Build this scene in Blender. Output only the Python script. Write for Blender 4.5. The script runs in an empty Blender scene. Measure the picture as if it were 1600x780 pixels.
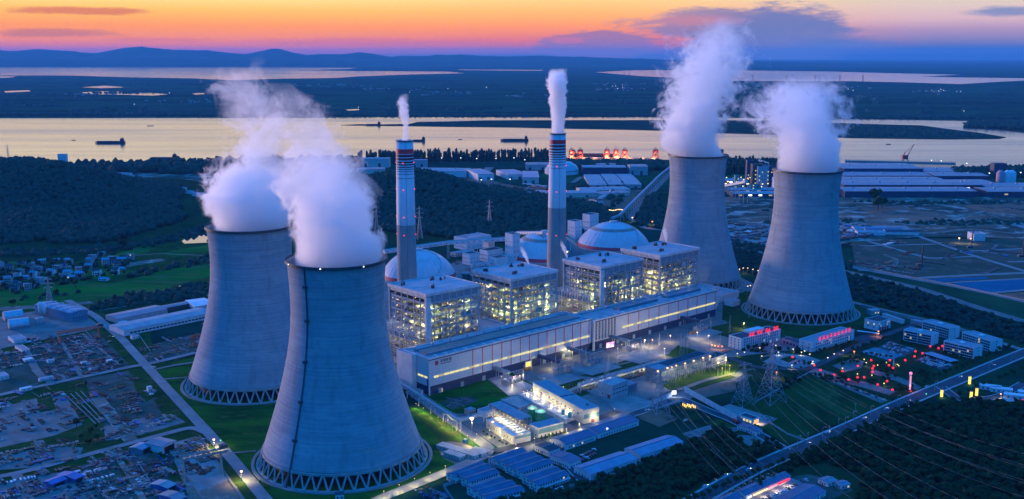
import bpy, math, random
import numpy as np
from mathutils import Vector, Matrix
random.seed(7); rng = np.random.default_rng(7)
R = math.radians
sc = bpy.context.scene
col = sc.collection

# ------------------------------------------------------------------ camera
F = 1600.0; TH = math.atan(305 / F); CH = 330.0
cd = bpy.data.cameras.new('camera'); cam = bpy.data.objects.new('camera', cd); col.objects.link(cam)
cam.location = (0, 0, CH); cam.rotation_euler = (R(90) - TH, 0, 0)
cd.sensor_width = 36; cd.lens = 36 * F / 1600; cd.clip_start = 1; cd.clip_end = 120000
sc.camera = cam

def G(px, py, z=0.0):
    """photo pixel (1600 wide) -> point of the world at height z"""
    x = (px - 800) / F; y = (390 - py) / F
    dy = math.cos(TH) + y * math.sin(TH); dz = -math.sin(TH) + y * math.cos(TH)
    t = (z - CH) / dz
    return (x * t, dy * t)
def pix(x, y, z):
    dz = z - CH
    f = y * math.cos(TH) - dz * math.sin(TH); u = y * math.sin(TH) + dz * math.cos(TH)
    return 800 + F * x / f, 390 - F * u / f
def depth(x, y, z):
    return y * math.cos(TH) - (z - CH) * math.sin(TH)
def topz(x, y, py):
    lo, hi = -50.0, 4000.0
    for _ in range(50):
        m = (lo + hi) / 2
        if pix(x, y, m)[1] > py: lo = m
        else: hi = m
    return lo
def azel(px, py):
    x = (px - 800) / F; y = (390 - py) / F
    v = Vector((x, math.cos(TH) + y * math.sin(TH), -math.sin(TH) + y * math.cos(TH))).normalized()
    return math.degrees(math.atan2(v.x, v.y)), math.degrees(math.asin(v.z))

# ------------------------------------------------------------------ world
SUN_AZ = -57.0; SUN_EL = 2.0
W = bpy.data.worlds.new('World'); sc.world = W; W.use_nodes = True
nt = W.node_tree; nt.nodes.clear()
class NG:
    def __init__(s, nt): s.nt = nt
    def n(s, t, **k):
        o = s.nt.nodes.new(t)
        for a, b in k.items(): setattr(o, a, b)
        return o
    def l(s, a, b): s.nt.links.new(a, b)
    def inp(s, sock, v):
        if isinstance(v, bpy.types.NodeSocket): s.l(v, sock)
        else: sock.default_value = v
    def m(s, op, a, b=None, c=None, clamp=False):
        o = s.n('ShaderNodeMath', operation=op, use_clamp=clamp)
        s.inp(o.inputs[0], a)
        if b is not None: s.inp(o.inputs[1], b)
        if c is not None: s.inp(o.inputs[2], c)
        return o.outputs[0]
    def ss(s, v, a, b, x=0.0, y=1.0):
        o = s.n('ShaderNodeMapRange', interpolation_type='SMOOTHSTEP')
        s.inp(o.inputs[0], v); s.inp(o.inputs[1], a); s.inp(o.inputs[2], b); s.inp(o.inputs[3], x); s.inp(o.inputs[4], y)
        return o.outputs[0]
    def lin(s, v, a, b, x=0.0, y=1.0):
        o = s.n('ShaderNodeMapRange')
        s.inp(o.inputs[0], v); s.inp(o.inputs[1], a); s.inp(o.inputs[2], b); s.inp(o.inputs[3], x); s.inp(o.inputs[4], y)
        return o.outputs[0]
    def ramp(s, v, stops, interp='LINEAR'):
        o = s.n('ShaderNodeValToRGB'); s.inp(o.inputs[0], v)
        cr = o.color_ramp; cr.interpolation = interp
        while len(cr.elements) > len(stops): cr.elements.remove(cr.elements[-1])
        while len(cr.elements) < len(stops): cr.elements.new(0.5)
        for e, (p, c) in zip(cr.elements, stops):
            e.position = p; e.color = (*c[:3], 1)
        return o.outputs[0]
    def mix(s, f, a, b, blend='MIX'):
        o = s.n('ShaderNodeMix', data_type='RGBA', blend_type=blend)
        s.inp(o.inputs[0], f)
        for i, v in ((6, a), (7, b)):
            if isinstance(v, bpy.types.NodeSocket): s.l(v, o.inputs[i])
            else: o.inputs[i].default_value = (*v[:3], 1)
        return o.outputs[2]
    def noise(s, vec, scale, detail=4, rough=0.55, w=None):
        o = s.n('ShaderNodeTexNoise'); s.l(vec, o.inputs['Vector'])
        o.inputs['Scale'].default_value = scale; o.inputs['Detail'].default_value = detail; o.inputs['Roughness'].default_value = rough
        return o
    def scale(s, vec, sx, sy, sz):
        o = s.n('ShaderNodeVectorMath', operation='MULTIPLY'); s.l(vec, o.inputs[0]); o.inputs[1].default_value = (sx, sy, sz)
        return o.outputs[0]
def lin3(r, g, b, k=1.0):
    f = lambda c: ((c / 255 + 0.055) / 1.055) ** 2.4 if c > 10 else c / 255 / 12.92
    return (f(r) * k, f(g) * k, f(b) * k)
g = NG(nt)
tc = g.n('ShaderNodeTexCoord'); dirv = tc.outputs['Generated']
sep = g.n('ShaderNodeSeparateXYZ'); g.l(dirv, sep.inputs[0]); X, Y, Z = sep.outputs
el = g.m('MULTIPLY', g.m('ARCSINE', Z), 57.2958)
az = g.m('MULTIPLY', g.m('ARCTAN2', X, Y), 57.2958)
def P(deg): return math.sqrt(max(0, min(1, deg / 90.0)))       # ramp position: finer near the horizon
elp = g.m('SQRT', g.m('MULTIPLY', g.m('MAXIMUM', el, 0.0), 1 / 90.0))
HI = [(P(30), (.02, .36, 1.45)), (P(55), (.01, .38, 1.58)), (P(90), (.01, .38, 1.58))]
rA = g.ramp(elp, [(0, lin3(170, 105, 110)), (P(.25), lin3(255, 112, 70)), (P(.75), lin3(255, 135, 38, 1.15)), (P(1.5), lin3(255, 150, 28, 1.15)),
                  (P(2.3), lin3(255, 190, 70, 1.1)), (P(3.1), lin3(255, 230, 140, 1.05)), (P(6), lin3(255, 228, 170, 1.45)), (P(11), lin3(255, 235, 205, 1.2)), (P(19), lin3(150, 165, 215))] + HI)
rM = g.ramp(elp, [(0, lin3(105, 110, 155)), (P(.25), lin3(205, 112, 120)), (P(.75), lin3(255, 118, 62)), (P(1.5), lin3(255, 148, 52, 1.15)),
                  (P(2.3), lin3(255, 180, 80, 1.15)), (P(3.1), lin3(255, 210, 125, 1.1)), (P(6), lin3(255, 220, 185, 1.3)), (P(11), lin3(240, 222, 215, 1.1)), (P(19), lin3(130, 155, 215))] + HI)
rB = g.ramp(elp, [(0, lin3(40, 78, 150)), (P(.3), lin3(75, 98, 150)), (P(.75), lin3(150, 132, 165)), (P(1.25), lin3(185, 150, 175)),
                  (P(1.8), lin3(225, 185, 185)), (P(2.6), lin3(228, 205, 185)), (P(3.4), lin3(215, 212, 195)), (P(9), lin3(190, 200, 220)), (P(17), lin3(140, 165, 215))] + HI)
rC = g.ramp(elp, [(0, (.006, .09, .32)), (P(4), (.008, .13, .46)), (P(18), (.01, .22, .78))] + HI)
sky = g.mix(g.ss(az, -14, 3), rA, rM)
sky = g.mix(g.ss(az, 4, 23), sky, rB)
# away from the sunset the low sky is plain dusk blue
aa = g.m('ABSOLUTE', g.m('SUBTRACT', az, -6.0))
aa = g.m('MINIMUM', aa, g.m('SUBTRACT', 360.0, aa))
sky = g.mix(g.ss(aa, 34, 60), sky, rC)
# clouds: noise-broken banks at fixed bearings and elevations
cmb = g.n('ShaderNodeCombineXYZ'); g.l(az, cmb.inputs[0]); g.l(el, cmb.inputs[1])
nv = g.scale(cmb.outputs[0], 0.35, 1.6, 1)
n1 = g.noise(nv, 1.3, 7, 0.62); n2 = g.noise(nv, 5.0, 4, 0.6)
nd = g.m('ADD', g.m('MULTIPLY', g.m('SUBTRACT', n1.outputs[0], 0.5), 1.5), g.m('MULTIPLY', g.m('SUBTRACT', n2.outputs[0], 0.5), 0.5))
def blob(px, py, wx, wy, amp=1.0, soft=0.5, sharp_top=False):
    a0, e0 = azel(px, py); sx = wx / F * 57.3; sy = wy / F * 57.3
    u = g.m('MULTIPLY', g.m('SUBTRACT', az, a0), 1 / sx); v = g.m('MULTIPLY', g.m('SUBTRACT', el, e0), 1 / sy)
    d = g.m('SQRT', g.m('ADD', g.m('MULTIPLY', u, u), g.m('MULTIPLY', v, v)))
    d = g.m('ADD', d, g.m('MULTIPLY', nd, 0.75))
    return g.ss(d, 1.0, 1.0 - soft, 0, amp)
def cloud(sky, c, colr):
    return g.mix(c, sky, colr)
sky = cloud(sky, blob(935, 72, 110, 26, .85, .3), lin3(160, 118, 150))
sky = cloud(sky, blob(890, 63, 38, 7, .6, .6), lin3(235, 120, 120))
sky = cloud(sky, blob(1150, 38, 185, 32, .85, .45), lin3(140, 125, 165))
sky = cloud(sky, blob(1215, 60, 140, 56, .85, .5), lin3(108, 122, 172))
sky = cloud(sky, blob(1085, 32, 95, 12, .55, .8), lin3(222, 135, 130))
sky = cloud(sky, blob(1325, 68, 90, 12, .75, .7), lin3(105, 122, 175))
sky = cloud(sky, blob(1100, 86, 130, 16, .6, .7), lin3(105, 108, 160))
sky = cloud(sky, blob(1575, 18, 60, 10, .75, .6), lin3(92, 125, 178))
sky = cloud(sky, blob(130, 17, 130, 7, .8, .6), lin3(222, 112, 62))
sky = cloud(sky, blob(80, 52, 110, 8, .65, .7), lin3(190, 110, 95))
sky = cloud(sky, blob(250, 62, 110, 5, .35, .8), lin3(225, 105, 95))
sky = cloud(sky, blob(560, 66, 260, 10, .45, .8), lin3(222, 110, 125))
ns = g.n('ShaderNodeTexSky', sky_type='NISHITA', sun_disc=False)
ns.sun_elevation = R(SUN_EL); ns.sun_rotation = R(SUN_AZ)
sm = g.n('ShaderNodeVectorMath', operation='SCALE'); g.l(ns.outputs[0], sm.inputs[0]); sm.inputs['Scale'].default_value = 0.0012
sky = g.mix(1.0, sky, sm.outputs[0], 'ADD')
bg = g.n('ShaderNodeBackground'); g.l(sky, bg.inputs[0]); bg.inputs[1].default_value = 1.0
wo = g.n('ShaderNodeOutputWorld'); g.l(bg.outputs[0], wo.inputs[0])

sd = bpy.data.lights.new('sun', 'SUN'); so = bpy.data.objects.new('sun', sd); col.objects.link(so)
sd.energy = 5.0; sd.angle = R(14); sd.color = (1.0, 0.64, 0.58)
sv = Vector((math.sin(R(SUN_AZ)) * math.cos(R(SUN_EL)), math.cos(R(SUN_AZ)) * math.cos(R(SUN_EL)), math.sin(R(SUN_EL))))
so.rotation_euler = sv.to_track_quat('Z', 'Y').to_euler()

sc.view_settings.view_transform = 'Standard'; sc.view_settings.look = 'None'
sc.view_settings.exposure = 0.16; sc.view_settings.gamma = 1.0
sc.render.engine = 'CYCLES'
cy = sc.cycles
cy.use_denoising = True
try: cy.denoiser = 'OPENIMAGEDENOISE'
except Exception: pass
cy.max_bounces = 11; cy.diffuse_bounces = 2; cy.glossy_bounces = 2; cy.transmission_bounces = 3; cy.volume_bounces = 10
cy.caustics_reflective = False; cy.caustics_refractive = False
cy.sample_clamp_indirect = 4.0; cy.use_light_tree = True
cy.volume_step_rate = 1.0; cy.volume_max_steps = 128
cy.use_adaptive_sampling = True; cy.adaptive_threshold = 0.02

# ------------------------------------------------------------------ materials
MATS = {}
def mat(name, c, rough=0.7, c2=None, scale=0.2, amt=1.0, metal=0.0, detail=4, stretch=(1, 1, 1), bump=0.0, spec=0.5, coord='Object', lo=0.35, hi=0.65, c3=None, s3=3.0):
    if name in MATS: return MATS[name]
    m = bpy.data.materials.new(name); m.use_nodes = True; MATS[name] = m
    t = m.node_tree; gg = NG(t); b = t.nodes['Principled BSDF']
    b.inputs['Roughness'].default_value = rough; b.inputs['Metallic'].default_value = metal
    b.inputs['Specular IOR Level'].default_value = spec if rough < .8 else (.0 if rough > .92 else .15)
    tcn = gg.n('ShaderNodeTexCoord')
    vec = gg.scale(tcn.outputs[coord], *stretch)
    if c2 is None: c2 = tuple(x * 0.72 for x in c)
    nn = gg.noise(vec, scale, detail, 0.6)
    f = gg.lin(nn.outputs[0], lo, hi)
    o = gg.mix(gg.m('MULTIPLY', f, amt, clamp=True), c, c2)
    if c3 is not None:
        n3 = gg.noise(vec, scale * s3, 5, 0.65)
        o = gg.mix(gg.ss(n3.outputs[0], 0.5, 0.64), o, c3)
    gg.l(o, b.inputs['Base Color'])
    if bump:
        bn = gg.n('ShaderNodeBump'); bn.inputs['Strength'].default_value = bump; bn.inputs['Distance'].default_value = 0.5
        gg.l(nn.outputs[0], bn.inputs['Height']); gg.l(bn.outputs[0], b.inputs['Normal'])
    return m
def emis(name, c, s, base=(0.08, 0.08, 0.08)):
    if name in MATS: return MATS[name]
    m = bpy.data.materials.new(name); m.use_nodes = True; MATS[name] = m
    b = m.node_tree.nodes['Principled BSDF']
    b.inputs['Base Color'].default_value = (*base, 1); b.inputs['Emission Color'].default_value = (*c, 1); b.inputs['Emission Strength'].default_value = s
    try: m.cycles.emission_sampling = 'NONE'
    except Exception: pass
    return m

M = dict(
 white=mat('white_render', (.70, .69, .67), .75, (.56, .56, .56), .12),
 cream=mat('cream_render', (.62, .58, .50), .8, (.48, .45, .4), .15),
 pink=mat('pink_render', (.62, .34, .36), .8),
 conc=mat('concrete', (.38, .37, .35), .9, (.27, .265, .25), .15),
 concd=mat('dark_concrete', (.2, .2, .2), .9),
 slab=mat('concrete_paving', (.20, .195, .18), .85, (.12, .12, .11), .06, detail=6),
 steel=mat('painted_steel', (.40, .48, .50), .5, metal=.2),
 steelw=mat('white_steel', (.66, .68, .68), .5, metal=.1),
 dsteel=mat('dark_steel', (.09, .10, .11), .5, metal=.4),
 galv=mat('galvanised_steel', (.42, .45, .48), .45, metal=.5),
 alum=mat('duct_cladding', (.55, .56, .55), .35, metal=.6),
 red=mat('red_paint', (.72, .03, .05), .6),
 dred=mat('dark_red_paint', (.13, .012, .03), .6),
 navy=mat('navy_cladding', (.025, .05, .11), .6, (.018, .035, .08), .3),
 blue=mat('blue_sheet_roof', (.025, .115, .20), .5, (.018, .085, .15), .12, metal=.1),
 blue2=mat('pale_blue_sheet_roof', (.10, .25, .34), .5, (.07, .19, .27), .12),
 bgrey=mat('blue_grey_sheet_roof', (.15, .22, .26), .5, (.10, .16, .20), .05),
 dgrey=mat('dark_flat_roof', (.055, .06, .07), .9, (.085, .09, .10), .2),
 lgrey=mat('light_flat_roof', (.36, .37, .37), .8, (.27, .28, .29), .1, detail=6),
 mauve=mat('pale_bitumen_roof', (.33, .31, .33), .85, (.25, .24, .26), .15, detail=6),
 green=mat('green_tank_paint', (.02, .30, .13), .35, (.015, .24, .1), .3),
 dgreen=mat('dark_green_paint', (.025, .12, .11), .5),
 teal=mat('teal_paint', (.05, .30, .30), .5),
 craneg=mat('crane_green', (.08, .28, .28), .5), craner=mat('crane_red', (.42, .08, .05), .5),
 orange=mat('orange_paint', (.55, .2, .04), .5),
 glass=mat('dark_window_glass', (.02, .035, .06), .12, spec=.8),
 asphalt=mat('asphalt', (.075, .08, .088), .85, (.05, .052, .058), .08, detail=6),
 road=mat('concrete_road', (.25, .245, .235), .85, (.18, .175, .165), .05, detail=6),
 kerb=mat('kerbstone', (.42, .41, .39), .9),
 dirt=mat('bare_dirt', (.25, .19, .14), .95, (.15, .125, .10), .03, detail=7, c3=(.36, .31, .26), s3=2.2),
 yard=mat('yard_dirt', (.13, .12, .10), .95, (.06, .07, .05), .04, detail=7, c3=(.055, .08, .04), s3=1.6),
 reddirt=mat('red_earth', (.36, .14, .085), .95, (.20, .13, .10), .012, detail=8, c3=(.05, .07, .05), s3=1.7),
 mott=mat('mottled_wasteland', (.30, .15, .10), .95, (.055, .065, .05), .008, detail=10, c3=(.42, .34, .28), s3=3.6, lo=.40, hi=.56, stretch=(.7, .7, 1)),
 lawn=mat('mown_lawn', (.026, .12, .014), .95, (.010, .055, .012), .035, detail=9, stretch=(.5, 1.3, 1), lo=.42, hi=.58, c3=(.055, .10, .02), s3=4),
 grassy=mat('rough_grass', (.038, .085, .018), .95, (.02, .048, .014), .03, detail=8, c3=(.07, .075, .03), s3=3),
 scrub=mat('dark_scrub', (.018, .038, .016), .95, (.03, .06, .022), .02, detail=8),
 field=mat('paddy_green', (.030, .17, .022), .95, (.018, .10, .02), .012, detail=6, stretch=(.35, 1.5, 1), c3=(.10, .13, .04), s3=2.5),
 pad=mat('pale_slab', (.27, .265, .25), .85, (.19, .185, .175), .08, detail=6),
 rubble=mat('pale_rubble', (.33, .31, .29), .95, (.2, .19, .18), .05, detail=7),
 bark=mat('bark', (.06, .045, .03), .95),
 car_w=mat('white_car_paint', (.75, .75, .75), .25, spec=.6), car_d=mat('dark_car_paint', (.03, .03, .035), .25, spec=.6),
 car_s=mat('silver_car_paint', (.4, .42, .45), .25, metal=.5), car_r=mat('red_car_paint', (.45, .02, .02), .25),
 tyre=mat('rubber', (.02, .02, .02), .9),
 ship=mat('ship_hull', (.025, .03, .045), .6, (.05, .035, .035), .1),
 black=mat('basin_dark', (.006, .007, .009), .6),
 brown=mat('brown_glazing', (.30, .22, .17), .5),
 domec=mat('dome_cladding', (.52, .53, .53), .5, (.42, .43, .45), .12, stretch=(1, 1, .3), detail=6),
 louvre=mat('dark_louvre', (.05, .055, .065), .6),
 tarp=mat('blue_tarpaulin', (.01, .12, .36), .5),
)
E_warm = emis('warm_lamp', (1.0, .66, .28), 2.6)
E_lamp = emis('sodium_lamp', (1.0, .60, .26), 3.2)
E_cool = emis('cool_lamp', (.85, .92, 1.0), 2.2)
E_win = emis('lit_window', (1.0, .88, .34), .80)
E_wind = emis('dim_lit_window', (1.0, .82, .40), .42)
E_red = emis('red_lamp', (1.0, .03, .06), 2.6)
E_redsign = emis('red_sign_light', (1.0, .006, .012), 1.15)
E_pink = emis('pink_neon', (1.0, .25, .32), 1.6)
E_yel = emis('yellow_light_box', (1.0, .72, .10), 1.5)
E_green = emis('green_lamp', (.1, 1.0, .35), 1.6)
E_orange = emis('orange_lamp', (1.0, .28, .06), 2.6)
E_screen = emis('white_screen', (.9, .95, 1.0), 1.5)

def shell_mat():
    m = bpy.data.materials.new('tower_concrete'); m.use_nodes = True; t = m.node_tree; gg = NG(t); b = t.nodes['Principled BSDF']
    b.inputs['Roughness'].default_value = .9; b.inputs['Specular IOR Level'].default_value = .1
    tcn = gg.n('ShaderNodeTexCoord'); s = gg.n('ShaderNodeSeparateXYZ'); gg.l(tcn.outputs['Object'], s.inputs[0])
    a = gg.m('ARCTAN2', s.outputs[1], s.outputs[0]); z = s.outputs[2]
    c = gg.n('ShaderNodeCombineXYZ'); gg.l(gg.m('MULTIPLY', a, 0.5), c.inputs[0]); gg.l(z, c.inputs[1])
    nlift = gg.noise(gg.scale(c.outputs[0], .5, .55, 1), 1.0, 5, .7)      # one tint per formwork lift
    nbig = gg.noise(gg.scale(c.outputs[0], 1.4, .012, 1), 1.0, 5, .6)       # streaks that run down
    nfin = gg.noise(tcn.outputs['Object'], .25, 6, .65)
    lift = gg.m('FRACT', gg.m('MULTIPLY', z, 1 / 3.0))                      # joints every lift of the formwork
    joint = gg.m('MULTIPLY', gg.m('ABSOLUTE', gg.m('SUBTRACT', lift, .5)), 2.0)
    joint = gg.ss(joint, .70, 1.0)
    o = gg.mix(gg.lin(nlift.outputs[0], .32, .68), (.35, .385, .41), (.24, .27, .295))
    o = gg.mix(gg.m('MULTIPLY', gg.lin(nbig.outputs[0], .4, .7), .45), o, (.20, .22, .23))
    o = gg.mix(gg.m('MULTIPLY', gg.lin(nfin.outputs[0], .4, .7), .3), o, (.42, .43, .43))
    o = gg.mix(gg.m('MULTIPLY', gg.m('MULTIPLY', joint, nlift.outputs[0]), .42), o, (.17, .17, .17))
    nst = gg.noise(gg.scale(c.outputs[0], 9, .02, 1), 1.0, 6, .7)            # rain streaks from the rim down
    o = gg.mix(gg.m('MULTIPLY', gg.ss(nst.outputs[0], .48, .66), .42), o, (.19, .19, .185))
    npt = gg.noise(gg.scale(c.outputs[0], 2.2, .06, 1), 1.0, 3, .5)
    o = gg.mix(gg.m('MULTIPLY', gg.ss(npt.outputs[0], .55, .60), .30), o, (.43, .44, .44))
    gg.l(o, b.inputs['Base Color'])
    bn = gg.n('ShaderNodeBump'); bn.inputs['Strength'].default_value = .25; bn.inputs['Distance'].default_value = .6
    gg.l(gg.m('ADD', gg.m('MULTIPLY', joint, -1.0), nlift.outputs[0]), bn.inputs['Height']); gg.l(bn.outputs[0], b.inputs['Normal'])
    return m
M['shell'] = shell_mat()
def water_mat(name, c, rough, bs=0.3, sc_=0.02, strength=.25):
    m = bpy.data.materials.new(name); m.use_nodes = True; t = m.node_tree; gg = NG(t); b = t.nodes['Principled BSDF']
    b.inputs['Base Color'].default_value = (*c, 1); b.inputs['Roughness'].default_value = rough; b.inputs['IOR'].default_value = 1.33
    b.inputs['Specular IOR Level'].default_value = 1.0
    tcn = gg.n('ShaderNodeTexCoord')
    n1 = gg.noise(gg.scale(tcn.outputs['Object'], .35, 1.0, 1), sc_, 7, .62)
    n2 = gg.noise(gg.scale(tcn.outputs['Object'], .12, 1.0, 1), .003, 4, .6)
    gg.l(gg.lin(n2.outputs[0], .35, .65, rough * .7, rough * 1.5), b.inputs['Roughness'])
    bn = gg.n('ShaderNodeBump'); bn.inputs['Strength'].default_value = strength; bn.inputs['Distance'].default_value = bs
    gg.l(n1.outputs[0], bn.inputs['Height']); gg.l(bn.outputs[0], b.inputs['Normal'])
    return m
M['river'] = water_mat('river_water', (.10, .09, .08), .16, 1.2, .03, .30)
M['lake'] = water_mat('lake_water', (.10, .09, .08), .10, 1.0, .01, .15)
M['pond'] = water_mat('pond_water', (.05, .06, .06), .03, .1, .2, .05)
M['pool'] = mat('settling_pond_water', (.02, .14, .22), .93, (.015, .11, .18), .02)
def leaf_mat(name, c1, c2, coord='Object'):
    m = bpy.data.materials.new(name); m.use_nodes = True; t = m.node_tree; gg = NG(t); b = t.nodes['Principled BSDF']
    b.inputs['Roughness'].default_value = .8; b.inputs['Specular IOR Level'].default_value = .05
    at = gg.n('ShaderNodeAttribute', attribute_name='tint'); tcn = gg.n('ShaderNodeTexCoord')
    nn = gg.noise(tcn.outputs[coord], .35, 5, .7)
    f = gg.m('ADD', gg.m('MULTIPLY', at.outputs['Fac'], .6), gg.m('MULTIPLY', gg.lin(nn.outputs[0], .3, .7), .5))
    gg.l(gg.mix(f, c1, c2), b.inputs['Base Color'])
    return m
M['leaf'] = leaf_mat('tree_leaves', (.010, .028, .009), (.034, .075, .020))
M['leafd'] = leaf_mat('dark_wood_leaves', (.006, .018, .007), (.024, .055, .016))
M['leafb'] = leaf_mat('hill_wood_leaves', (.005, .032, .024), (.016, .066, .044))

# ------------------------------------------------------------------ mesh builder
class MB:
    def __init__(s): s.v = []; s.f = []; s.mi = []; s.cur = 0
    def add(s, vs, fs):
        o = len(s.v); s.v.extend([tuple(p) for p in vs]); s.f.extend([tuple(i + o for i in f) for f in fs]); s.mi.extend([s.cur] * len(fs)); return s
    def box(s, x0, y0, z0, x1, y1, z1):
        return s.add([(x0, y0, z0), (x1, y0, z0), (x1, y1, z0), (x0, y1, z0), (x0, y0, z1), (x1, y0, z1), (x1, y1, z1), (x0, y1, z1)],
                     [(3, 2, 1, 0), (4, 5, 6, 7), (0, 1, 5, 4), (1, 2, 6, 5), (2, 3, 7, 6), (3, 0, 4, 7)])
    def rbox(s, cx, cy, z0, lx, ly, h, ang=0.0, tilt=0.0):
        c, n = math.cos(ang), math.sin(ang); vs = []
        for dz in (0, h):
            for dx, dy in ((-.5, -.5), (.5, -.5), (.5, .5), (-.5, .5)):
                x = dx * lx; y = dy * ly
                vs.append((cx + x * c - y * n, cy + x * n + y * c, z0 + dz + tilt * x))
        return s.add(vs, [(3, 2, 1, 0), (4, 5, 6, 7), (0, 1, 5, 4), (1, 2, 6, 5), (2, 3, 7, 6), (3, 0, 4, 7)])
    def bar(s, a, b, w, w2=None):
        a = Vector(a); b = Vector(b); d = b - a
        if d.length < 1e-6: return s
        d.normalize(); up = Vector((0, 0, 1)) if abs(d.z) < .95 else Vector((1, 0, 0))
        p = d.cross(up).normalized(); q = p.cross(d).normalized(); w2 = w if w2 is None else w2
        vs = [pt + p * (i * ww / 2) + q * (j * ww / 2) for pt, ww in ((a, w), (b, w2)) for i, j in ((-1, -1), (1, -1), (1, 1), (-1, 1))]
        return s.add(vs, [(3, 2, 1, 0), (4, 5, 6, 7), (0, 1, 5, 4), (1, 2, 6, 5), (2, 3, 7, 6), (3, 0, 4, 7)])
    def tube(s, a, b, r, r2=None, n=8):
        a = Vector(a); b = Vector(b); d = (b - a).normalized(); up = Vector((0, 0, 1)) if abs(d.z) < .95 else Vector((1, 0, 0))
        p = d.cross(up).normalized(); q = p.cross(d).normalized(); r2 = r if r2 is None else r2
        vs = [pt + (p * math.cos(t) + q * math.sin(t)) * rr for pt, rr in ((a, r), (b, r2)) for t in [2 * math.pi * k / n for k in range(n)]]
        fs = [(k, (k + 1) % n, n + (k + 1) % n, n + k) for k in range(n)] + [tuple(range(n))[::-1], tuple(range(n, 2 * n))]
        return s.add(vs, fs)
    def lathe(s, prof, n=48, cx=0, cy=0, close=False, a0=0.0, a1=2 * math.pi):
        full = abs(a1 - a0 - 2 * math.pi) < 1e-6; m = n if full else n + 1
        vs = [(cx + r * math.cos(a0 + (a1 - a0) * k / n), cy + r * math.sin(a0 + (a1 - a0) * k / n), z) for r, z in prof for k in range(m)]
        fs = []
        P_ = len(prof)
        for i in range(P_ if close else P_ - 1):
            j = (i + 1) % P_
            for k in range(n):
                k2 = (k + 1) % m if full else k + 1
                fs.append((i * m + k, i * m + k2, j * m + k2, j * m + k))
        return s.add(vs, fs)
    def prism(s, poly, z0, z1):
        n = len(poly)
        vs = [(x, y, z0) for x, y in poly] + [(x, y, z1) for x, y in poly]
        return s.add(vs, [tuple(range(n))[::-1], tuple(range(n, 2 * n))] + [(k, (k + 1) % n, n + (k + 1) % n, n + k) for k in range(n)])
    def ico(s, c, r, sub=1):
        v, f = ICO[sub]
        return s.add([(c[0] + p[0] * r, c[1] + p[1] * r, c[2] + p[2] * r) for p in v], f)
    def build(s, name, m, parent=None, loc=None, smooth=False):
        me = bpy.data.meshes.new(name); me.from_pydata(s.v, [], s.f)
        ms = m if isinstance(m, (list, tuple)) else [m]
        for x in ms: me.materials.append(x)
        if len(ms) > 1: me.polygons.foreach_set('material_index', s.mi)
        if smooth: me.polygons.foreach_set('use_smooth', [True] * len(me.polygons))
        me.update()
        o = bpy.data.objects.new(name, me); col.objects.link(o)
        if parent: o.parent = parent
        if loc: o.location = loc
        return o
def ico_geo(sub):
    import bmesh
    bm = bmesh.new(); bmesh.ops.create_icosphere(bm, subdivisions=sub, radius=1)
    v = [tuple(x.co) for x in bm.verts]; f = [tuple(x.index for x in y.verts) for y in bm.faces]; bm.free(); return v, f
ICO = {1: ico_geo(1), 2: ico_geo(2), 3: ico_geo(3)}

def tag(o, label=None, cat=None, group=None, kind=None):
    if label: o['label'] = label
    if cat: o['category'] = cat
    if group: o['group'] = group
    if kind: o['kind'] = kind
    return o
def thing(name, label, cat, loc=(0, 0, 0), rz=0.0, group=None):
    o = bpy.data.objects.new(name, None); col.objects.link(o); o.location = loc; o.rotation_euler = (0, 0, rz); o.empty_display_size = 1
    return tag(o, label, cat, group)
def cp(o, loc, parent=None, rz=None, scale=None):
    c = o.copy(); col.objects.link(c); c.location = loc
    if parent: c.parent = parent
    if rz is not None: c.rotation_euler = (0, 0, rz)
    if scale is not None: c.scale = (scale,) * 3
    return c
def copy_thing(o, loc, rz=None, label=None, group=None, scale=None):
    c = cp(o, loc, None, rz, scale)
    if label: c['label'] = label
    if group: c['group'] = group
    for ch in list(o.children):
        d = ch.copy(); col.objects.link(d); d.parent = c
        for gc in list(ch.children):
            e = gc.copy(); col.objects.link(e); e.parent = d
    return c
ZL = [0.02]
def sheet(name, pts, m, label=None, dz=0.006, z=None, px=True, kind='structure'):
    if z is None: ZL[0] += dz; z = ZL[0]
    P_ = [G(*p) for p in pts] if px else pts
    a = sum(P_[i][0] * P_[(i + 1) % len(P_)][1] - P_[(i + 1) % len(P_)][0] * P_[i][1] for i in range(len(P_)))
    if a < 0: P_ = P_[::-1]
    b = MB(); b.add([(x, y, z) for x, y in P_], [tuple(range(len(P_)))])
    o = b.build(name, m); tag(o, kind=kind)
    if label: o['label'] = label
    return o
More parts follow.
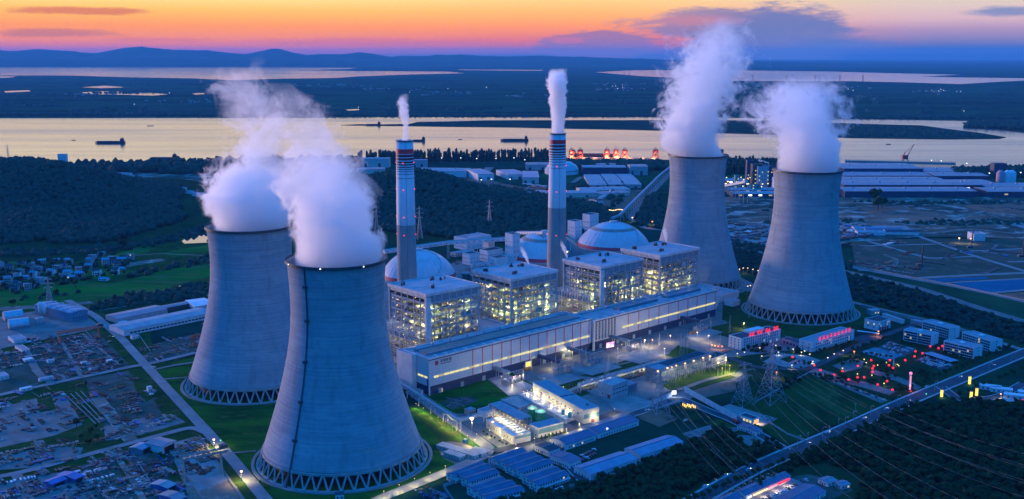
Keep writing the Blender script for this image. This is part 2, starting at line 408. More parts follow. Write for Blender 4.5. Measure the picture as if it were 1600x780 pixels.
def road(name, pts, w, m, px=True, dz=0.006, edge=None):
    P_ = [Vector(G(*p)) if px else Vector(p) for p in pts]
    # smooth the bends a little
    Q = [P_[0]]
    for i in range(1, len(P_) - 1):
        a, b, c = P_[i - 1], P_[i], P_[i + 1]; k = min(18.0, (a - b).length / 3, (c - b).length / 3)
        p0 = b + (a - b).normalized() * k; p1 = b + (c - b).normalized() * k
        for t in (0, .25, .5, .75, 1): Q.append(p0 * (1 - t) ** 2 + b * 2 * t * (1 - t) + p1 * t * t)
    Q.append(P_[-1])
    ZL[0] += dz; z = ZL[0]
    def strip(off, ww, zz, mm, nm, th=0):
        vs = []; fs = []
        for i, q in enumerate(Q):
            t = (Q[min(i + 1, len(Q) - 1)] - Q[max(i - 1, 0)]).normalized(); n = Vector((-t.y, t.x))
            vs += [(*(q + n * (off + ww / 2)), zz), (*(q + n * (off - ww / 2)), zz)]
        fs = [(2 * i + 1, 2 * i + 3, 2 * i + 2, 2 * i) for i in range(len(Q) - 1)]
        b = MB(); b.add(vs, fs)
        if th:
            n0 = len(vs); b.add([(v[0], v[1], zz - th) for v in vs], [])
            for i in range(len(Q) - 1):
                for k in (0, 1): b.f.append((2 * i + k, 2 * i + 2 + k, n0 + 2 * i + 2 + k, n0 + 2 * i + k)); b.mi.append(0)
        o = b.build(nm, mm); tag(o, kind='structure'); return o
    o = strip(0, w, z, m, name)
    if edge:
        for sgn in (-1, 1): strip(sgn * (w / 2 + edge / 2), edge, z + .13, M['kerb'], 'pavement', .13)
    return o
def inpoly(x, y, P_):
    c = False; n = len(P_)
    for i in range(n):
        x0, y0 = P_[i]; x1, y1 = P_[(i + 1) % n]
        if (y0 > y) != (y1 > y) and x < (x1 - x0) * (y - y0) / (y1 - y0) + x0: c = not c
    return c
def scatter(poly, spacing, jit=.9, px=True, ang=0.0, edge_fade=0):
    P_ = [G(*p) for p in poly] if px else poly
    xs = [p[0] for p in P_]; ys = [p[1] for p in P_]; out = []
    y = min(ys)
    while y < max(ys):
        x = min(xs)
        while x < max(xs):
            a = x + random.uniform(-.5, .5) * spacing * jit; b = y + random.uniform(-.5, .5) * spacing * jit
            if inpoly(a, b, P_): out.append((a, b))
            x += spacing
        y += spacing
    return out
def lamp_light(parent, loc, power, c=(1, .78, .5), r=1.0, bare=False):
    l = bpy.data.lights.new('lamp_glow', 'POINT' if bare else 'SPOT'); l.energy = power
    if not bare: l.spot_size = R(158); l.spot_blend = .45      # shaded head, light goes down
    l.color = c; l.shadow_soft_size = r
    o = bpy.data.objects.new('lamp_glow', l); col.objects.link(o); o.location = loc
    if parent: o.parent = parent
    return o

# crowns: lumpy clumps of many small leaf-sized faces
def crown_proto(seed, kind='round'):
    r = np.random.default_rng(seed); V = []; Fc = []
    nl = 5 if kind == 'round' else 4
    for k in range(nl):
        if kind == 'round': c = np.array([r.uniform(-.5, .5), r.uniform(-.5, .5), r.uniform(-.25, .45)]); R0 = r.uniform(.42, .62)
        elif kind == 'tall': c = np.array([r.uniform(-.16, .16), r.uniform(-.16, .16), -.7 + .5 * k]); R0 = r.uniform(.34, .46)
        v = np.array(ICO[2][0]) * (R0 * (1 + r.uniform(-.32, .32, (42, 1)))) + c
        o = len(V); V += [tuple(x) for x in v]; Fc += [tuple(i + o for i in f) for f in ICO[2][1] if r.random() < .86]
    return np.array(V), np.array(Fc)
def lump_proto(seed):
    r = np.random.default_rng(seed)
    v = np.array(ICO[2][0]) * (1 + r.uniform(-.30, .30, (42, 1))); return v, np.array(ICO[2][1])
CROWN = [crown_proto(k) for k in range(5)]; TALL = [crown_proto(20 + k, 'tall') for k in range(4)]; LUMP = [lump_proto(40 + k) for k in range(6)]
def wood(name, pts, hfun, m, label, rad=(2.6, 4.4), hh=(5, 9), protos=LUMP, zs=1.0):
    """one mass of many tree crowns, ground height from hfun"""
    VV = []; FF = []; TT = []; off = 0
    for (x, y) in pts:
        pv, pf = protos[random.randrange(len(protos))]
        r = random.uniform(*rad); h = random.uniform(*hh); a = random.uniform(0, 6.28); ca, sa = math.cos(a), math.sin(a)
        v = np.empty_like(pv); v[:, 0] = (pv[:, 0] * ca - pv[:, 1] * sa) * r + x; v[:, 1] = (pv[:, 0] * sa + pv[:, 1] * ca) * r + y
        v[:, 2] = pv[:, 2] * r * zs + hfun(x, y) + h - r * zs
        VV.append(v); FF.append(pf + off); off += len(pv); TT.append(np.full(len(pv), random.random()))
    if not VV: return None
    V = np.concatenate(VV); Fc = np.concatenate(FF); T = np.concatenate(TT)
    me = bpy.data.meshes.new(name); me.vertices.add(len(V)); me.vertices.foreach_set('co', V.astype(np.float32).ravel())
    me.loops.add(Fc.size); me.loops.foreach_set('vertex_index', Fc.astype(np.int32).ravel())
    me.polygons.add(len(Fc)); me.polygons.foreach_set('loop_start', np.arange(0, Fc.size, 3, dtype=np.int32)); me.polygons.foreach_set('loop_total', np.full(len(Fc), 3, dtype=np.int32))
    me.update(calc_edges=True)
    at = me.attributes.new('tint', 'FLOAT', 'POINT'); at.data.foreach_set('value', T.astype(np.float32))
    me.materials.append(m)
    o = bpy.data.objects.new(name, me); col.objects.link(o); tag(o, label, 'woodland', kind='stuff')
    return o
TREES = {}
def tree_mesh(kind, seed):
    if (kind, seed) in TREES: return TREES[(kind, seed)]
    pv, pf = (CROWN if kind == 'round' else TALL)[seed % 4]
    me = bpy.data.meshes.new('crown'); me.from_pydata([tuple(p) for p in pv], [], [tuple(int(i) for i in q) for q in pf]); me.materials.append(M['leaf'])
    at = me.attributes.new('tint', 'FLOAT', 'POINT'); at.data.foreach_set('value', [.25 * seed] * len(pv))
    b = MB(); b.tube((0, 0, 0), (0, 0, 1), .06, .035, 6).tube((0, 0, .6), (.25, .1, 1.05), .03, .015, 5).tube((0, 0, .65), (-.2, .18, 1.05), .03, .015, 5)
    tm = bpy.data.meshes.new('trunk'); tm.from_pydata(b.v, [], b.f); tm.materials.append(M['bark'])
    TREES[(kind, seed)] = (me, tm); return me, tm
def tree(x, y, h, label, group, kind='round', rad=None, z=0.0, name='tree'):
    s = random.randrange(4); cm, tm = tree_mesh(kind, s)
    t = thing(name, label, 'tree', (x, y, z), random.uniform(0, 6.28), group)
    c = bpy.data.objects.new('crown', cm); col.objects.link(c); c.parent = t
    rad = rad or h * .38; zs = h * .36 if kind == 'round' else h * .40
    c.location = (0, 0, h - zs * (.95 if kind == 'round' else 1.15)); c.scale = (rad, rad, zs)
    k = bpy.data.objects.new('trunk', tm); col.objects.link(k); k.parent = t; k.scale = (h * .5, h * .5, h * .55)
    return t

# buildings -------------------------------------------------------------
def footprint(N, Rr, L):
    n = Vector(G(*N)); r = Vector(G(*Rr)); l = Vector(G(*L)); d = r - n; w = d.length; u = d / w; v = Vector((-u.y, u.x))
    return n, math.atan2(u.y, u.x), w, max(3.0, (l - n).dot(v))
WIN = {}
def win_mesh(w, h, m, axis):
    k = (round(w, 1), round(h, 1), m.name, axis)
    if k not in WIN:
        b = MB()
        if axis == 'x': b.box(-w / 2, -.07, 0, w / 2, .05, h)
        else: b.box(-.07, -w / 2, 0, .05, w / 2, h)
        me = bpy.data.meshes.new('window'); me.from_pydata(b.v, [], b.f); me.materials.append(m); WIN[k] = me
    return WIN[k]
def windows(root, face, W_, D_, cols, rows, z0, dz, ww, wh, m, lit=0.0, litm=None, name='window', m0=0.06):
    for j in range(rows):
        for i in range(cols):
            t = m0 + (1 - 2 * m0) * (i + .5) / cols
            mm = litm if (lit and random.random() < lit) else m
            ax = 'x' if face in 'fb' else 'y'
            o = bpy.data.objects.new(name, win_mesh(ww, wh, mm, ax)); col.objects.link(o); o.parent = root
            z = z0 + j * dz
            o.location = {'f': (W_ * t, 0, z), 'b': (W_ * t, D_, z), 'l': (0, D_ * t, z), 'r': (W_, D_ * t, z)}[face]
def flat_bld(name, label, cat, N, Rr, L, h, wall='white', roof='dgrey', par=.8, group=None, z=0.0, fp=None):
    n, a, w, d = fp or footprint(N, Rr, L)
    r = thing(name, label, cat, (n.x, n.y, z), a, group)
    b = MB(); b.box(0, 0, -.5, w, d, h); b.build('wall', M[wall], r)
    b = MB(); b.box(.35, .35, h, w - .35, d - .35, h + .12); rf_ = b.build('roof', M[roof], r)
    b = MB()
    for q in ((-.1, -.1, w + .1, .3), (-.1, d - .3, w + .1, d + .1), (-.1, .3, .3, d - .3), (w - .3, .3, w + .1, d - .3)): b.box(q[0], q[1], h + .003, q[2], q[3], h + par)
    b.build('parapet', M[wall], rf_)
    return r, w, d
def gable_bld(name, label, cat, N, Rr, L, h, rise, wall='white', roof='blue', group=None, fp=None, along='x', over=.5, z=0.0):
    n, a, w, d = fp or footprint(N, Rr, L)
    r = thing(name, label, cat, (n.x, n.y, z), a, group)
    b = MB()
    if along == 'x':
        b.add([(0, 0, -.5), (w, 0, -.5), (w, d, -.5), (0, d, -.5), (0, 0, h), (w, 0, h), (w, d, h), (0, d, h), (0, d / 2, h + rise), (w, d / 2, h + rise)],
              [(0, 1, 5, 4), (2, 3, 7, 6), (3, 0, 4, 8, 7), (1, 2, 6, 9, 5), (0, 3, 2, 1)])
    else:
        b.add([(0, 0, -.5), (w, 0, -.5), (w, d, -.5), (0, d, -.5), (0, 0, h), (w, 0, h), (w, d, h), (0, d, h), (w / 2, 0, h + rise), (w / 2, d, h + rise)],
              [(0, 1, 5, 8, 4), (2, 3, 7, 9, 6), (3, 0, 4, 7), (1, 2, 6, 5), (0, 3, 2, 1)])
    b.build('wall', M[wall], r)
    b = MB(); o = over; t = .18; e = .05
    k = rise / (d / 2 if along == 'x' else w / 2)
    if along == 'x':
        for sg in (0, 1):
            y0 = -o if sg == 0 else d + o; z0 = h - k * o + e
            b.add([(-o, y0, z0), (w + o, y0, z0), (w + o, d / 2, h + rise + e), (-o, d / 2, h + rise + e), (-o, y0, z0 + t), (w + o, y0, z0 + t), (w + o, d / 2, h + rise + t + e), (-o, d / 2, h + rise + t + e)],
                  [(0, 1, 2, 3), (4, 5, 6, 7), (0, 1, 5, 4), (3, 0, 4, 7), (1, 2, 6, 5)])
    else:
        for sg in (0, 1):
            x0 = -o if sg == 0 else w + o; z0 = h - k * o + e
            b.add([(x0, -o, z0), (x0, d + o, z0), (w / 2, d + o, h + rise + e), (w / 2, -o, h + rise + e), (x0, -o, z0 + t), (x0, d + o, z0 + t), (w / 2, d + o, h + rise + t + e), (w / 2, -o, h + rise + t + e)],
                  [(0, 1, 2, 3), (4, 5, 6, 7), (0, 1, 5, 4), (3, 0, 4, 7), (1, 2, 6, 5)])
    b.build('roof', M[roof], r)
    return r, w, d

# ------------------------------------------------------------------ terrain
def onray(px, py, y):
    """world point at distance y seen at pixel (px,py): x, y, height"""
    z = 100.0
    for _ in range(6):
        x = (px - 800) / F * depth(0, y, z); z = topz(x, y, py)
    return x, y, z
sheet_pts = [(-45000, -300), (45000, -300), (45000, 62000), (-45000, 62000)]
def ground_mat():
    m = bpy.data.materials.new('ground_land'); m.use_nodes = True; t = m.node_tree; gg = NG(t); b = t.nodes['Principled BSDF']
    b.inputs['Roughness'].default_value = .95; b.inputs['Specular IOR Level'].default_value = 0
    tcn = gg.n('ShaderNodeTexCoord'); v = tcn.outputs['Object']
    vo = gg.n('ShaderNodeTexVoronoi'); vo.inputs['Scale'].default_value = .0035
    nw = gg.noise(v, .002, 3, .6)
    wv = gg.n('ShaderNodeVectorMath', operation='ADD'); gg.l(gg.scale(v, .55, 1.1, 1), wv.inputs[0])
    sc2 = gg.n('ShaderNodeVectorMath', operation='SCALE'); gg.l(nw.outputs['Color'], sc2.inputs[0]); sc2.inputs['Scale'].default_value = 260
    gg.l(sc2.outputs[0], wv.inputs[1]); gg.l(wv.outputs[0], vo.inputs['Vector'])
    s = gg.n('ShaderNodeSeparateColor'); gg.l(vo.outputs['Color'], s.inputs[0])
    c = gg.ramp(s.outputs[0], [(0, (.010, .046, .030)), (.3, (.014, .068, .036)), (.5, (.020, .090, .042)), (.7, (.012, .052, .034)), (.86, (.038, .075, .055)), (.95, (.018, .095, .042))])
    n2 = gg.noise(v, .012, 8, .65)
    c = gg.mix(gg.m('MULTIPLY', gg.lin(n2.outputs[0], .4, .65), .7), c, (.010, .028, .016))
    n3 = gg.noise(gg.scale(v, .25, 1, 1), .0016, 6, .6)
    c = gg.mix(gg.ss(n3.outputs[0], .52, .6), c, (.009, .026, .015))
    gg.l(c, b.inputs['Base Color']); return m
M['ground'] = ground_mat()
b = MB(); b.add([(x, y, 0) for x, y in sheet_pts], [(0, 1, 2, 3)]); tag(b.build('ground', M['ground']), kind='structure')

# hills
def hump(pts, sy, sx, cut=0):
    return [(*onray(px, py + cut, Y), sx, sy) for px, py, Y in pts]
HILLS = {
 'left': hump([(-260, 262, 2350), (-160, 250, 2350), (-60, 243, 2350), (20, 248, 2330), (75, 256, 2300), (115, 270, 2260), (60, 330, 2000), (-60, 318, 2050)], 170, 95, 5) + hump([(150, 288, 2200), (172, 298, 2160), (195, 310, 2120), (220, 322, 2060), (245, 334, 2000), (150, 345, 1900), (185, 350, 1880)], 120, 42, 9),
 'mid': hump([(540, 300, 2200), (580, 282, 2250), (615, 267, 2280), (650, 263, 2280), (690, 274, 2240), (730, 290, 2180), (765, 300, 2120), (800, 308, 2080), (835, 318, 2050), (640, 330, 2050), (720, 345, 1960), (790, 350, 1940)], 140, 85, 11),
 'right': hump([(1440, 660, 900), (1500, 640, 960), (1560, 650, 940), (1620, 650, 930), (1530, 700, 850), (1450, 720, 820)], 60, 60),
}
HILLS['right'] = [(x, y, min(16, z), sx, sy) for x, y, z, sx, sy in HILLS['right']]
HILLS['quarry'] = hump([(1390, 398, 1720), (1365, 402, 1700), (1480, 348, 2050), (1500, 350, 2040), (1380, 330, 2150)], 26, 30)
from mathutils import noise as mno
def hz(key):
    hs = HILLS[key]
    def f(x, y):
        s = 0.0
        for hx, hy, h, sx, sy in hs:
            s += (max(0, h) * math.exp(-((x - hx) / sx) ** 2 / 2 - ((y - hy) / sy) ** 2 / 2)) ** 5
        z = s ** .2 if s > 0 else 0
        if z > 1.0: z += min(z, 30) * .22 * mno.fractal(Vector((x / 160, y / 160, 0)), .9, 2, 4)
        return z - .8
    return f
def hill(key, m, step, x0, x1, y0, y1, name='hill'):
    f = hz(key); nx = int((x1 - x0) / step) + 1; ny = int((y1 - y0) / step) + 1
    vs = [(x0 + i * step, y0 + j * step, f(x0 + i * step, y0 + j * step)) for j in range(ny) for i in range(nx)]
    b = MB(); b.add(vs, [(j * nx + i, j * nx + i + 1, (j + 1) * nx + i + 1, (j + 1) * nx + i) for j in range(ny - 1) for i in range(nx - 1)])
    tag(b.build(name, m, smooth=True), kind='structure'); return f
def bounds(key, k=2.6):
    hs = HILLS[key]; return (min(h[0] - k * h[3] for h in hs), max(h[0] + k * h[3] for h in hs), min(h[1] - k * h[4] for h in hs), max(h[1] + k * h[4] for h in hs))
HF = {}
for key, st in (('left', 20), ('mid', 16), ('right', 10), ('quarry', 6)):
    bb = bounds(key); HF[key] = hill(key, M['scrub'] if key != 'quarry' else M['reddirt'], st, *bb)

# mountains beyond the lake: two ridges with real depth
def ridge(name, prof, Y, dep, m, step=4, rough=1.0, base=-20):
    xs = []; ps = sorted(prof)
    cols = []
    px = ps[0][0]
    while px <= ps[-1][0]:
        for a, c in zip(ps, ps[1:]):
            if a[0] <= px <= c[0]:
                t = (px - a[0]) / (c[0] - a[0]); py = a[1] * (1 - t) + c[1] * t
        x, y, z = onray(px, py, Y); cols.append((x, z + rough * 22 * mno.fractal(Vector((x / 900, 3, 0)), .8, 2, 5))); px += step
    rows = 13; vs = []
    for j in range(rows):
        t = j / (rows - 1) * 2 - 1
        for x, z in cols:
            k = max(0, 1 - abs(t)) ** .8
            vs.append((x, Y + t * dep, base + (z - base) * k * (1 + (.30 * mno.fractal(Vector((x / 1500, j * .55, 1)), .8, 2, 4) if 0 < j < rows - 1 and j != rows // 2 else 0))))
    n = len(cols)
    b = MB(); b.add(vs, [(j * n + i, j * n + i + 1, (j + 1) * n + i + 1, (j + 1) * n + i) for j in range(rows - 1) for i in range(n - 1)])
    tag(b.build(name, m, smooth=True), kind='structure')
M['mount'] = mat('mountain_woods', (.05, .08, .05), .95, (.035, .055, .04), .002)
ridge('mountains', [(-500, 86), (-300, 80), (-60, 80), (0, 80), (35, 79), (62, 76.5), (90, 80), (130, 82.5), (150, 83.5), (172, 79), (195, 75), (222, 72.5), (238, 75), (258, 77), (280, 77.5), (300, 79), (318, 78), (340, 80.5),
                    (365, 84), (385, 85), (405, 80), (425, 76.5), (438, 76.5), (452, 81), (480, 86), (505, 84.5), (540, 85), (562, 81.5), (585, 84.5), (610, 88), (650, 88), (690, 86.5), (720, 86), (760, 87.5), (800, 88),
                    (850, 87), (900, 89), (960, 91), (1040, 93), (1150, 96), (1300, 98), (1500, 100), (1700, 100), (2100, 99)], 32500, 2500, M['mount'])
ridge('mountains', [(-500, 95), (-100, 95), (60, 92), (140, 94), (240, 91), (330, 94), (430, 93), (520, 94.5), (620, 96), (700, 97), (820, 96), (900, 97.5), (965, 96), (1100, 99), (1400, 101.5), (1700, 101), (2100, 101)], 28600, 1300, M['mount'], rough=.5)

# water and islands
WZ = .30
riv = [(-900, 262), (-200, 262), (60, 259), (150, 259), (300, 253), (430, 251), (560, 249), (700, 246), (860, 245), (960, 249), (1060, 250), (1180, 252), (1330, 258), (1430, 262), (1478, 266), (1500, 262), (1560, 268), (1600, 266), (2400, 272),
       (2400, 200), (1660, 193), (1520, 189.5), (1400, 187.5), (1250, 186), (1130, 184.5), (1000, 183.5), (800, 183.5), (640, 183.5), (560, 183.5), (480, 184.5), (300, 184.5), (120, 185), (-900, 185)]
b = MB(); b.add([(*G(*p), WZ) for p in riv], [tuple(range(len(riv)))]); tag(b.build('river', M['river']), kind='structure')
def water(name, pts, m, z=WZ):
    b = MB(); b.add([(*G(*p), z) for p in pts], [tuple(range(len(pts)))]); return tag(b.build(name, m), kind='structure')
water('lake', [(-900, 104.2), (-200, 104.2), (0, 104.2), (200, 104.6), (400, 105), (560, 105.8), (545, 108), (460, 110), (560, 111.2), (700, 112), (725, 114.5), (640, 116.5), (560, 119.5), (520, 122), (440, 123), (360, 125.5), (300, 122.5), (200, 121), (120, 118.5), (0, 118), (-900, 118)], M['lake'])
water('lake', [(930, 113), (990, 110), (1100, 109.5), (1180, 110.5), (1300, 112), (1370, 114), (1500, 117), (1440, 119.5), (1490, 121), (1600, 122.5), (2300, 124), (2300, 128), (1600, 126), (1560, 128), (1500, 131.5), (1420, 129), (1330, 127), (1200, 127), (1120, 126), (1060, 122), (1000, 119), (960, 115.5)], M['lake'])
water('lake', [(715, 108.4), (780, 109), (850, 109.5), (845, 110.6), (780, 110.4), (720, 109.8)], M['lake'])
for pts in ([(128, 144.5), (160, 143), (230, 144.5), (262, 147.5), (240, 149.5), (180, 148), (130, 147)], [(5, 142.5), (45, 141), (48, 143), (8, 144.8)], [(128, 136.5), (165, 134), (195, 136.5), (160, 138)],
            [(0, 119), (25, 119.5), (20, 121), (0, 122)], [(540, 171.5), (560, 170.5), (562, 172), (545, 173)], [(300, 146.5), (318, 145.5), (320, 147), (305, 148)]):
    water('pond', pts, M['lake'])
water('pond', [(284, 377), (292, 371), (301, 372), (312, 366), (322, 364), (334, 355), (350, 352), (350, 376), (330, 379), (300, 380.5), (288, 381)], M['pond'])
water('pond', [(272, 451), (280, 447), (297, 446), (303, 449), (290, 453.5), (274, 455)], M['pond'])
def island(pts, h, m):
    P_ = [G(*p) for p in pts]
    a = sum(P_[i][0] * P_[(i + 1) % len(P_)][1] - P_[(i + 1) % len(P_)][0] * P_[i][1] for i in range(len(P_)))
    if a < 0: P_ = P_[::-1]
    b = MB(); b.prism(P_, -.5, WZ + h); return tag(b.build('river_island', m), kind='structure')
M['isl'] = mat('island_reeds', (.014, .035, .022), .95, (.022, .045, .026), .01, detail=8, stretch=(.3, 1, 1), c3=(.05, .06, .05), s3=2)
island([(533, 196), (560, 194.6), (600, 194.8), (640, 194), (652, 191), (700, 190.2), (760, 188.6), (900, 188.2), (1030, 188.2), (1130, 188.6), (1200, 189), (1300, 192.5), (1380, 195), (1440, 196.5), (1480, 202), (1530, 208), (1572, 215), (1560, 217.3), (1480, 218),
        (1330, 216), (1240, 211.5), (1130, 208.5), (1035, 204.5), (980, 203), (900, 201.6), (800, 199.4), (700, 198.4), (640, 197.4), (590, 196.9)], 1.2, M['isl'])
island([(1504, 192), (1530, 190), (1700, 190), (1900, 192), (1900, 212), (1600, 208), (1560, 203), (1512, 201)], 1.2, M['isl'])
# tree belts on the islands and the far bank
fz = lambda x, y: 1.0
def belt(px0, px1, py, w, sp, label, h=(7, 12), m='leafb', protos=LUMP, rad=(4, 7), zs=1.0, z0=0.0):
    a = Vector(G(px0, py)); c = Vector(G(px1, py if not isinstance(py, tuple) else py)) if True else None
    pts = []; n = int((c - a).length / sp)
    for i in range(n):
        for k in range(max(1, int(w / sp))):
            p = a.lerp(c, (i + random.random()) / n); pts.append((p.x, p.y + random.uniform(0, w)))
    return wood('woodland', pts, lambda x, y: z0, M[m], label, rad, h, protos, zs)
belt(-150, 560, 182, 160, 17, 'dark tree belt along the far river bank on the left', rad=(9, 16), h=(10, 18))
belt(560, 1130, 182.3, 120, 20, 'dark tree belt along the far bank behind the sandbar', rad=(9, 14), h=(7, 13))
belt(1250, 1900, 186, 120, 20, 'dark tree belt along the far bank on the right', rad=(9, 14), h=(7, 13))
wood('woodland', scatter([(1290, 205), (1300, 196), (1400, 198), (1470, 205), (1540, 213), (1480, 215), (1340, 213)], 24), lambda x, y: 1.0, M['leafb'], 'low dark reeds and bushes covering the river island', (8, 16), (4, 8))
wood('woodland', scatter([(1508, 200), (1515, 192), (1900, 192), (1900, 207), (1600, 204)], 20), lambda x, y: 1.0, M['leafb'], 'dark wood on the right hand river island', (9, 15), (12, 20))
# farmland beyond the river: scattered hedgerows and villages with a few lights
pts = []
for k in range(90):
    px = random.uniform(-80, 1680); py = random.uniform(130, 178); n = random.randint(8, 30)
    for i in range(n):
        x, y = G(px + i * random.uniform(1.5, 3), py + random.uniform(-.15, .15)); pts.append((x, y))
wood('woodland', pts, lambda x, y: 0, M['leafb'], 'lines of dark trees between the fields beyond the river', (12, 30), (8, 15))
far_h = MB(); far_h.cur = 0
for cxp, cyp, n, sx in ((520, 134, 60, 60), (700, 146, 40, 60), (960, 140, 35, 40), (960, 132, 30, 60), (160, 148, 30, 60), (1320, 137, 30, 40), (1470, 143, 30, 40), (620, 140, 40, 60), (300, 160, 25, 90), (830, 150, 25, 60)):
    for i in range(n // 2):
        x, y = G(cxp + random.gauss(0, sx * .5), cyp + random.gauss(0, 1.6)); w = random.uniform(12, 30)
        far_h.rbox(x, y, 0, w, 12, random.uniform(6, 12), random.uniform(-.3, .3))
tag(far_h.build('far_villages', M['conc']), 'tiny pale houses of villages scattered over the fields beyond the river', 'village', kind='stuff')
E1 = MB()
for px, py in ((957, 136), (962, 135.5), (973, 134), (973, 138), (965, 140), (1467, 144), (1470, 141), (1474, 143), (1501, 144.6), (1325, 141), (1333, 143), (1506, 176), (700, 140), (640, 146), (760, 138), (560, 170), (1130, 150), (440, 150), (265, 147), (210, 165)):
    x, y = G(px, py); E1.ico((x, y, 9), 2.6 * y / 9000, 1)
tag(E1.build('village_lights', E_cool), 'scattered white lights of the villages beyond the river', 'village lights', kind='stuff')

# ------------------------------------------------------------------ near land: fields, yards, lawns
# left valley
sheet('field', [(-60, 400), (60, 398), (200, 385), (330, 362), (420, 360), (420, 470), (330, 478), (180, 480), (60, 492), (-60, 505)], M['grassy'])
for pts in ([(-40, 462), (0, 456), (60, 446), (120, 437), (170, 443), (150, 470), (70, 478), (-40, 480)], [(150, 446), (200, 438), (250, 424), (290, 417), (330, 412), (330, 432), (270, 446), (262, 458), (210, 466), (160, 470)],
            [(60, 425), (150, 420), (210, 424), (170, 436), (110, 434), (70, 436)], [(100, 398), (180, 384), (240, 386), (230, 396), (150, 404), (110, 405)], [(0, 405), (60, 400), (90, 404), (60, 410), (0, 415)],
            [(250, 395), (330, 382), (330, 392), (270, 402)]):
    sheet('field', pts, M['field'])
sheet('dirt_track', [(-40, 482), (60, 477), (140, 471), (150, 474), (60, 482), (-40, 488)], M['dirt'])
sheet('dirt_track', [(180, 414), (250, 404), (260, 407), (190, 419)], M['dirt'])
road('dirt_track', [(330, 400), (250, 396), (180, 402), (70, 408), (40, 432), (0, 444)], 4, M['slab'])
road('dirt_track', [(10, 452), (40, 446), (62, 434), (90, 430)], 4, M['slab'])
sheet('scrubland', [(150, 482), (200, 466), (262, 462), (330, 448), (400, 440), (400, 470), (330, 474), (262, 484), (200, 496), (160, 500)], M['scrub'])
road('path', [(130, 489), (220, 475), (300, 462), (340, 457)], 4, M['slab'])
# valley beyond the left hill
sheet('dirt_field', [(170, 262), (330, 258), (330, 330), (270, 312), (215, 300), (180, 285)], M['mott'])
sheet('dirt_field', [(185, 278), (245, 277), (285, 283), (270, 290), (200, 292)], M['reddirt'])
road('road', [(215, 297), (250, 278)], 26, M['slab'])
road('road', [(282, 310), (320, 288)], 30, M['slab'])
sheet('yard', [(240, 312), (320, 308), (330, 318), (250, 320)], M['rubble'])

# lower left storage yards
sheet('yard', [(-80, 500), (100, 482), (150, 480), (245, 560), (290, 556), (300, 600), (440, 800), (-80, 800)], M['grassy'])
sheet('yard', [(-60, 503), (0, 495), (110, 478), (128, 488), (160, 512), (0, 545), (-60, 555)], M['slab'])
Y1 = [(90, 532), (150, 517), (178, 545), (205, 572), (150, 585), (120, 590)]
Y2 = [(-30, 562), (55, 545), (85, 590), (30, 612), (-30, 620)]
Y3 = [(50, 540), (95, 530), (125, 590), (85, 598)]
Y4 = [(-30, 640), (60, 612), (100, 600), (140, 660), (60, 690), (-30, 705)]
Y5 = [(105, 596), (200, 580), (280, 655), (255, 668), (150, 688)]
Y6 = [(0, 715), (80, 695), (130, 700), (120, 725), (0, 735)]
Y7 = [(-40, 765), (60, 742), (125, 735), (160, 800), (-60, 810)]
Y8 = [(125, 728), (200, 710), (255, 800), (140, 800)]
Y9 = [(205, 708), (240, 700), (285, 780), (300, 800), (240, 800)]
Y10 = [(262, 695), (305, 682), (345, 690), (395, 770), (380, 790), (300, 790)]
Y11 = [(215, 545), (310, 520), (310, 552), (235, 568)]
Y12 = [(160, 668), (210, 655), (275, 650), (290, 660), (220, 680), (160, 690)]
for yy in (Y1, Y2, Y3, Y5, Y8, Y9): sheet('yard', yy, M['yard'])
for yy in (Y4, Y6, Y7, Y12): sheet('yard', yy, M['slab'])
sheet('yard', Y10, M['dirt']); sheet('yard', Y11, M['yard'])
sheet('yard', [(272, 722), (315, 708), (355, 716), (372, 745), (310, 768)], M['rubble'])
for pp in ([(150, 516), (160, 512), (215, 570), (205, 574)], [(0, 620), (110, 598), (120, 606), (20, 632)], [(92, 600), (130, 594), (165, 660), (135, 672)], [(205, 588), (238, 582), (262, 612), (228, 628), (212, 610)], [(240, 625), (268, 620), (292, 650), (262, 660)], [(0, 700), (90, 680), (100, 690), (0, 712)],
           [(128, 660), (160, 655), (165, 690), (135, 700)], [(78, 730), (125, 718), (128, 726), (82, 738)], [(318, 690), (345, 688), (420, 790), (392, 792)], [(210, 520), (232, 512), (240, 548), (222, 556)], [(55, 610), (75, 606), (88, 640), (62, 645)], [(180, 715), (196, 712), (218, 760), (200, 770)]): sheet('grass_patch', pp, M['grassy'])
# tower lawns
sheet('lawn', [(232, 578), (312, 556), (330, 552), (660, 640), (700, 655), (762, 712), (600, 775), (560, 810), (440, 810), (330, 672), (300, 640)], M['lawn'])
sheet('dirt_verge', [(640, 640), (700, 662), (752, 706), (735, 716), (690, 694), (668, 668)], M['grassy'])
sheet('dirt_pad', [(683, 700), (700, 690), (722, 692), (768, 712), (752, 722), (712, 726), (692, 716)], M['dirt'])
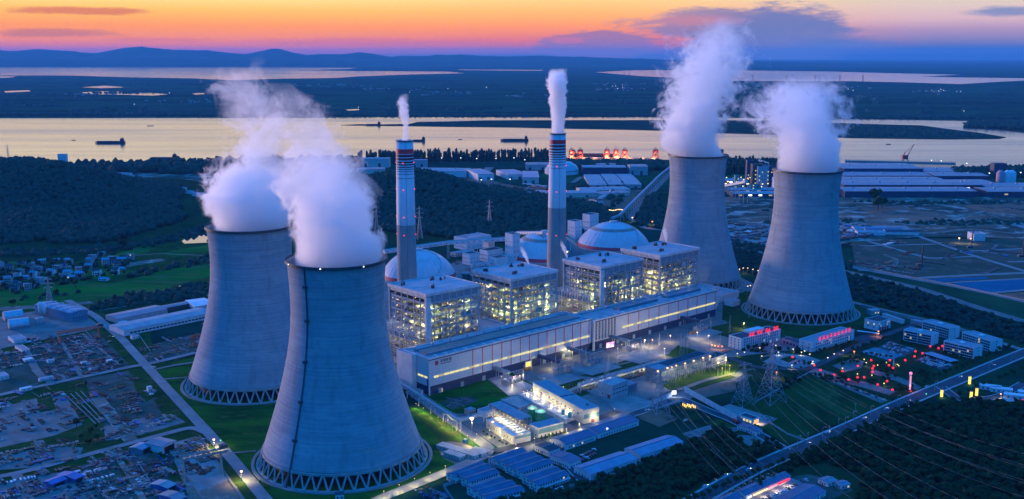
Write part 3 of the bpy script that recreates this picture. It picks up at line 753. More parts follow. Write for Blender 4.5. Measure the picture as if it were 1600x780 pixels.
# plant apron
sheet('apron', [(600, 560), (640, 610), (720, 660), (800, 715), (940, 668), (1060, 630), (1260, 560), (1330, 520), (1150, 430), (1000, 380), (780, 392), (600, 440), (560, 500)], M['slab'])
sheet('lawn', [(648, 622), (674, 618), (760, 592), (800, 622), (765, 645), (715, 647), (690, 640)], M['lawn'])
sheet('lawn', [(762, 591), (800, 583), (845, 608), (800, 620)], M['lawn'])
sheet('bare_patch', [(690, 632), (700, 622), (735, 620), (748, 626), (730, 634), (705, 640)], mat('bare_earth_patch', (.12, .10, .085), .95, (.05, .06, .04), .1, detail=8))
for pts in ([(866, 600), (905, 590), (930, 602), (888, 614)], [(905, 588), (965, 572), (1000, 563), (1010, 568), (930, 590)], [(942, 575), (1000, 556), (1030, 548), (1000, 562)], [(934, 596), (990, 580), (1008, 586), (950, 604)],
            [(870, 616), (930, 600), (945, 606), (900, 624)], [(1060, 540), (1130, 560), (1100, 572), (1040, 556)], [(1095, 515), (1140, 505), (1200, 512), (1230, 528), (1160, 535)], [(1020, 596), (1110, 574), (1150, 590), (1080, 612), (1050, 612)]):
    sheet('lawn', pts, M['grassy'])
sheet('lawn', [(1130, 470), (1165, 455), (1345, 480), (1360, 505), (1335, 520), (1250, 530), (1165, 512), (1128, 500)], M['grassy'])
sheet('dirt_field', [(1078, 612), (1120, 600), (1150, 596), (1150, 612), (1100, 622)], M['reddirt'])
# grassy field with pylons, gardens
sheet('grass_field', [(1140, 640), (1180, 600), (1262, 582), (1400, 625), (1230, 695), (1190, 670)], mat('meadow', (.026, .085, .020), .95, (.012, .036, .014), .02, detail=8, stretch=(1, .4, 1), c3=(.05, .09, .03), s3=1.5))
sheet('garden', [(1130, 560), (1260, 545), (1340, 530), (1420, 540), (1580, 560), (1440, 622), (1400, 628), (1262, 582), (1180, 600)], M['scrub'])
sheet('plaza', [(1192, 566), (1215, 552), (1260, 556), (1290, 566), (1275, 574), (1255, 576), (1225, 574)], M['pad'])
sheet('lawn', [(1218, 562), (1232, 557), (1246, 561), (1232, 567)], M['scrub'])
sheet('path', [(1262, 582), (1275, 575), (1400, 612), (1390, 618)], M['slab'])
sheet('car_park', [(1262, 583), (1282, 580), (1388, 626), (1376, 630)], M['slab'])
sheet('lawn', [(1290, 590), (1400, 622), (1404, 627), (1380, 623)], M['scrub'])
sheet('car_park', [(1368, 545), (1392, 533), (1432, 548), (1410, 559)], M['asphalt'])
sheet('sports_court', [(1343, 551), (1367, 543), (1410, 556), (1390, 564)], mat('teal_court', (.05, .22, .24), .8, (.04, .17, .2), .1))
sheet('car_park', [(1430, 563), (1449, 556), (1492, 572), (1472, 580)], M['asphalt'])
sheet('path', [(1362, 578), (1395, 586), (1425, 598), (1440, 606), (1432, 610), (1400, 596), (1360, 584)], M['slab'])
sheet('path', [(1300, 572), (1330, 560), (1352, 566), (1345, 576), (1320, 582)], M['slab'])
# woods ground
sheet('wood_floor', [(700, 810), (745, 778), (890, 764), (925, 752), (995, 727), (1068, 700), (1150, 668), (1225, 705), (1100, 790), (1080, 820)], M['scrub'])
sheet('wood_floor', [(1120, 820), (1230, 712), (1440, 640), (1600, 625), (1800, 640), (1800, 850), (1100, 850)], M['scrub'])
sheet('rough_ground', [(1240, 745), (1262, 742), (1290, 748), (1325, 752), (1332, 768), (1300, 780), (1290, 800), (1200, 800)], M['yard'])
sheet('forecourt', [(1120, 800), (1236, 748), (1262, 757), (1230, 790), (1180, 820)], M['rubble'])
sheet('gravel_lot', [(1145, 680), (1185, 682), (1205, 690), (1180, 705), (1160, 695)], M['slab'])
sheet('basin_lot', [(1066, 678), (1125, 660), (1160, 672), (1088, 692)], M['slab'])
sheet('gatehouse_yard', [(1118, 640), (1140, 632), (1215, 655), (1190, 668), (1165, 655)], M['pad'])
sheet('flower_bed', [(992, 652), (1025, 638), (1060, 655), (1030, 668)], M['reddirt'])
sheet('lawn', [(1062, 655), (1090, 645), (1098, 655), (1075, 662)], M['scrub'])
sheet('lawn', [(1098, 662), (1122, 655), (1150, 668), (1130, 670)], M['grassy'])
# east of the plant
sheet('wasteland', [(1108, 308), (1350, 308), (1480, 308), (1800, 310), (1800, 378), (1600, 374), (1440, 370), (1330, 380), (1180, 402), (1120, 378)], M['mott'])
sheet('wasteland', [(880, 306), (960, 300), (1010, 296), (1000, 320), (985, 345), (870, 350), (820, 325)], M['reddirt'])
sheet('red_slope', [(690, 282), (740, 276), (800, 290), (860, 300), (870, 330), (800, 312), (740, 300)], M['reddirt'])
sheet('field_plots', [(1330, 378), (1440, 373), (1800, 376), (1800, 470), (1600, 452), (1500, 440), (1420, 436), (1338, 420)], mat('field_plot_soil', (.10, .10, .07), .95, (.055, .065, .04), .01, detail=8, c3=(.17, .12, .09), s3=2))
sheet('storage_yard', [(1120, 352), (1200, 350), (1215, 370), (1195, 390), (1130, 378)], M['rubble'])
sheet('rubble_sheet', [(1362, 353), (1415, 353), (1440, 365), (1365, 364)], M['rubble'])
sheet('rubble_sheet', [(1565, 348), (1600, 347), (1640, 352), (1610, 360)], M['rubble'])
sheet('settling_pond', [(1478, 444), (1600, 436), (1700, 432), (1700, 450), (1600, 454), (1545, 458)], M['pool'])
sheet('settling_pond', [(1425, 438), (1540, 433), (1545, 436), (1462, 442)], M['pool'])
sheet('dirt_plot', [(1556, 461), (1600, 457), (1700, 455), (1700, 478), (1610, 474)], M['reddirt'])
sheet('wood_floor', [(1130, 384), (1195, 394), (1335, 424), (1600, 506), (1800, 560), (1800, 590), (1600, 545), (1480, 508), (1345, 476), (1160, 430)], M['scrub'])
for P_, w in ([(1330, 370), (1450, 404), (1475, 404)], 9), ([(1430, 368), (1530, 403), (1600, 424), (1680, 450)], 10), ([(1335, 385), (1462, 382)], 8), ([(1462, 404), (1525, 401)], 8), ([(1515, 393), (1600, 389), (1700, 386)], 9), ([(1575, 410), (1640, 408)], 8), \
              ([(1320, 416), (1420, 435), (1480, 446), (1540, 458), (1610, 474), (1700, 500)], 13), ([(1420, 436), (1510, 431), (1600, 427), (1700, 424)], 12), ([(1470, 443), (1600, 436), (1700, 432)], 7), ([(1545, 459), (1610, 453), (1700, 450)], 9):
    road('farm_road', P_, w, M['road'])
for P_ in ([(1180, 352), (1300, 330), (1420, 322), (1520, 316), (1640, 320)], [(1340, 345), (1440, 352), (1500, 340), (1560, 325), (1640, 330)], [(1440, 366), (1520, 358), (1590, 366), (1680, 360)], [(1130, 345), (1200, 338), (1300, 345), (1360, 352)]): road('dirt_track', P_, 11, M['dirt'])
for P_ in ([(1420, 330), (1470, 332), (1460, 336), (1415, 335)], [(1330, 324), (1380, 322), (1400, 328), (1350, 330)], [(1500, 318), (1660, 314), (1660, 330), (1560, 334), (1520, 328)], [(1170, 328), (1230, 322), (1250, 330), (1190, 336)]): sheet('earth_patch', P_, M['reddirt'])
road('dirt_track', [(1340, 423), (1370, 424), (1398, 416), (1402, 406), (1380, 398)], 8, M['dirt'])
road('canal', [(1150, 385), (1200, 398), (1335, 428), (1440, 452), (1530, 482), (1600, 503), (1700, 536)], 16, M['slab'])
road('road', [(1320, 470), (1400, 490), (1480, 508), (1560, 535), (1680, 575)], 9, M['road'])

# main roads
road('road', [(1040, 812), (1120, 765), (1180, 732), (1240, 706), (1320, 672), (1405, 633), (1460, 610), (1520, 585), (1600, 552), (1700, 515)], 14, M['asphalt'], edge=2.2)
road('road', [(1228, 705), (1195, 685), (1150, 660), (1100, 640), (1060, 622), (1010, 641), (960, 658), (900, 680), (868, 705), (930, 770)], 9, M['asphalt'], edge=1.2)
road('road', [(1470, 605), (1500, 628), (1560, 622), (1600, 600)], 9, M['asphalt'], edge=1)
road('road', [(1140, 560), (1180, 575), (1262, 579), (1330, 545), (1400, 518), (1440, 505)], 9, M['asphalt'])
sheet('painted_court', [(1330, 530), (1362, 520), (1378, 526), (1345, 537)], M['asphalt'])
road('road', [(640, 612), (700, 655), (772, 706), (700, 738), (590, 782), (540, 810)], 11, M['road'])
road('road', [(772, 706), (840, 690), (905, 668)], 9, M['asphalt'])
road('road', [(905, 668), (850, 636), (800, 598), (780, 590)], 7, M['asphalt'])
road('road', [(905, 668), (960, 645), (1010, 628), (1062, 610)], 8, M['asphalt'])
road('road', [(890, 617), (935, 603), (1005, 584), (1050, 572), (1110, 556), (1140, 548)], 7, M['asphalt'])
road('road', [(860, 625), (905, 605), (960, 590), (1040, 566)], 6, M['road'])
road('road', [(1062, 610), (1100, 596), (1145, 584), (1160, 575)], 6, M['slab'])
sheet('substation_apron', [(916, 612), (935, 606), (990, 620), (1020, 628), (1022, 636), (975, 646), (960, 642), (948, 628)], M['pad'])
road('road', [(105, 470), (150, 495), (190, 530), (228, 572), (300, 650), (360, 715), (440, 812)], 10, M['road'])
road('road', [(-60, 632), (0, 618), (110, 594), (210, 573), (240, 568), (310, 551), (330, 545)], 8, M['road'])
road('road', [(-60, 758), (40, 738), (150, 708), (240, 684), (300, 668), (330, 680)], 8, M['road'])
road('road', [(38, 545), (60, 585), (85, 602)], 8, M['slab'])
road('road', [(95, 532), (128, 592)], 4, M['slab']); road('road', [(128, 522), (188, 572)], 4, M['slab'])
road('road', [(235, 580), (270, 572), (312, 566)], 5, M['slab']); road('road', [(250, 594), (300, 590)], 4, M['slab'])
road('road', [(25, 742), (55, 800)], 8, M['slab']); road('road', [(172, 700), (200, 740), (240, 810)], 5, M['dirt'])
road('road', [(60, 690), (75, 728)], 8, M['slab']); road('road', [(150, 620), (205, 690)], 12, M['dirt'])
road('path', [(330, 712), (400, 706)], 3, M['slab']); road('path', [(400, 752), (440, 748)], 2, M['slab'])
road('road', [(1050, 268), (1010, 310), (985, 340), (1010, 358), (1060, 362)], 16, M['slab'])
road('road', [(745, 282), (765, 262)], 26, M['slab']); road('road', [(712, 296), (730, 290), (770, 275)], 6, M['road'])
road('pale_strip', [(895, 286), (908, 277)], 14, M['slab'])

# ------------------------------------------------------------------ cooling towers
def cooling_tower(label, base, top_py, rim_r, throat, base_r, ladder_ang=None, lights=0, zbase=12.0, top_x=None):
    x, y = G(*base); h = topz(x, y, top_py)
    t = thing('cooling_tower', label, 'cooling tower', (x, y, 0), 0, 'four concrete cooling towers')
    zt = .80 * h; c = (zt - zbase) / math.sqrt((base_r / throat) ** 2 - 1)
    rr = lambda z: throat * math.sqrt(1 + ((z - zt) / (c if z < zt else c * (h - zt) / (h - zt))) ** 2) if z < zt else throat + (rim_r - throat) * ((z - zt) / (h - zt)) ** 1.6
    zs = [zbase + (h - zbase) * k / 60 for k in range(61)]
    prof = [(rr(z), z) for z in zs] + [(rr(z) - .9, z) for z in zs[::-1]]
    b = MB(); b.lathe(prof, 128, close=True); s = b.build('shell', M['shell'], t, smooth=True)
    # rim walkway ring and railing
    b = MB(); b.lathe([(rim_r + .01, h - 2.0), (rim_r + 1.5, h - 1.4), (rim_r + 1.5, h - .5), (rim_r - .95, h + .25), (rim_r - .95, h + .02), (rim_r, h)], 96)
    b.lathe([(rim_r + 1.45, h - .5), (rim_r + 1.45, h + .8), (rim_r + 1.35, h + .8), (rim_r + 1.35, h - .5)], 96)
    b.build('rim_walkway', M['dsteel'], t)
    b = MB(); b.lathe([(base_r + .02, zbase - 1.2), (base_r + .5, zbase - 1.0), (base_r + .5, zbase + .8), (base_r + .02, zbase + 1.2)], 128); b.build('ring_beam', M['conc'], t)
    # raking support legs in V pairs
    nV = 44; foot_r = base_r + 4.2
    leg = MB(); dth = math.pi / nV * .92
    for sgn in (-1, 1):
        leg = MB(); a1 = sgn * dth
        leg.bar((foot_r * math.cos(sgn * .004), foot_r * math.sin(sgn * .004), .3), ((base_r - .2) * math.cos(a1), (base_r - .2) * math.sin(a1), zbase - .3), 1.25, 1.1)
        o = leg.build('support_leg', M['conc'], t)
        for k in range(1, nV): cp(o, (0, 0, 0), None, 2 * math.pi * k / nV)
    b = MB()
    b.lathe([(foot_r + 1.2, 0), (foot_r + 1.2, .6), (foot_r - 1.6, .6), (foot_r - 1.6, 0)], 96); b.build('foot_ring', M['conc'], t)
    b = MB(); b.lathe([(foot_r + 5.2, -.3), (foot_r + 5.2, 1.1), (foot_r + 2.6, 1.1), (foot_r + 2.6, -.3)], 128); b.build('basin_wall', M['road'], t)
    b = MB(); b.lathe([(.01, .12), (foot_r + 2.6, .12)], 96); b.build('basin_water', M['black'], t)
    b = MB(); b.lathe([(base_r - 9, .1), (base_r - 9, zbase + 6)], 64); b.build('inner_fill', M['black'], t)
    if ladder_ang is not None:
        b = MB(); ca = R(ladder_ang)
        def sp(z, da=0, off=.5): return ((rr(z) + off) * math.cos(ca + da), (rr(z) + off) * math.sin(ca + da), z)
        zz = [z for z in np.linspace(zbase, h - 1, 40)]
        for a_, b_ in zip(zz, zz[1:]):
            b.bar(sp(a_, -.010), sp(b_, -.010), .35); b.bar(sp(a_, .010), sp(b_, .010), .35); b.bar(sp(a_, -.010), sp(b_, .010), .25); b.bar(sp(a_, 0, .3), sp(b_, 0, .3), .9)
        q = sp(zbase); b.bar(q, ((foot_r + 2) * math.cos(ca), (foot_r + 2) * math.sin(ca), .5), 1.6)
        lad = b.build('ladder_cage', M['dsteel'], t)
        for z in (h * .2, h * .37, h * .55, h * .74, h * .9):
            q = sp(z, 0, 1.0); b = MB(); b.rbox(q[0], q[1], q[2], 2.4, 3.0, 2.0, ca); b.build('rest_platform', M['dsteel'], lad)
    for k in range(lights):
        a = R(-90 + (k - (lights - 1) / 2) * 48 - 8); b = MB(); b.ico(((rim_r + 1.2) * math.cos(a), (rim_r + 1.2) * math.sin(a), h - .2), .75, 1); b.build('rim_lamp', E_cool, t)
    return t, (x, y, h), rr
# fix copies of legs: they are parented below
_cp = cp
def cp(o, loc, parent=None, rz=None, scale=None):
    c = _cp(o, loc, parent, rz, scale)
    if parent is None and o.parent is not None: c.parent = o.parent
    return c
T1 = cooling_tower('cooling tower behind the nearest one, second from the left, steam bulging over its left rim', (402, 596), 352, 42, 40, 66, ladder_ang=183)
T2 = cooling_tower('nearest and largest cooling tower with a dark ladder running down its front', (536, 715), 404, 39.3, 37.6, 65, ladder_ang=-119, lights=3)
T3 = cooling_tower('farthest cooling tower, rising behind the boiler houses at the far end of the plant', (1084, 442), 242, 41.5, 39, 66, zbase=13)
T4 = cooling_tower('cooling tower standing alone on the right behind the red-lettered office blocks', (1250, 486), 265, 43, 40, 66, zbase=13)

# ------------------------------------------------------------------ the plant's own axes
HA = R(42.4); HO = Vector((-81.2, 961.8)); UU = Vector((math.cos(HA), math.sin(HA))); VV_ = Vector((-UU.y, UU.x))
def LP(u, v): p = HO + UU * u + VV_ * v; return p.x, p.y
def loc_uv(px, py, z=0.0):
    p = Vector(G(px, py, z)) - HO; return p.dot(UU), p.dot(VV_)

# chimneys
def chimney(label, px, py, z, r0, r1, paint_py, bands, lightrows):
    x, y = G(px, py, z); t = thing('chimney', label, 'chimney', (x, y, 0), 0, 'two striped chimneys')
    rr = lambda q: r0 + (r1 - r0) * q / z
    zp = topz(x, y - rr(z * .5), paint_py)
    b = MB(); b.lathe([(rr(0), 0), (rr(zp), zp)], 64); b.build('concrete_shaft', mat('chimney_concrete', (.36, .34, .32), .9, (.27, .26, .25), .08, stretch=(1, 1, .35), detail=7, bump=.3), t, smooth=True)
    b = MB(); b.lathe([(rr(zp) + .06, zp), (r1 + .06, z), (r1 - .8, z), (r1 - .8, z - 4)], 64); b.build('painted_shaft', mat('chimney_white_paint', (.60, .60, .60), .7, (.48, .49, .5), .06, stretch=(1, 1, .3), detail=6), t, smooth=True)
    b = MB(); b.lathe([(.01, z - 3.9), (r1 - .8, z - 3.9)], 48); b.build('flue_cap', M['black'], t)
    b = MB(); b.lathe([(r1 + .1, z - 1.6), (r1 + .7, z - 1.4), (r1 + .7, z - .2), (r1 - .1, z + .1)], 64); b.build('top_ring', M['dsteel'], t)
    for p0, p1, mm in bands:
        z1 = topz(x, y - r1, p0); z0 = topz(x, y - r1, p1)
        b = MB(); b.lathe([(rr(z0) + .1, z0), (rr(z0) + .16, z0), (rr(z1) + .16, z1), (rr(z1) + .1, z1)], 64); b.build('paint_band', M[mm], t)
    for lp in lightrows:
        zz = topz(x, y - r1, lp)
        for k in range(4):
            a = R(-97 + 90 * k + 0); q = rr(zz) + .5; b = MB(); b.ico((q * math.cos(a), q * math.sin(a), zz), .62, 1); b.build('aviation_lamp', E_red, t)
    b = MB()
    for k in range(30):
        z0 = z * k / 30; z1 = z * (k + 1) / 30; b.bar(((rr(z0) + .3) * .2, -(rr(z0) + .3) * .98, z0), ((rr(z1) + .3) * .2, -(rr(z1) + .3) * .98, z1), .25)
    b.build('ladder', M['dsteel'], t)
    return t, (x, y, z)
def mkb(y0, spec): return [(y0 + a, y0 + b, m) for a, b, m in spec]
SP1 = [(14.5, 22, 'red'), (22.9, 27.2, 'dred'), (28.4, 32, 'dred'), (33.6, 36.4, 'dred'), (37.8, 40.0, 'dred'), (41.8, 43.6, 'dred'), (45.3, 46.7, 'navy'), (49.0, 50.0, 'navy'), (53.4, 54.2, 'navy'), (60.0, 60.7, 'navy')]
SP2 = [(11, 17.5, 'red'), (19, 22.6, 'dred'), (24.2, 27.2, 'dred'), (29, 31.4, 'dred'), (33.2, 35.2, 'dred'), (37, 38.6, 'dred'), (41, 42.3, 'navy'), (45, 46, 'navy'), (49.5, 50.3, 'navy'), (55, 55.6, 'navy')]
C1 = chimney('striped chimney on the left with a thin wisp of smoke before the hill', 632, 219, 230, 12.6, 10.2, 353, mkb(219, SP1), (255, 297, 340, 368))
C2 = chimney('striped chimney in the middle beside the domes, with a thick column of smoke', 871.5, 208, 230, 13.8, 10.3, 326, mkb(208, SP2), (260, 300, 368))

# coal storage domes
def dome(label, px, py, r, h, skyl=True, partial=False, dark=False):
    x, y = G(px, py, 4); t = thing('storage_dome', label, 'dome', (x, y, 0), HA, 'three round storage domes')
    Rs = (r * r + h * h) / (2 * h)
    def pr(q): return (math.sqrt(max(0, Rs * Rs - (Rs - h + q) ** 2)), q + 4)        # radius at height q above the springing
    qs = [h * (1 - math.cos(math.pi / 2 * k / 24)) / 1 for k in range(25)]
    qs = [h * math.sin(math.pi / 2 * k / 24) for k in range(25)]
    b = MB(); b.lathe([pr(q) for q in qs], 96); sh = b.build('shell', M['domec'], t, smooth=True)
    def bandmesh(q0, q1, off, nm, m, a0=0.0, a1=2 * math.pi, n=96):
        b = MB(); b.lathe([(pr(q0 + (q1 - q0) * k / 6)[0] + off, pr(q0 + (q1 - q0) * k / 6)[1] + off * .3) for k in range(7)], n, a0=a0, a1=a1); return b.build(nm, m, t, smooth=True)
    bandmesh(h * .0, h * .13, .25, 'red_band', M['red'])
    b = MB(); b.lathe([(r + 1.5, 0), (r + 1.5, 3.2), (r, 4.0)], 96); b.build('base_wall', M['conc'], t)
    if skyl:
        bandmesh(h * .70, h * .80, .25, 'skylight_band', M['brown'] if not partial else mat('pale_glazing', (.45, .52, .52), .3), *( (R(210), R(320)) if partial else (0.0, 2 * math.pi)))
    b = MB()
    for k in range(36):
        a = 2 * math.pi * k / 36
        for q0, q1 in zip(qs[:-2:2], qs[2::2]):
            p0 = pr(q0); p1 = pr(q1); b.bar(((p0[0] + .12) * math.cos(a), (p0[0] + .12) * math.sin(a), p0[1]), ((p1[0] + .12) * math.cos(a), (p1[0] + .12) * math.sin(a), p1[1] + .1), .22)
    b.build('seam_ribs', M['galv'], t)
    b = MB(); b.lathe([(7.5, h + 3.2), (7.5, h + 5.0), (6.5, h + 5.6), (.01, h + 6.2)], 32); b.build('cap', M['steel'], t)
    b = MB(); b.lathe([(7.0, h + 6.2), (7.0, h + 6.4), (6.8, h + 6.4)], 32); b.build('cap_rail', M['dsteel'], t)
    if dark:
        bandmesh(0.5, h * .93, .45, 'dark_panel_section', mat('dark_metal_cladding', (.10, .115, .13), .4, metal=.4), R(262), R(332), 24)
    b = MB()
    for k in range(26):
        a0 = R(250) + k * R(2.2); q0 = h * k / 27 * .99; q1 = h * (k + 1) / 27 * .99; p0 = pr(q0); p1 = pr(q1); a1 = a0 + R(2.2)
        b.bar(((p0[0] + .8) * math.cos(a0), (p0[0] + .8) * math.sin(a0), p0[1] + .6), ((p1[0] + .8) * math.cos(a1), (p1[0] + .8) * math.sin(a1), p1[1] + .6), .7)
    b.build('stair', M['steel'], t)
    return t
dome('storage dome on the left behind the first chimney with a short pale skylight arc', 654, 430, 57, 39, partial=True)
dome('middle storage dome partly hidden by the second chimney, its right side clad in dark panels', 852, 399, 64, 40, dark=True)
dome('storage dome on the right with a full brown skylight ring', 958, 382, 64, 40)

# ------------------------------------------------------------------ boiler houses
WARM = (1.0, .80, .46)
def boiler_house(label, u0, v0, H, Wd=71, Dp=66, lift=True, annex=False, nlamp=84, seed=1):
    rnd = random.Random(seed)
    x, y = LP(u0, v0); t = thing('boiler_house', label, 'boiler house', (x, y, 0), HA, 'four open steel boiler houses')
    cl = H - 9.5
    b = MB(); b.box(-1.2, -1.2, H - 1.0, Wd + 1.2, Dp + 1.2, H); b.build('roof', mat('boiler_roof', (.36, .39, .40), .75, (.27, .29, .30), .08, detail=7), t)
    b = MB()
    for q in ((-1.6, -1.6, Wd + 1.6, -1.2), (-1.6, Dp + 1.2, Wd + 1.6, Dp + 1.6), (-1.6, -1.2, -1.2, Dp + 1.2), (Wd + 1.2, -1.2, Wd + 1.6, Dp + 1.2)): b.box(q[0], q[1], H - 2.2, q[2], q[3], H + 1.1)
    b.box(-1.1, Dp * .5 - .3, H + .003, Wd + 1.1, Dp * .5 + .3, H + .3)
    b.build('roof_edge', M['steelw'], t)
    pan = mat('cladding_panel', (.20, .27, .31), .5, (.16, .22, .26), .1)
    # cladding band under the roof, panel by panel
    n = 9
    for k in range(n):
        a = Wd * k / n; b = MB(); b.box(a + .15, -.5, cl, a + Wd / n - .15, -.05, H - 2.3); b.build('cladding_panel', pan, t)
        b = MB(); b.box(a + .15, Dp + .05, cl, a + Wd / n - .15, Dp + .5, H - 2.3); b.build('cladding_panel', pan, t)
    for k in range(8):
        a = Dp * k / 8; b = MB(); b.box(-.5, a + .1, H - 5.5, -.05, a + Dp / 8 - .1, H - 2.3); b.build('cladding_panel', M['steelw'], t)
        b = MB(); b.box(Wd + .05, a + .1, cl, Wd + .5, a + Dp / 8 - .1, H - 2.3); b.build('cladding_panel', pan, t)
    # columns
    xs = [Wd * k / 7 for k in range(8)]; ys = [Dp * k / 6 for k in range(7)]
    mc = M['steel']
    for i, xx in enumerate(xs):
        for j, yy in enumerate(ys):
            if i in (0, 7) or j in (0, 6) or (i in (2, 5)): 
                b = MB(); w = 2.0 if (i in (0, 7) and j in (0, 6)) else 1.15; b.box(xx - w / 2, yy - w / 2, 0, xx + w / 2, yy + w / 2, H - 1.05); b.build('column', mc, t)
    levels = [8, 15, 22, 29, 36, 43, 50, 57, 64, 71]; levels = [z for z in levels if z < H - 8]
    # platforms: gratings round the boiler
    gm = mat('grating', (.16, .18, .19), .6, metal=.2)
    for z in levels:
        b = MB(); dpt = rnd.choice((5, 7, 9)); dl = rnd.choice((6, 8, 10))
        segs = [(0, 0, Wd, dpt), (0, dpt, dl, Dp - 6), (Wd - 7, dpt, Wd, Dp - 6), (0, Dp - 6, Wd, Dp)]
        for q in segs: b.box(q[0] + .02, q[1] + .02, z, q[2] - .02, q[3] - .02, z + .22)
        plat = b.build('platform', gm, t)
        b = MB()
        for hh in (.6, 1.15):
            b.bar((0, -.1, z + hh), (Wd, -.1, z + hh), .12); b.bar((-.1, 0, z + hh), (-.1, Dp, z + hh), .12); b.bar((Wd + .1, 0, z + hh), (Wd + .1, Dp, z + hh), .12)
        for k in range(24): b.bar((Wd * k / 24, -.1, z), (Wd * k / 24, -.1, z + 1.2), .1)
        for k in range(22): b.bar((-.1, Dp * k / 22, z), (-.1, Dp * k / 22, z + 1.2), .1)
        b.build('handrail', M['steelw'], plat)
    b = MB()
    for z in levels + [H - 9.8]:
        b.bar((0, 0, z - .3), (Wd, 0, z - .3), .6); b.bar((0, 0, z - .3), (0, Dp, z - .3), .6); b.bar((Wd, 0, z - .3), (Wd, Dp, z - .3), .6); b.bar((0, Dp, z - .3), (Wd, Dp, z - .3), .6)
        for yy in ys[1:-1]: b.bar((0, yy, z - .3), (Wd * .22, yy, z - .3), .4)
    for z0, z1 in zip([0] + levels, levels):
        for i in range(7):
            if rnd.random() < .45:
                a_, c_ = (xs[i], xs[i + 1]) if rnd.random() < .5 else (xs[i + 1], xs[i]); b.bar((a_, 0, z0), (c_, 0, z1), .35)
        for j in range(6):
            if rnd.random() < .6:
                a_, c_ = (ys[j], ys[j + 1]) if rnd.random() < .5 else (ys[j + 1], ys[j]); b.bar((0, a_, z0), (0, c_, z1), .35); b.bar((Wd, a_, z0), (Wd, c_, z1), .35)
    b.build('steel_frame', M['steelw'], t)
    # boiler casing hung in the frame
    fm = mat('boiler_casing', (.26, .28, .22), .5, (.14, .155, .13), .25, metal=.3, stretch=(1, 1, .2))
    b = MB(); b.box(13, 14, 10, Wd - 13, Dp - 14, H - 11)
    for z in range(14, int(H - 12), 5): b.box(12.6, 13.6, z, Wd - 12.6, Dp - 13.6, z + .7)
    for k in range(18): xx = 14 + (Wd - 28) * k / 17; b.box(xx - .2, 13.4, 10, xx + .2, 13.9, H - 11)
    b.add([(13, 14, 10), (Wd - 13, 14, 10), (Wd - 13, Dp - 14, 10), (13, Dp - 14, 10), (Wd / 2 - 4, Dp / 2 - 4, 3), (Wd / 2 + 4, Dp / 2 - 4, 3), (Wd / 2 + 4, Dp / 2 + 4, 3), (Wd / 2 - 4, Dp / 2 + 4, 3)], [(0, 1, 5, 4), (1, 2, 6, 5), (2, 3, 7, 6), (3, 0, 4, 7)])
    b.build('boiler', fm, t)
    # coal and steam pipes, silos, ducts, cable trays, stairs
    for k in range(26):
        b = MB(); xx = rnd.uniform(4, Wd - 4); yy = rnd.uniform(1.2, 10); z0 = rnd.choice([0, 8, 15, 22]); z1 = rnd.uniform(z0 + 20, H - 11); r = rnd.uniform(.45, .95)
        b.tube((xx, yy, z0), (xx, yy, z1), r); x2 = xx + rnd.uniform(-9, 9); b.tube((xx, yy, z1), (min(max(x2, 2), Wd - 2), yy + 2, z1 + rnd.uniform(0, 3)), r); b.build('pipe', M['alum'], t)
    for k in range(20):
        b = MB(); yy = rnd.uniform(4, Dp - 4); xx = rnd.uniform(1.2, 10); z0 = rnd.choice([0, 8, 15]); z1 = rnd.uniform(z0 + 15, H - 12); r = rnd.uniform(.4, .9)
        b.tube((xx, yy, z0), (xx, yy, z1), r); b.tube((xx, yy, z1), (xx + 1, min(yy + rnd.uniform(3, 12), Dp - 3), z1), r); b.build('pipe', M['alum'], t)
    for k in range(6):
        b = MB(); cx = 6 + k * (Wd - 12) / 5; b.tube((cx, 5.2, 8.2), (cx, 5.2, 20), 2.2, n=14); b.tube((cx, 5.2, 4), (cx, 5.2, 8.2), .6, 2.2, n=14); b.build('coal_mill_hopper', M['alum'], t)
    for k in range(7):
        b = MB(); z = rnd.choice(levels) + .25; xx = rnd.uniform(3, Wd - 12); b.box(xx, 1.2, z, xx + rnd.uniform(3, 8), 4.2, z + rnd.uniform(2, 4)); b.build('equipment_cabinet', rnd.choice([M['steelw'], M['alum'], M['teal']]), t)
    b = MB()
    for z0, z1 in zip([0] + levels, levels):
        s_ = 1 if levels.index(z1) % 2 else -1; b.bar((Wd * .5 - 5 * s_, -1.2, z0 + .2), (Wd * .5 + 5 * s_, -1.2, z1 + .1), .9)
        b.bar((-1.3, Dp * .55 - 5 * s_, z0 + .2), (-1.3, Dp * .55 + 5 * s_, z1 + .1), .9)
    b.build('stair_flights', M['steel'], t)
    if lift:
        b = MB(); b.box(-3.2, -3.4, 0, 3.2, -.6, H - 4); b.build('lift_shaft', M['steelw'], t)
    for cx, cyy in ((Wd * .32, Dp * .30), (Wd * .66, Dp * .78), (Wd * .8, Dp * .7), (Wd * .12, Dp * .8)):
        b = MB()
        for q in range(5):
            ox = cx + rnd.uniform(-4, 4); oy = cyy + rnd.uniform(-2.4, 2.4); b.box(ox, oy, H + .003, ox + rnd.uniform(1, 2.5), oy + rnd.uniform(1, 2), H + rnd.uniform(1.5, 3.5)); b.tube((ox, oy, H), (ox, oy, H + rnd.uniform(3, 5)), .35)
        b.build('roof_vents', M['dsteel'], t)
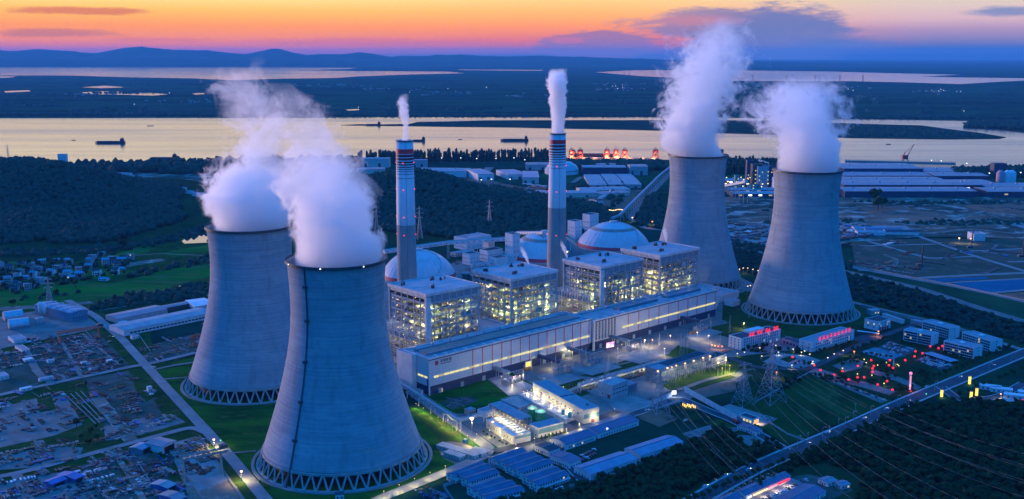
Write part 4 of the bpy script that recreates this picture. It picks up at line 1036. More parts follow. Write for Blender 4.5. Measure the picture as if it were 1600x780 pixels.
    if annex:
        b = MB(); ax = -22
        for i in range(5):
            for j in range(8):
                if i in (0, 4) or j in (0, 7) or True: b.box(ax + i * 5 - .25, j * Dp / 7 - .25, 0, ax + i * 5 + .25, j * Dp / 7 + .25, 46 - i % 2 * 4 - 2 * abs(j - 4))
        for z in range(6, 46, 6):
            for j in range(8): b.bar((ax, j * Dp / 7, z), (-1.5, j * Dp / 7, z), .4)
            for i in range(5): b.bar((ax + i * 5, 0, z), (ax + i * 5, Dp, z), .4)
            for j in range(7):
                if rnd.random() < .5: b.bar((ax, j * Dp / 7, z), (ax, (j + 1) * Dp / 7, z + 6), .25)
        b.build('side_frame', M['steelw'], t)
        for z in (12, 24, 36):
            b = MB(); b.box(ax, 0.1, z, -1.6, Dp - .1, z + .25); b.build('side_platform', gm, t)
        for k in range(8):
            b = MB(); yy = rnd.uniform(3, Dp - 10); z = rnd.choice((0, 12, 24)); xx = rnd.uniform(ax + 2, -8); b.tube((xx, yy, z + 2), (xx, yy + rnd.uniform(6, 16), z + 3), 1.5, n=10); b.build('side_duct', M['alum'], t)
    # work lamps: small lit heads on the platforms
    b = MB(); b.ico((0, 0, 0), .42, 1); lm = b.build('work_lamp', E_warm, t); first = True
    k = 0
    while k < nlamp:
        z = rnd.choice(levels) + 3.0
        q = rnd.random(); 
        if mno.noise(Vector((z / 14, q * 9, seed))) < -.1 and rnd.random() < .8: continue
        if q < .52: p = (rnd.uniform(1, Wd - 1), rnd.uniform(.3, 4), z)
        elif q < .95 or not annex: p = (rnd.uniform(.3, 4), rnd.uniform(1, Dp - 1), z)
        else: p = (0, 0, z)
        if annex and rnd.random() < .35: p = (rnd.uniform(-22.5, -3), rnd.uniform(0, Dp * .6), rnd.choice((5, 10, 16, 28, 40)))
        if k == 0: lm.location = p
        else: cp(lm, p)
        k += 1
    for z in (12, 26, 40, 54, 67):
        if z < H - 11:
            for p in ((Wd * .2, 8.5, z), (Wd * .55, 8.5, z), (Wd * .86, 8.5, z), (8.5, Dp * .35, z), (8.5, Dp * .75, z)):
                lamp_light(t, p, 9500 * rnd.choice((.15, .5, .8, 1.1, 1.6)), rnd.choice(((1, .92, .36), (.9, 1, .42), (1, .80, .40))), .6, z < 45)
    if annex:
        for p in ((-10, 8, 9), (-10, 40, 9), (-10, 12, 30), (-10, 44, 30)): lamp_light(t, p, 4200, (1, .84, .45), .8)
    return t
boiler_house('boiler house nearest the big towers, left-most, beside the striped left chimney', 52, 70, 82, seed=3, annex=True)
boiler_house('second boiler house, between the two chimneys, brightest with greenish yellow light', 170, 67, 81, Wd=72, lift=False, seed=5, nlamp=95)
boiler_house('third boiler house, right of the middle chimney, with a pale lift shaft', 311, 60, 76.5, Wd=76, Dp=63, seed=8, annex=True, nlamp=95)
boiler_house('fourth boiler house, in front of the far cooling tower', 419, 57, 76.5, Wd=79, Dp=65, lift=False, seed=12)

# ------------------------------------------------------------------ turbine halls
def uvbox(name, label, cat, u0, u1, v0, v1, h, wall='white', roof='lgrey', group=None):
    x, y = LP(u0, v0)
    return flat_bld(name, label, cat, 0, 0, 0, h, wall, roof, 1.0, group, fp=(Vector((x, y)), HA, u1 - u0, v1 - v0))
hw = mat('hall_cladding', (.60, .61, .60), .55, (.53, .54, .54), .06, detail=6)
def hall(label, u0, u1, v1, h, nst, st0, win0, sky_=()):
    x, y = LP(u0, 0); t = thing('turbine_hall', label, 'power hall', (x, y, 0), HA, 'long turbine halls'); W_ = u1 - u0
    b = MB(); b.box(0, 0, 9.5, W_, v1, h); b.build('wall', hw, t)
    b = MB(); b.box(.8, .8, -.5, W_ - .8, v1 - .2, 9.5); b.build('base_wall', M['navy'], t)
    b = MB(); b.box(.6, .6, h, W_ - .6, v1 - .6, h + .15); b.build('roof', M['lgrey'], t)
    b = MB()
    for q in ((-.15, -.15, W_ + .15, .5), (-.15, v1 - .5, W_ + .15, v1 + .15), (-.15, .5, .5, v1 - .5), (W_ - .5, .5, W_ + .15, v1 - .5)): b.box(q[0], q[1], h + .003, q[2], q[3], h + 1.3)
    b.build('parapet', M['steelw'], t)
    b = MB(); b.box(-.3, -.35, h - 1.2, W_ + .3, -.16, h - .3); b.build('eaves_trim', M['navy'], t)
    for k in range(nst):
        xx = st0 + (W_ - st0 - 4) * k / (nst - 1) if nst > 1 else st0
        b = MB(); b.box(xx - .45, -.22, 9.6, xx + .45, .1, h - 1.3); b.build('red_stripe', M['red'], t)
    b = MB()
    for z in (12.6, 15.7, 22.4, 25.6, 28.8): b.box(.3, -.05, z, W_ - .3, .02, z + .12)
    for k in range(int(W_ / 4.2)): b.box(k * 4.2, -.045, 9.7, k * 4.2 + .1, .02, h - 1.3)
    b.build('panel_joints', M['steel'], t)
    for k in range(10): b = MB(); xx = W_ * (k + .5) / 10; b.tube((xx, v1 - 6, h), (xx, v1 - 6, h + 2.2), 1.1, n=10); b.lathe([(1.5, h + 2.2), (1.2, h + 2.9), (.1, h + 3.1)], 10, cx=xx, cy=v1 - 6); b.build('roof_vent', M['galv'], t)
    for k in range(8): b = MB(); xx = W_ * (k + .4) / 8; b.box(xx, .2, 0, xx + 4, .9, 5.2); b.build('loading_door', M['steel'], t)
    # strip of lit windows
    n = int((W_ - win0) / 6.6)
    for k in range(n):
        xx = win0 + (W_ - win0 - 3) * k / n
        b = MB(); b.box(xx, -.3, 17.2, xx + 5.7, .12, 19.2); o = b.build('window', E_win if random.random() < .8 else E_wind, t)
    return t, W_
t, W_ = hall('near turbine hall with the red emblem and dark lettering on its left corner', 0, 231, 44, 37, 14, 56, 6)
b = MB(); b.box(8, 13, 38.2 - 1, 222, 30, 38.4); b.build('roof_ridge_deck', M['brown'], t)
for yv in (11.5, 31): 
    b = MB(); b.box(6, yv, 37.2, 224, yv + 1.5, 38.9); b.build('roof_walkway', M['bgrey'], t)
for k in range(17):
    b = MB(); b.box(12 + k * 12.6, 3.2, 37.2, 14.2 + k * 12.6, 9.0, 37.8); b.build('skylight', mat('skylight_sheet', (.62, .62, .56), .4), t)
b = MB(); b.box(-.12, 14, 17.2, .1, 18, 19.2); 
for a in (3, 9): b.box(-.12, a, 17.2, .1, a + 4.6, 19.2)
b.build('window', E_win, t)
b = MB(); b.box(-.14, 1.2, 0, .82, 3.4, 16.5); b.build('corner_column', M['navy'], t)
b = MB(); b.box(-.2, -.2, 0, 1.0, 1.0, 9.6); b.build('corner_column', M['steelw'], t)
b = MB(); b.box(14, .4, 0, 17, .85, 4.5); b.build('lit_door', E_wind, t)
# round petal emblem and two rows of dark strokes
b = MB(); ex, ez = 9.5, 31.8
for k in range(6):
    a = k * math.pi / 3; cx_ = ex + 1.45 * math.cos(a); cz_ = ez + 1.45 * math.sin(a)
    b.add([(cx_ + 1.05 * math.cos(j * math.pi / 4), -.14, cz_ + 1.05 * math.sin(j * math.pi / 4)) for j in range(8)] + [(cx_ + 1.05 * math.cos(j * math.pi / 4), .05, cz_ + 1.05 * math.sin(j * math.pi / 4)) for j in range(8)], [tuple(range(8))] + [(j, (j + 1) % 8, 8 + (j + 1) % 8, 8 + j) for j in range(8)])
b.box(ex - .8, -.16, ez - .8, ex + .8, .05, ez + .8); b.build('emblem', M['red'], t)
b = MB(); rr_ = random.Random(4)
for k in range(4):
    gx = 14.5 + k * 3.6
    for j in range(3): b.box(gx, -.14, 31.9 + j * 1.0, gx + 2.9, .05, 32.35 + j * 1.0)
    for j in range(2 + k % 2): q = gx + .3 + j * 1.15; b.box(q, -.16, 31.5, q + .45, .05, 34.5)
    b.bar((gx + .1, -.1, 31.4), (gx + 1.4, -.1, 32.6), .35)
b.build('sign_characters', M['dsteel'], t)
b = MB()
for k in range(9):
    gx = 14.5 + k * 1.55
    b.box(gx, -.14, 29.4, gx + .35, .05, 30.7); b.box(gx + .75, -.14, 29.4, gx + 1.05, .05, 30.7); b.box(gx + .2, -.15, (29.4, 30.0, 30.4)[k % 3], gx + .9, .05, (29.7, 30.3, 30.7)[k % 3])
b.build('sign_letters', M['dsteel'], t)
t, W_ = hall('far turbine hall with a dark louvred bay at its near end', 234, 465, 38, 33.5, 10, 60, 50)
for k in range(7):
    b = MB(); b.box(4 + k * 5.2, -.3, 11, 6.6 + k * 5.2, .1, 32); b.build('louvre_bay', M['louvre'], t)
b = MB()
for k in range(12): b.box(3.5, -.34, 12 + k * 1.7, 40, -.31, 12.35 + k * 1.7)
b.build('louvre_bars', M['steelw'], t)
b = MB(); b.box(60, 14, 33.6, 130, 24, 36.5); b.build('roof_monitor', M['bgrey'], t)
b = MB(); b.box(150, 14, 33.6, 215, 24, 36.5); b.build('roof_monitor', M['bgrey'], t)
b = MB(); b.box(.6, 31, 33.6, 230, 33, 34.6); b.build('roof_walkway', M['bgrey'], t)
for k in range(14):
    b = MB(); b.box(12 + k * 15, 4, 33.6, 14.4 + k * 15, 9, 34.1); b.build('skylight', MATS['skylight_sheet'], t)
b = MB(); b.box(-2, -3, 0, 0, -1, 34); b.build('corner_column', M['steelw'], t)
uvbox('deaerator_bay', 'low pale building joined to the left end of the near turbine hall', 'building', -5.5, -.3, 20, 46, 38, 'white', 'lgrey')
uvbox('annex_building', 'long low bay squeezed between the boiler houses and the near turbine hall', 'building', 40, 228, 47, 64, 22, 'white', 'dgrey')
uvbox('annex_building', 'long low bay squeezed between the right boiler houses and the far turbine hall', 'building', 300, 470, 41, 54, 20, 'white', 'dgrey')
uvbox('plant_room', 'pale box-shaped plant room between the two left boiler houses', 'building', 128, 164, 72, 104, 30, 'white', 'mauve')
uvbox('plant_room', 'pale box-shaped plant room between the two right boiler houses', 'building', 389, 415, 58, 80, 24, 'white', 'mauve')
uvbox('plant_room', 'open-fronted pale building at the far end of the turbine hall', 'building', 474, 510, 30, 60, 26, 'white', 'lgrey')
uvbox('plant_room', 'small pale block below the far cooling tower, beside its open base', 'building', 470, 500, 62, 84, 12, 'white', 'lgrey')
uvbox('duct_house', 'long dark filter house behind the two left boiler houses', 'building', 50, 240, 146, 186, 26, 'steel', 'bgrey')
uvbox('duct_house', 'long dark filter house behind the two right boiler houses', 'building', 306, 500, 132, 166, 24, 'steel', 'bgrey')

# ------------------------------------------------------------------ haze and steam
def haze():
    b = MB(); b.box(-46000, -400, -1.2, 46000, 62500, 620)
    m = bpy.data.materials.new('haze_air'); m.use_nodes = True; t = m.node_tree; t.nodes.clear()
    v = t.nodes.new('ShaderNodeVolumePrincipled'); o = t.nodes.new('ShaderNodeOutputMaterial'); t.links.new(v.outputs[0], o.inputs['Volume'])
    v.inputs['Color'].default_value = (.12, .47, .86, 1); v.inputs['Density'].default_value = 2.4e-5; v.inputs['Anisotropy'].default_value = 0.0
    tag(b.build('haze', m), 'thin blue evening haze lying over the whole valley', 'haze', kind='stuff')
haze()

def steam(label, origin, prof, nscale=1.0, dens=.10, step=.12, name='steam_plume', warp=.5, seed=0.0, size=None):
    """prof: (height, centre x, centre y, radius, density, raggedness)"""
    H_ = prof[-1][0]; z0 = prof[0][0]
    b = MB(); n = 20; vs = []
    for q in prof:
        rr = q[3] * (1.25 + .9 * q[5])
        for k in range(n): vs.append((q[1] + rr * math.cos(2 * math.pi * k / n), q[2] + rr * math.sin(2 * math.pi * k / n), q[0]))
    fs = [(i * n + k, i * n + (k + 1) % n, (i + 1) * n + (k + 1) % n, (i + 1) * n + k) for i in range(len(prof) - 1) for k in range(n)]
    fs += [tuple(range(n))[::-1], tuple(range((len(prof) - 1) * n, len(prof) * n))]
    b.add(vs, fs)
    m = bpy.data.materials.new('steam'); m.use_nodes = True; t = m.node_tree; t.nodes.clear(); gg = NG(t)
    tcn = gg.n('ShaderNodeTexCoord'); s = gg.n('ShaderNodeSeparateXYZ')
    # slow swirls bend the column
    sv_ = gg.n('ShaderNodeVectorMath', operation='ADD'); gg.l(tcn.outputs['Object'], sv_.inputs[0]); sv_.inputs[1].default_value = (seed, seed * .7, 0)
    nw = gg.noise(sv_.outputs[0], .016 / nscale, 2, .5)
    off = gg.n('ShaderNodeVectorMath', operation='SUBTRACT'); gg.l(nw.outputs['Color'], off.inputs[0]); off.inputs[1].default_value = (.5, .5, .5)
    zfac = gg.n('ShaderNodeSeparateXYZ'); gg.l(tcn.outputs['Object'], zfac.inputs[0])
    sc_ = gg.n('ShaderNodeVectorMath', operation='SCALE'); gg.l(off.outputs[0], sc_.inputs[0])
    gg.l(gg.lin(zfac.outputs[2], z0, z0 + (H_ - z0) * .6, 0.0, 90 * warp * nscale), sc_.inputs['Scale'])
    ad = gg.n('ShaderNodeVectorMath', operation='ADD'); gg.l(tcn.outputs['Object'], ad.inputs[0]); gg.l(sc_.outputs[0], ad.inputs[1])
    gg.l(ad.outputs[0], s.inputs[0])
    zn = gg.lin(s.outputs[2], z0, H_)
    stops = lambda i, lo, hi: [((q[0] - z0) / (H_ - z0), ((q[i] - lo) / (hi - lo),) * 3) for q in prof]
    def curve(i):
        lo = min(q[i] for q in prof) - 1e-3; hi = max(q[i] for q in prof) + 1e-3
        r = gg.ramp(zn, stops(i, lo, hi), 'EASE' if i in (1, 2) else 'LINEAR')
        return gg.lin(r, 0, 1, lo, hi)
    cx, cy_, rr, dd, rag = (curve(i) for i in (1, 2, 3, 4, 5))
    dx = gg.m('SUBTRACT', s.outputs[0], cx); dy = gg.m('SUBTRACT', s.outputs[1], cy_)
    d = gg.m('DIVIDE', gg.m('SQRT', gg.m('ADD', gg.m('MULTIPLY', dx, dx), gg.m('MULTIPLY', dy, dy))), rr)
    n1 = gg.noise(ad.outputs[0], .045 / nscale, 8, .70); n1.inputs['Distortion'].default_value = .6
    nn = gg.m('SUBTRACT', n1.outputs[0], .5)
    val = gg.m('ADD', gg.m('SUBTRACT', 1.0, d), gg.m('SUBTRACT', gg.m('MULTIPLY', gg.m('MULTIPLY', nn, 6.2), rag), gg.m('MULTIPLY', rag, .22)))
    den = gg.m('MULTIPLY', gg.ss(val, 0.0, .10), dd)
    v = gg.n('ShaderNodeVolumePrincipled'); v.inputs['Color'].default_value = (1, 1, 1, 1); v.inputs['Anisotropy'].default_value = .45
    gg.l(gg.m('MULTIPLY', den, dens), v.inputs['Density'])
    o = gg.n('ShaderNodeOutputMaterial'); gg.l(v.outputs[0], o.inputs['Volume'])
    m.cycles.volume_step_rate = step
    ob = b.build(name, m, loc=origin); tag(ob, label, 'steam' if 'smoke' not in name else 'smoke', kind='stuff')
    return ob
def plume(tw, pts, label, **k):
    """pts: photo pixel centre x, y, radius px, density, raggedness"""
    x0, y0, h = tw; dp = depth(x0, y0, h); prof = []
    for px, py, r, d, rg in pts:
        z = topz(x0, y0, py) ; prof.append((z - h, (px - 800) / F * depth(x0, y0, z) - x0, 0.0, r * dp / F, d, rg))
    prof[0] = (-5.0, 0.0, 0.0, prof[0][3], prof[0][4], prof[0][5])
    return steam(label, (x0, y0, h), prof, **k)
plume(T1[1], [(392, 352, 58, 1, .05), (391, 335, 66, 1, .22), (388, 305, 70, 1, .42), (392, 280, 64, .8, .45), (405, 255, 54, .4, .75), (412, 230, 50, .26, .9), (405, 200, 44, .26, .95), (392, 170, 40, .28, .95), (385, 140, 36, .26, .95), (388, 110, 30, .16, 1), (400, 80, 20, 0.0, 1.0)],
      'thick steam bulging from the second cooling tower and thinning out to the upper left', seed=11)
plume(T2[1], [(529, 404, 69, 1, .05), (528, 385, 71, 1, .12), (525, 350, 70, 1, .3), (515, 315, 66, 1, .44), (503, 285, 63, .7, .5), (492, 255, 58, .45, .7), (480, 230, 56, .28, .9), (470, 205, 52, .24, .95), (458, 180, 46, .22, 1.0), (448, 155, 40, .18, 1.0), (425, 130, 30, 0.0, 1.0)],
      'thick steam low over the nearest cooling tower, tapering up and leaning left', seed=37)
plume(T3[1], [(1077, 242, 41, 1, .05), (1077, 225, 46, 1, .1), (1080, 200, 50, 1, .38), (1088, 172, 48, .8, .62), (1096, 145, 52, .6, .75), (1104, 115, 54, .5, .9), (1112, 85, 52, .4, .95), (1122, 55, 42, .25, 1.0), (1130, 25, 28, 0.0, 1.0)],
      'white steam rising from the far cooling tower and breaking up against the sky', seed=73, nscale=.8)
plume(T4[1], [(1265, 265, 47, 1, .05), (1264, 250, 50, 1, .08), (1262, 228, 51, 1, .35), (1258, 208, 56, .8, .62), (1246, 185, 66, .6, .8), (1244, 162, 68, .5, .9), (1250, 140, 58, .35, .95), (1258, 118, 36, 0.0, 1.0)],
      'ragged white steam above the cooling tower on the right', seed=119, nscale=.75)
plume((*C1[1][:2], 228.0), [(634, 219, 6, .8, .1), (634, 205, 5, .7, .2), (633, 190, 6, .7, .3), (631, 175, 9, .8, .4), (630, 160, 9, .6, .5), (630, 147, 7, 0, .5)], 'thin wisp of smoke above the left chimney', nscale=.22, dens=.3, name='smoke_plume', warp=.5)
plume((*C2[1][:2], 228.0), [(872, 208, 10, 1, .08), (872, 190, 11, 1, .15), (872, 165, 14, 1, .2), (871, 140, 16, 1, .25), (870, 122, 16, .8, .35), (870, 107, 12, 0, .5)], 'dense column of smoke above the middle chimney', nscale=.3, dens=.3, name='smoke_plume', warp=.35, seed=5)

# ------------------------------------------------------------------ woods
def hill_pts(key, sp, zmin=2.0, clip=None):
    f = HF[key]; x0, x1, y0, y1 = bounds(key, 2.3); out = []
    y = y0
    while y < y1:
        x = x0
        while x < x1:
            a = x + random.uniform(-.5, .5) * sp; c = y + random.uniform(-.5, .5) * sp; z = f(a, c)
            if z > zmin:
                p = pix(a, c, z)
                if -60 < p[0] < 1680 and p[1] < 860: out.append((a, c))
            x += sp
        y += sp
    return out
wood('woodland', hill_pts('left', 9.5, 5), HF['left'], M['leafb'], 'dark wood covering the big hill on the left', (5.2, 8.2), (7, 13))
wood('woodland', hill_pts('mid', 9), HF['mid'], M['leafb'], 'dark wood covering the hill behind the left chimney', (5, 7.8), (7, 13))
g0 = lambda x, y: 0.0
hr = lambda x, y: max(0.0, HF['right'](x, y))
wood('woodland', scatter([(1128, 800), (1168, 775), (1215, 742), (1236, 722), (1262, 712), (1300, 697), (1330, 682), (1404, 646), (1440, 636), (1510, 632), (1600, 636), (1750, 660), (1750, 830), (1330, 830), (1345, 780), (1350, 745), (1290, 722), (1240, 735), (1232, 742)], 5.2), hr, M['leafd'], 'dense dark wood filling the lower right corner', (2.6, 4.6), (5, 10), CROWN)
wood('woodland', scatter([(700, 830), (760, 792), (895, 768), (930, 756), (1000, 730), (1068, 703), (1092, 690), (1130, 668), (1150, 684), (1165, 704), (1205, 692), (1222, 702), (1110, 755), (1060, 775), (1020, 830)], 5.2), g0, M['leafd'], 'dense dark wood between the sheds and the main road', (2.6, 4.4), (5, 9), CROWN)
wood('woodland', scatter([(1132, 388), (1190, 399), (1330, 432), (1440, 458), (1525, 488), (1600, 512), (1720, 550), (1720, 580), (1600, 540), (1480, 503), (1345, 470), (1336, 468), (1160, 425)], 8), g0, M['leafb'], 'scrubby dark wood strip behind the right cooling tower', (4, 6.5), (4, 9), CROWN)
wood('woodland', scatter([(1128, 372), (1180, 384), (1330, 418), (1330, 424), (1180, 393), (1128, 382)], 8), g0, M['leafb'], 'narrow tree strip beside the canal', (3, 5), (4, 7))
wood('woodland', scatter([(330, 440), (262, 455), (200, 462), (150, 474), (140, 485), (200, 480), (290, 470), (330, 462)], 9), g0, M['leafb'], 'dark bushes on the slope above the left warehouses', (3, 6), (3, 7))
wood('woodland', scatter([(-40, 392), (100, 390), (220, 380), (330, 352), (330, 362), (230, 388), (110, 400), (-40, 402)], 12), g0, M['leafb'], 'belt of bushes at the foot of the left hill', (4, 7), (4, 8))
wood('woodland', scatter([(200, 430), (330, 400), (330, 412), (260, 424), (190, 440)], 14), g0, M['leafb'], 'hedgerow trees between the green paddies', (4, 6.5), (4, 8))
wood('woodland', [p for p in scatter([(-40, 462), (-40, 416), (60, 408), (200, 398), (205, 425), (150, 440), (70, 448), (20, 462)], 13) if random.random() < .5], g0, M['leafb'], 'dark garden trees between the village houses', (3, 6), (5, 10), CROWN)
wood('woodland', scatter([(0, 470), (70, 462), (140, 455), (70, 470)], 15), g0, M['leafb'], 'bushes along the paddies below the village', (3, 5), (3, 5))
wood('woodland', scatter([(100, 262), (180, 262), (330, 258), (560, 252), (570, 262), (330, 272), (180, 272)], 22), g0, M['leafb'], 'dark wood along the near river bank on the left', (10, 17), (12, 30))
wood('woodland', scatter([(560, 251), (860, 247), (860, 252), (560, 256)], 17), g0, M['leafb'], 'row of tall dark poplars on the river bank behind the chimneys', (7, 11), (22, 34), TALL, 2.0)
wood('woodland', scatter([(870, 256), (1035, 257), (1035, 266), (870, 266)], 16), g0, M['leafb'], 'broad belt of dark trees below the red port cranes', (9, 13), (14, 20))
wood('woodland', scatter([(1120, 256), (1215, 260), (1215, 272), (1120, 274)], 16), g0, M['leafb'], 'belt of dark poplars behind the small chemical works', (8, 11), (18, 28), TALL, 1.8)
wood('woodland', scatter([(1490, 272), (1530, 269), (1800, 272), (1800, 278), (1490, 279)], 16), g0, M['leafb'], 'dark trees on the river bank at the far right', (9, 14), (16, 26))
wood('woodland', scatter([(1010, 310), (1030, 300), (1040, 360), (990, 352)], 11), g0, M['leafb'], 'trees beside the road behind the far cooling tower', (4, 7), (6, 10))
wood('woodland', scatter([(890, 292), (990, 285), (960, 330), (950, 310)], 20), g0, M['leafb'], 'scattered trees between the factory halls', (5, 9), (6, 10))
wood('woodland', [p for p in scatter([(1140, 318), (1340, 311), (1660, 312), (1660, 366), (1340, 362), (1200, 370)], 13, 1.0) if mno.fractal(Vector((p[0] / 260, p[1] / 90, 5)), .8, 2, 4) > .32], g0, M['leafb'], 'bushes in ragged patches over the brown wasteland', (5, 9), (2, 5))
wood('woodland', scatter([(1180, 602), (1262, 586), (1240, 606), (1190, 625)], 9), g0, M['leafd'], 'dark bushes round the feet of the tall pylon', (2.5, 4.5), (3, 6), CROWN)
wood('woodland', scatter([(1150, 535), (1262, 548), (1262, 556), (1240, 553), (1160, 552)], 9), g0, M['leafd'], 'garden trees in front of the left office block', (2, 3.6), (3, 6), CROWN)

# individual trees -------------------------------------------------------
def avenue(a, c, n, label, group, h=(6, 9), side=0.0, kind='round'):
    A = Vector(G(*a)); B_ = Vector(G(*c)); d = (B_ - A).normalized(); nn = Vector((-d.y, d.x)) * side
    for i in range(n):
        p = A.lerp(B_, (i + .5 + random.uniform(-.2, .2)) / n) + nn; tree(p.x, p.y, random.uniform(*h), label, group, kind)
avenue((1068, 790), (1225, 722), 16, 'round street tree on the lower verge of the main road by the blue shops', 'street trees by the blue shops', (6, 8), -2)
avenue((1240, 722), (1330, 682), 8, 'street tree on the verge between the main road and the dark wood', 'street trees by the wood', (7, 10), -2)
avenue((1440, 615), (1600, 548), 20, 'street tree between the main road and the dormitory blocks', 'street trees by the dormitories', (5, 8), 14)
avenue((1480, 620), (1600, 572), 10, 'tree on the far right side of the main road', 'roadside trees at the far right', (5, 9), -8)
avenue((1262, 588), (1392, 633), 15, 'small tree between the striped car park and the lantern garden', 'trees along the narrow car park', (4, 6), 6)
avenue((1335, 552), (1395, 530), 9, 'tree beside the road above the teal sports court', 'trees above the sports court', (4, 7), 4)
avenue((1395, 560), (1345, 553), 7, 'bush-like tree on the lower edge of the teal sports court', 'trees below the sports court', (4, 6), 3)
avenue((1410, 535), (1455, 547), 8, 'tree at the foot of the front left dormitory block', 'trees by the front left dormitory', (4, 6), -4)
avenue((1475, 552), (1520, 566), 8, 'tree at the foot of the front right dormitory block', 'trees by the front right dormitory', (4, 6), -4)
avenue((1225, 538), (1250, 546), 6, 'tree in front of the pink link building', 'trees by the pink link building', (4, 7), 14)
avenue((1268, 556), (1330, 540), 10, 'tree in front of the right office block', 'trees by the right office block', (4, 7), 1)
for (cx, cyp, n, sx, sy, wh) in ((1300, 592, 16, 24, 5, 'left part of the lantern garden'), (1345, 600, 14, 26, 6, 'lower edge of the lantern garden'), (1330, 570, 14, 22, 6, 'garden just below the right office block'), (1390, 590, 10, 14, 7, 'middle of the lantern garden'), (1410, 612, 10, 14, 6, 'garden corner beside the pink light pillar'), (1440, 590, 10, 12, 7, 'garden right of the pink light pillar'), (1250, 572, 6, 14, 5, 'lawn below the pale plaza'), (1385, 572, 8, 18, 4, 'hedge side below the teal court')):
    for i in range(n):
        x, y = G(cx + random.uniform(-1, 1) * sx, cyp + random.uniform(-1, 1) * sy); tree(x, y, random.uniform(4, 7.5), 'dark round tree in the ' + wh, 'trees in the ' + wh)
avenue((890, 611), (1000, 578), 22, 'small clipped tree in the double row beside the lit inner road', 'small trees along the inner road', (2.2, 3.4), 5)
avenue((905, 616), (1000, 590), 14, 'small clipped tree in front of the grey switch building', 'small trees by the switch building', (2.2, 3.4), 0)
avenue((1000, 586), (1120, 556), 22, 'small clipped tree behind the long lit switchgear hall', 'small trees by the switchgear hall', (2.2, 3.6), 6)
avenue((842, 689), (882, 678), 7, 'young tree in front of the low building with lit windows', 'young trees by the treatment works', (3, 4.5), -2)
avenue((757, 676), (800, 699), 7, 'young tree along the treatment basin wall', 'young trees by the basin wall', (3, 4), -3)
avenue((1135, 505), (1170, 515), 7, 'small tree on the grass in front of the right cooling tower', 'trees in front of the right tower', (3, 5), 0)
avenue((1085, 660), (1150, 680), 10, 'bush beside the empty basin lot near the gate', 'bushes near the gate', (2.5, 4), 0)
for (px, py, h) in ((120, 668, 9), (142, 680, 8), (152, 690, 7), (138, 697, 8), (128, 688, 7), (150, 672, 6), (190, 572, 7), (135, 602, 5), (245, 700, 5), (250, 716, 6), (236, 712, 5)):
    x, y = G(px, py); tree(x, y, h, 'leafy green tree between the scrap yards on the left', 'trees in the scrap yards')
for (px, py, h) in ((20, 480, 12), (50, 452, 12), (88, 462, 11), (88, 446, 14), (118, 450, 14), (193, 390, 22), (140, 442, 12), (200, 418, 10), (30, 442, 11), (108, 415, 10), (60, 418, 12)):
    x, y = G(px, py); tree(x, y, h, 'dark broad tree standing among the village houses and paddies', 'trees round the village')
for (px, py, h) in ((1365, 322, 40), (1372, 330, 34), (1378, 326, 30)):
    x, y = G(px, py); tree(x, y, h, 'tall dark tree standing alone on the brown wasteland', 'lone trees on the wasteland')

# ------------------------------------------------------------------ distant factories
def long_shed(label, x0, x1, py, dep, h, roof='bgrey', wall='navy', rise=2.0, lit=0, group='long factory halls', cat='factory hall', ang=None, name='factory_hall', nwin=0):
    a = Vector(G(x0, py)); c = Vector(G(x1, py if ang is None else ang)); d = c - a
    r, w, dd = gable_bld(name, label, cat, 0, 0, 0, h, rise, wall, roof, group, fp=(a, math.atan2(d.y, d.x), d.length, dep), over=1.0)
    for k in range(lit):
        b = MB(); xx = w * (.05 + .9 * (k + .5) / lit); b.box(xx - 4, -.6, h * .45, xx + 4, .1, h * .45 + 3.2); b.build('lit_window', E_cool if k % 3 else E_wind, r)
    n = int(w / 60)
    for k in range(n):
        b = MB(); xx = w * (k + .5) / n; b.box(xx - 2, dd * .5 - 2, h + rise + .3, xx + 2, dd * .5 + 2, h + rise + 3.4); b.build('roof_vent', M['steel'], r)
    for k in range(max(2, n)):
        b = MB(); xx = w * (k + .3) / max(2, n); b.box(xx - 3.5, -.5, 0, xx + 3.5, .1, h * .5); b.build('loading_door', M['dsteel'], r)
    return r
for i, (x0, x1, py, dep, h, lit, lab) in enumerate((
    (1318, 1442, 276, 140, 22, 14, 'long dark blue factory hall with a row of lit windows, farthest row'),
    (1444, 1507, 277, 110, 15, 0, 'shorter blue hall just right of the lit farthest hall'),
    (1318, 1456, 283, 95, 14, 2, 'long blue hall in the second row from the river'),
    (1462, 1545, 284, 90, 15, 0, 'blue hall at the right end of the second row'),
    (1318, 1480, 291, 95, 13, 0, 'long blue hall in the third row from the river'),
    (1484, 1556, 293, 85, 10, 0, 'low blue hall at the right end of the third row'),
    (1318, 1535, 300, 85, 17, 8, 'long blue hall with small lights in the fourth row'),
    (1320, 1526, 309, 80, 15, 0, 'long blue hall in the row nearest the brown wasteland'),
    (1541, 1700, 300, 85, 12, 0, 'blue hall behind the nearest row at the right edge'),
    (1543, 1720, 309, 80, 14, 4, 'blue hall in the nearest row at the right edge of the picture'))):
    long_shed(lab, x0, x1, py, dep, h, lit=lit)
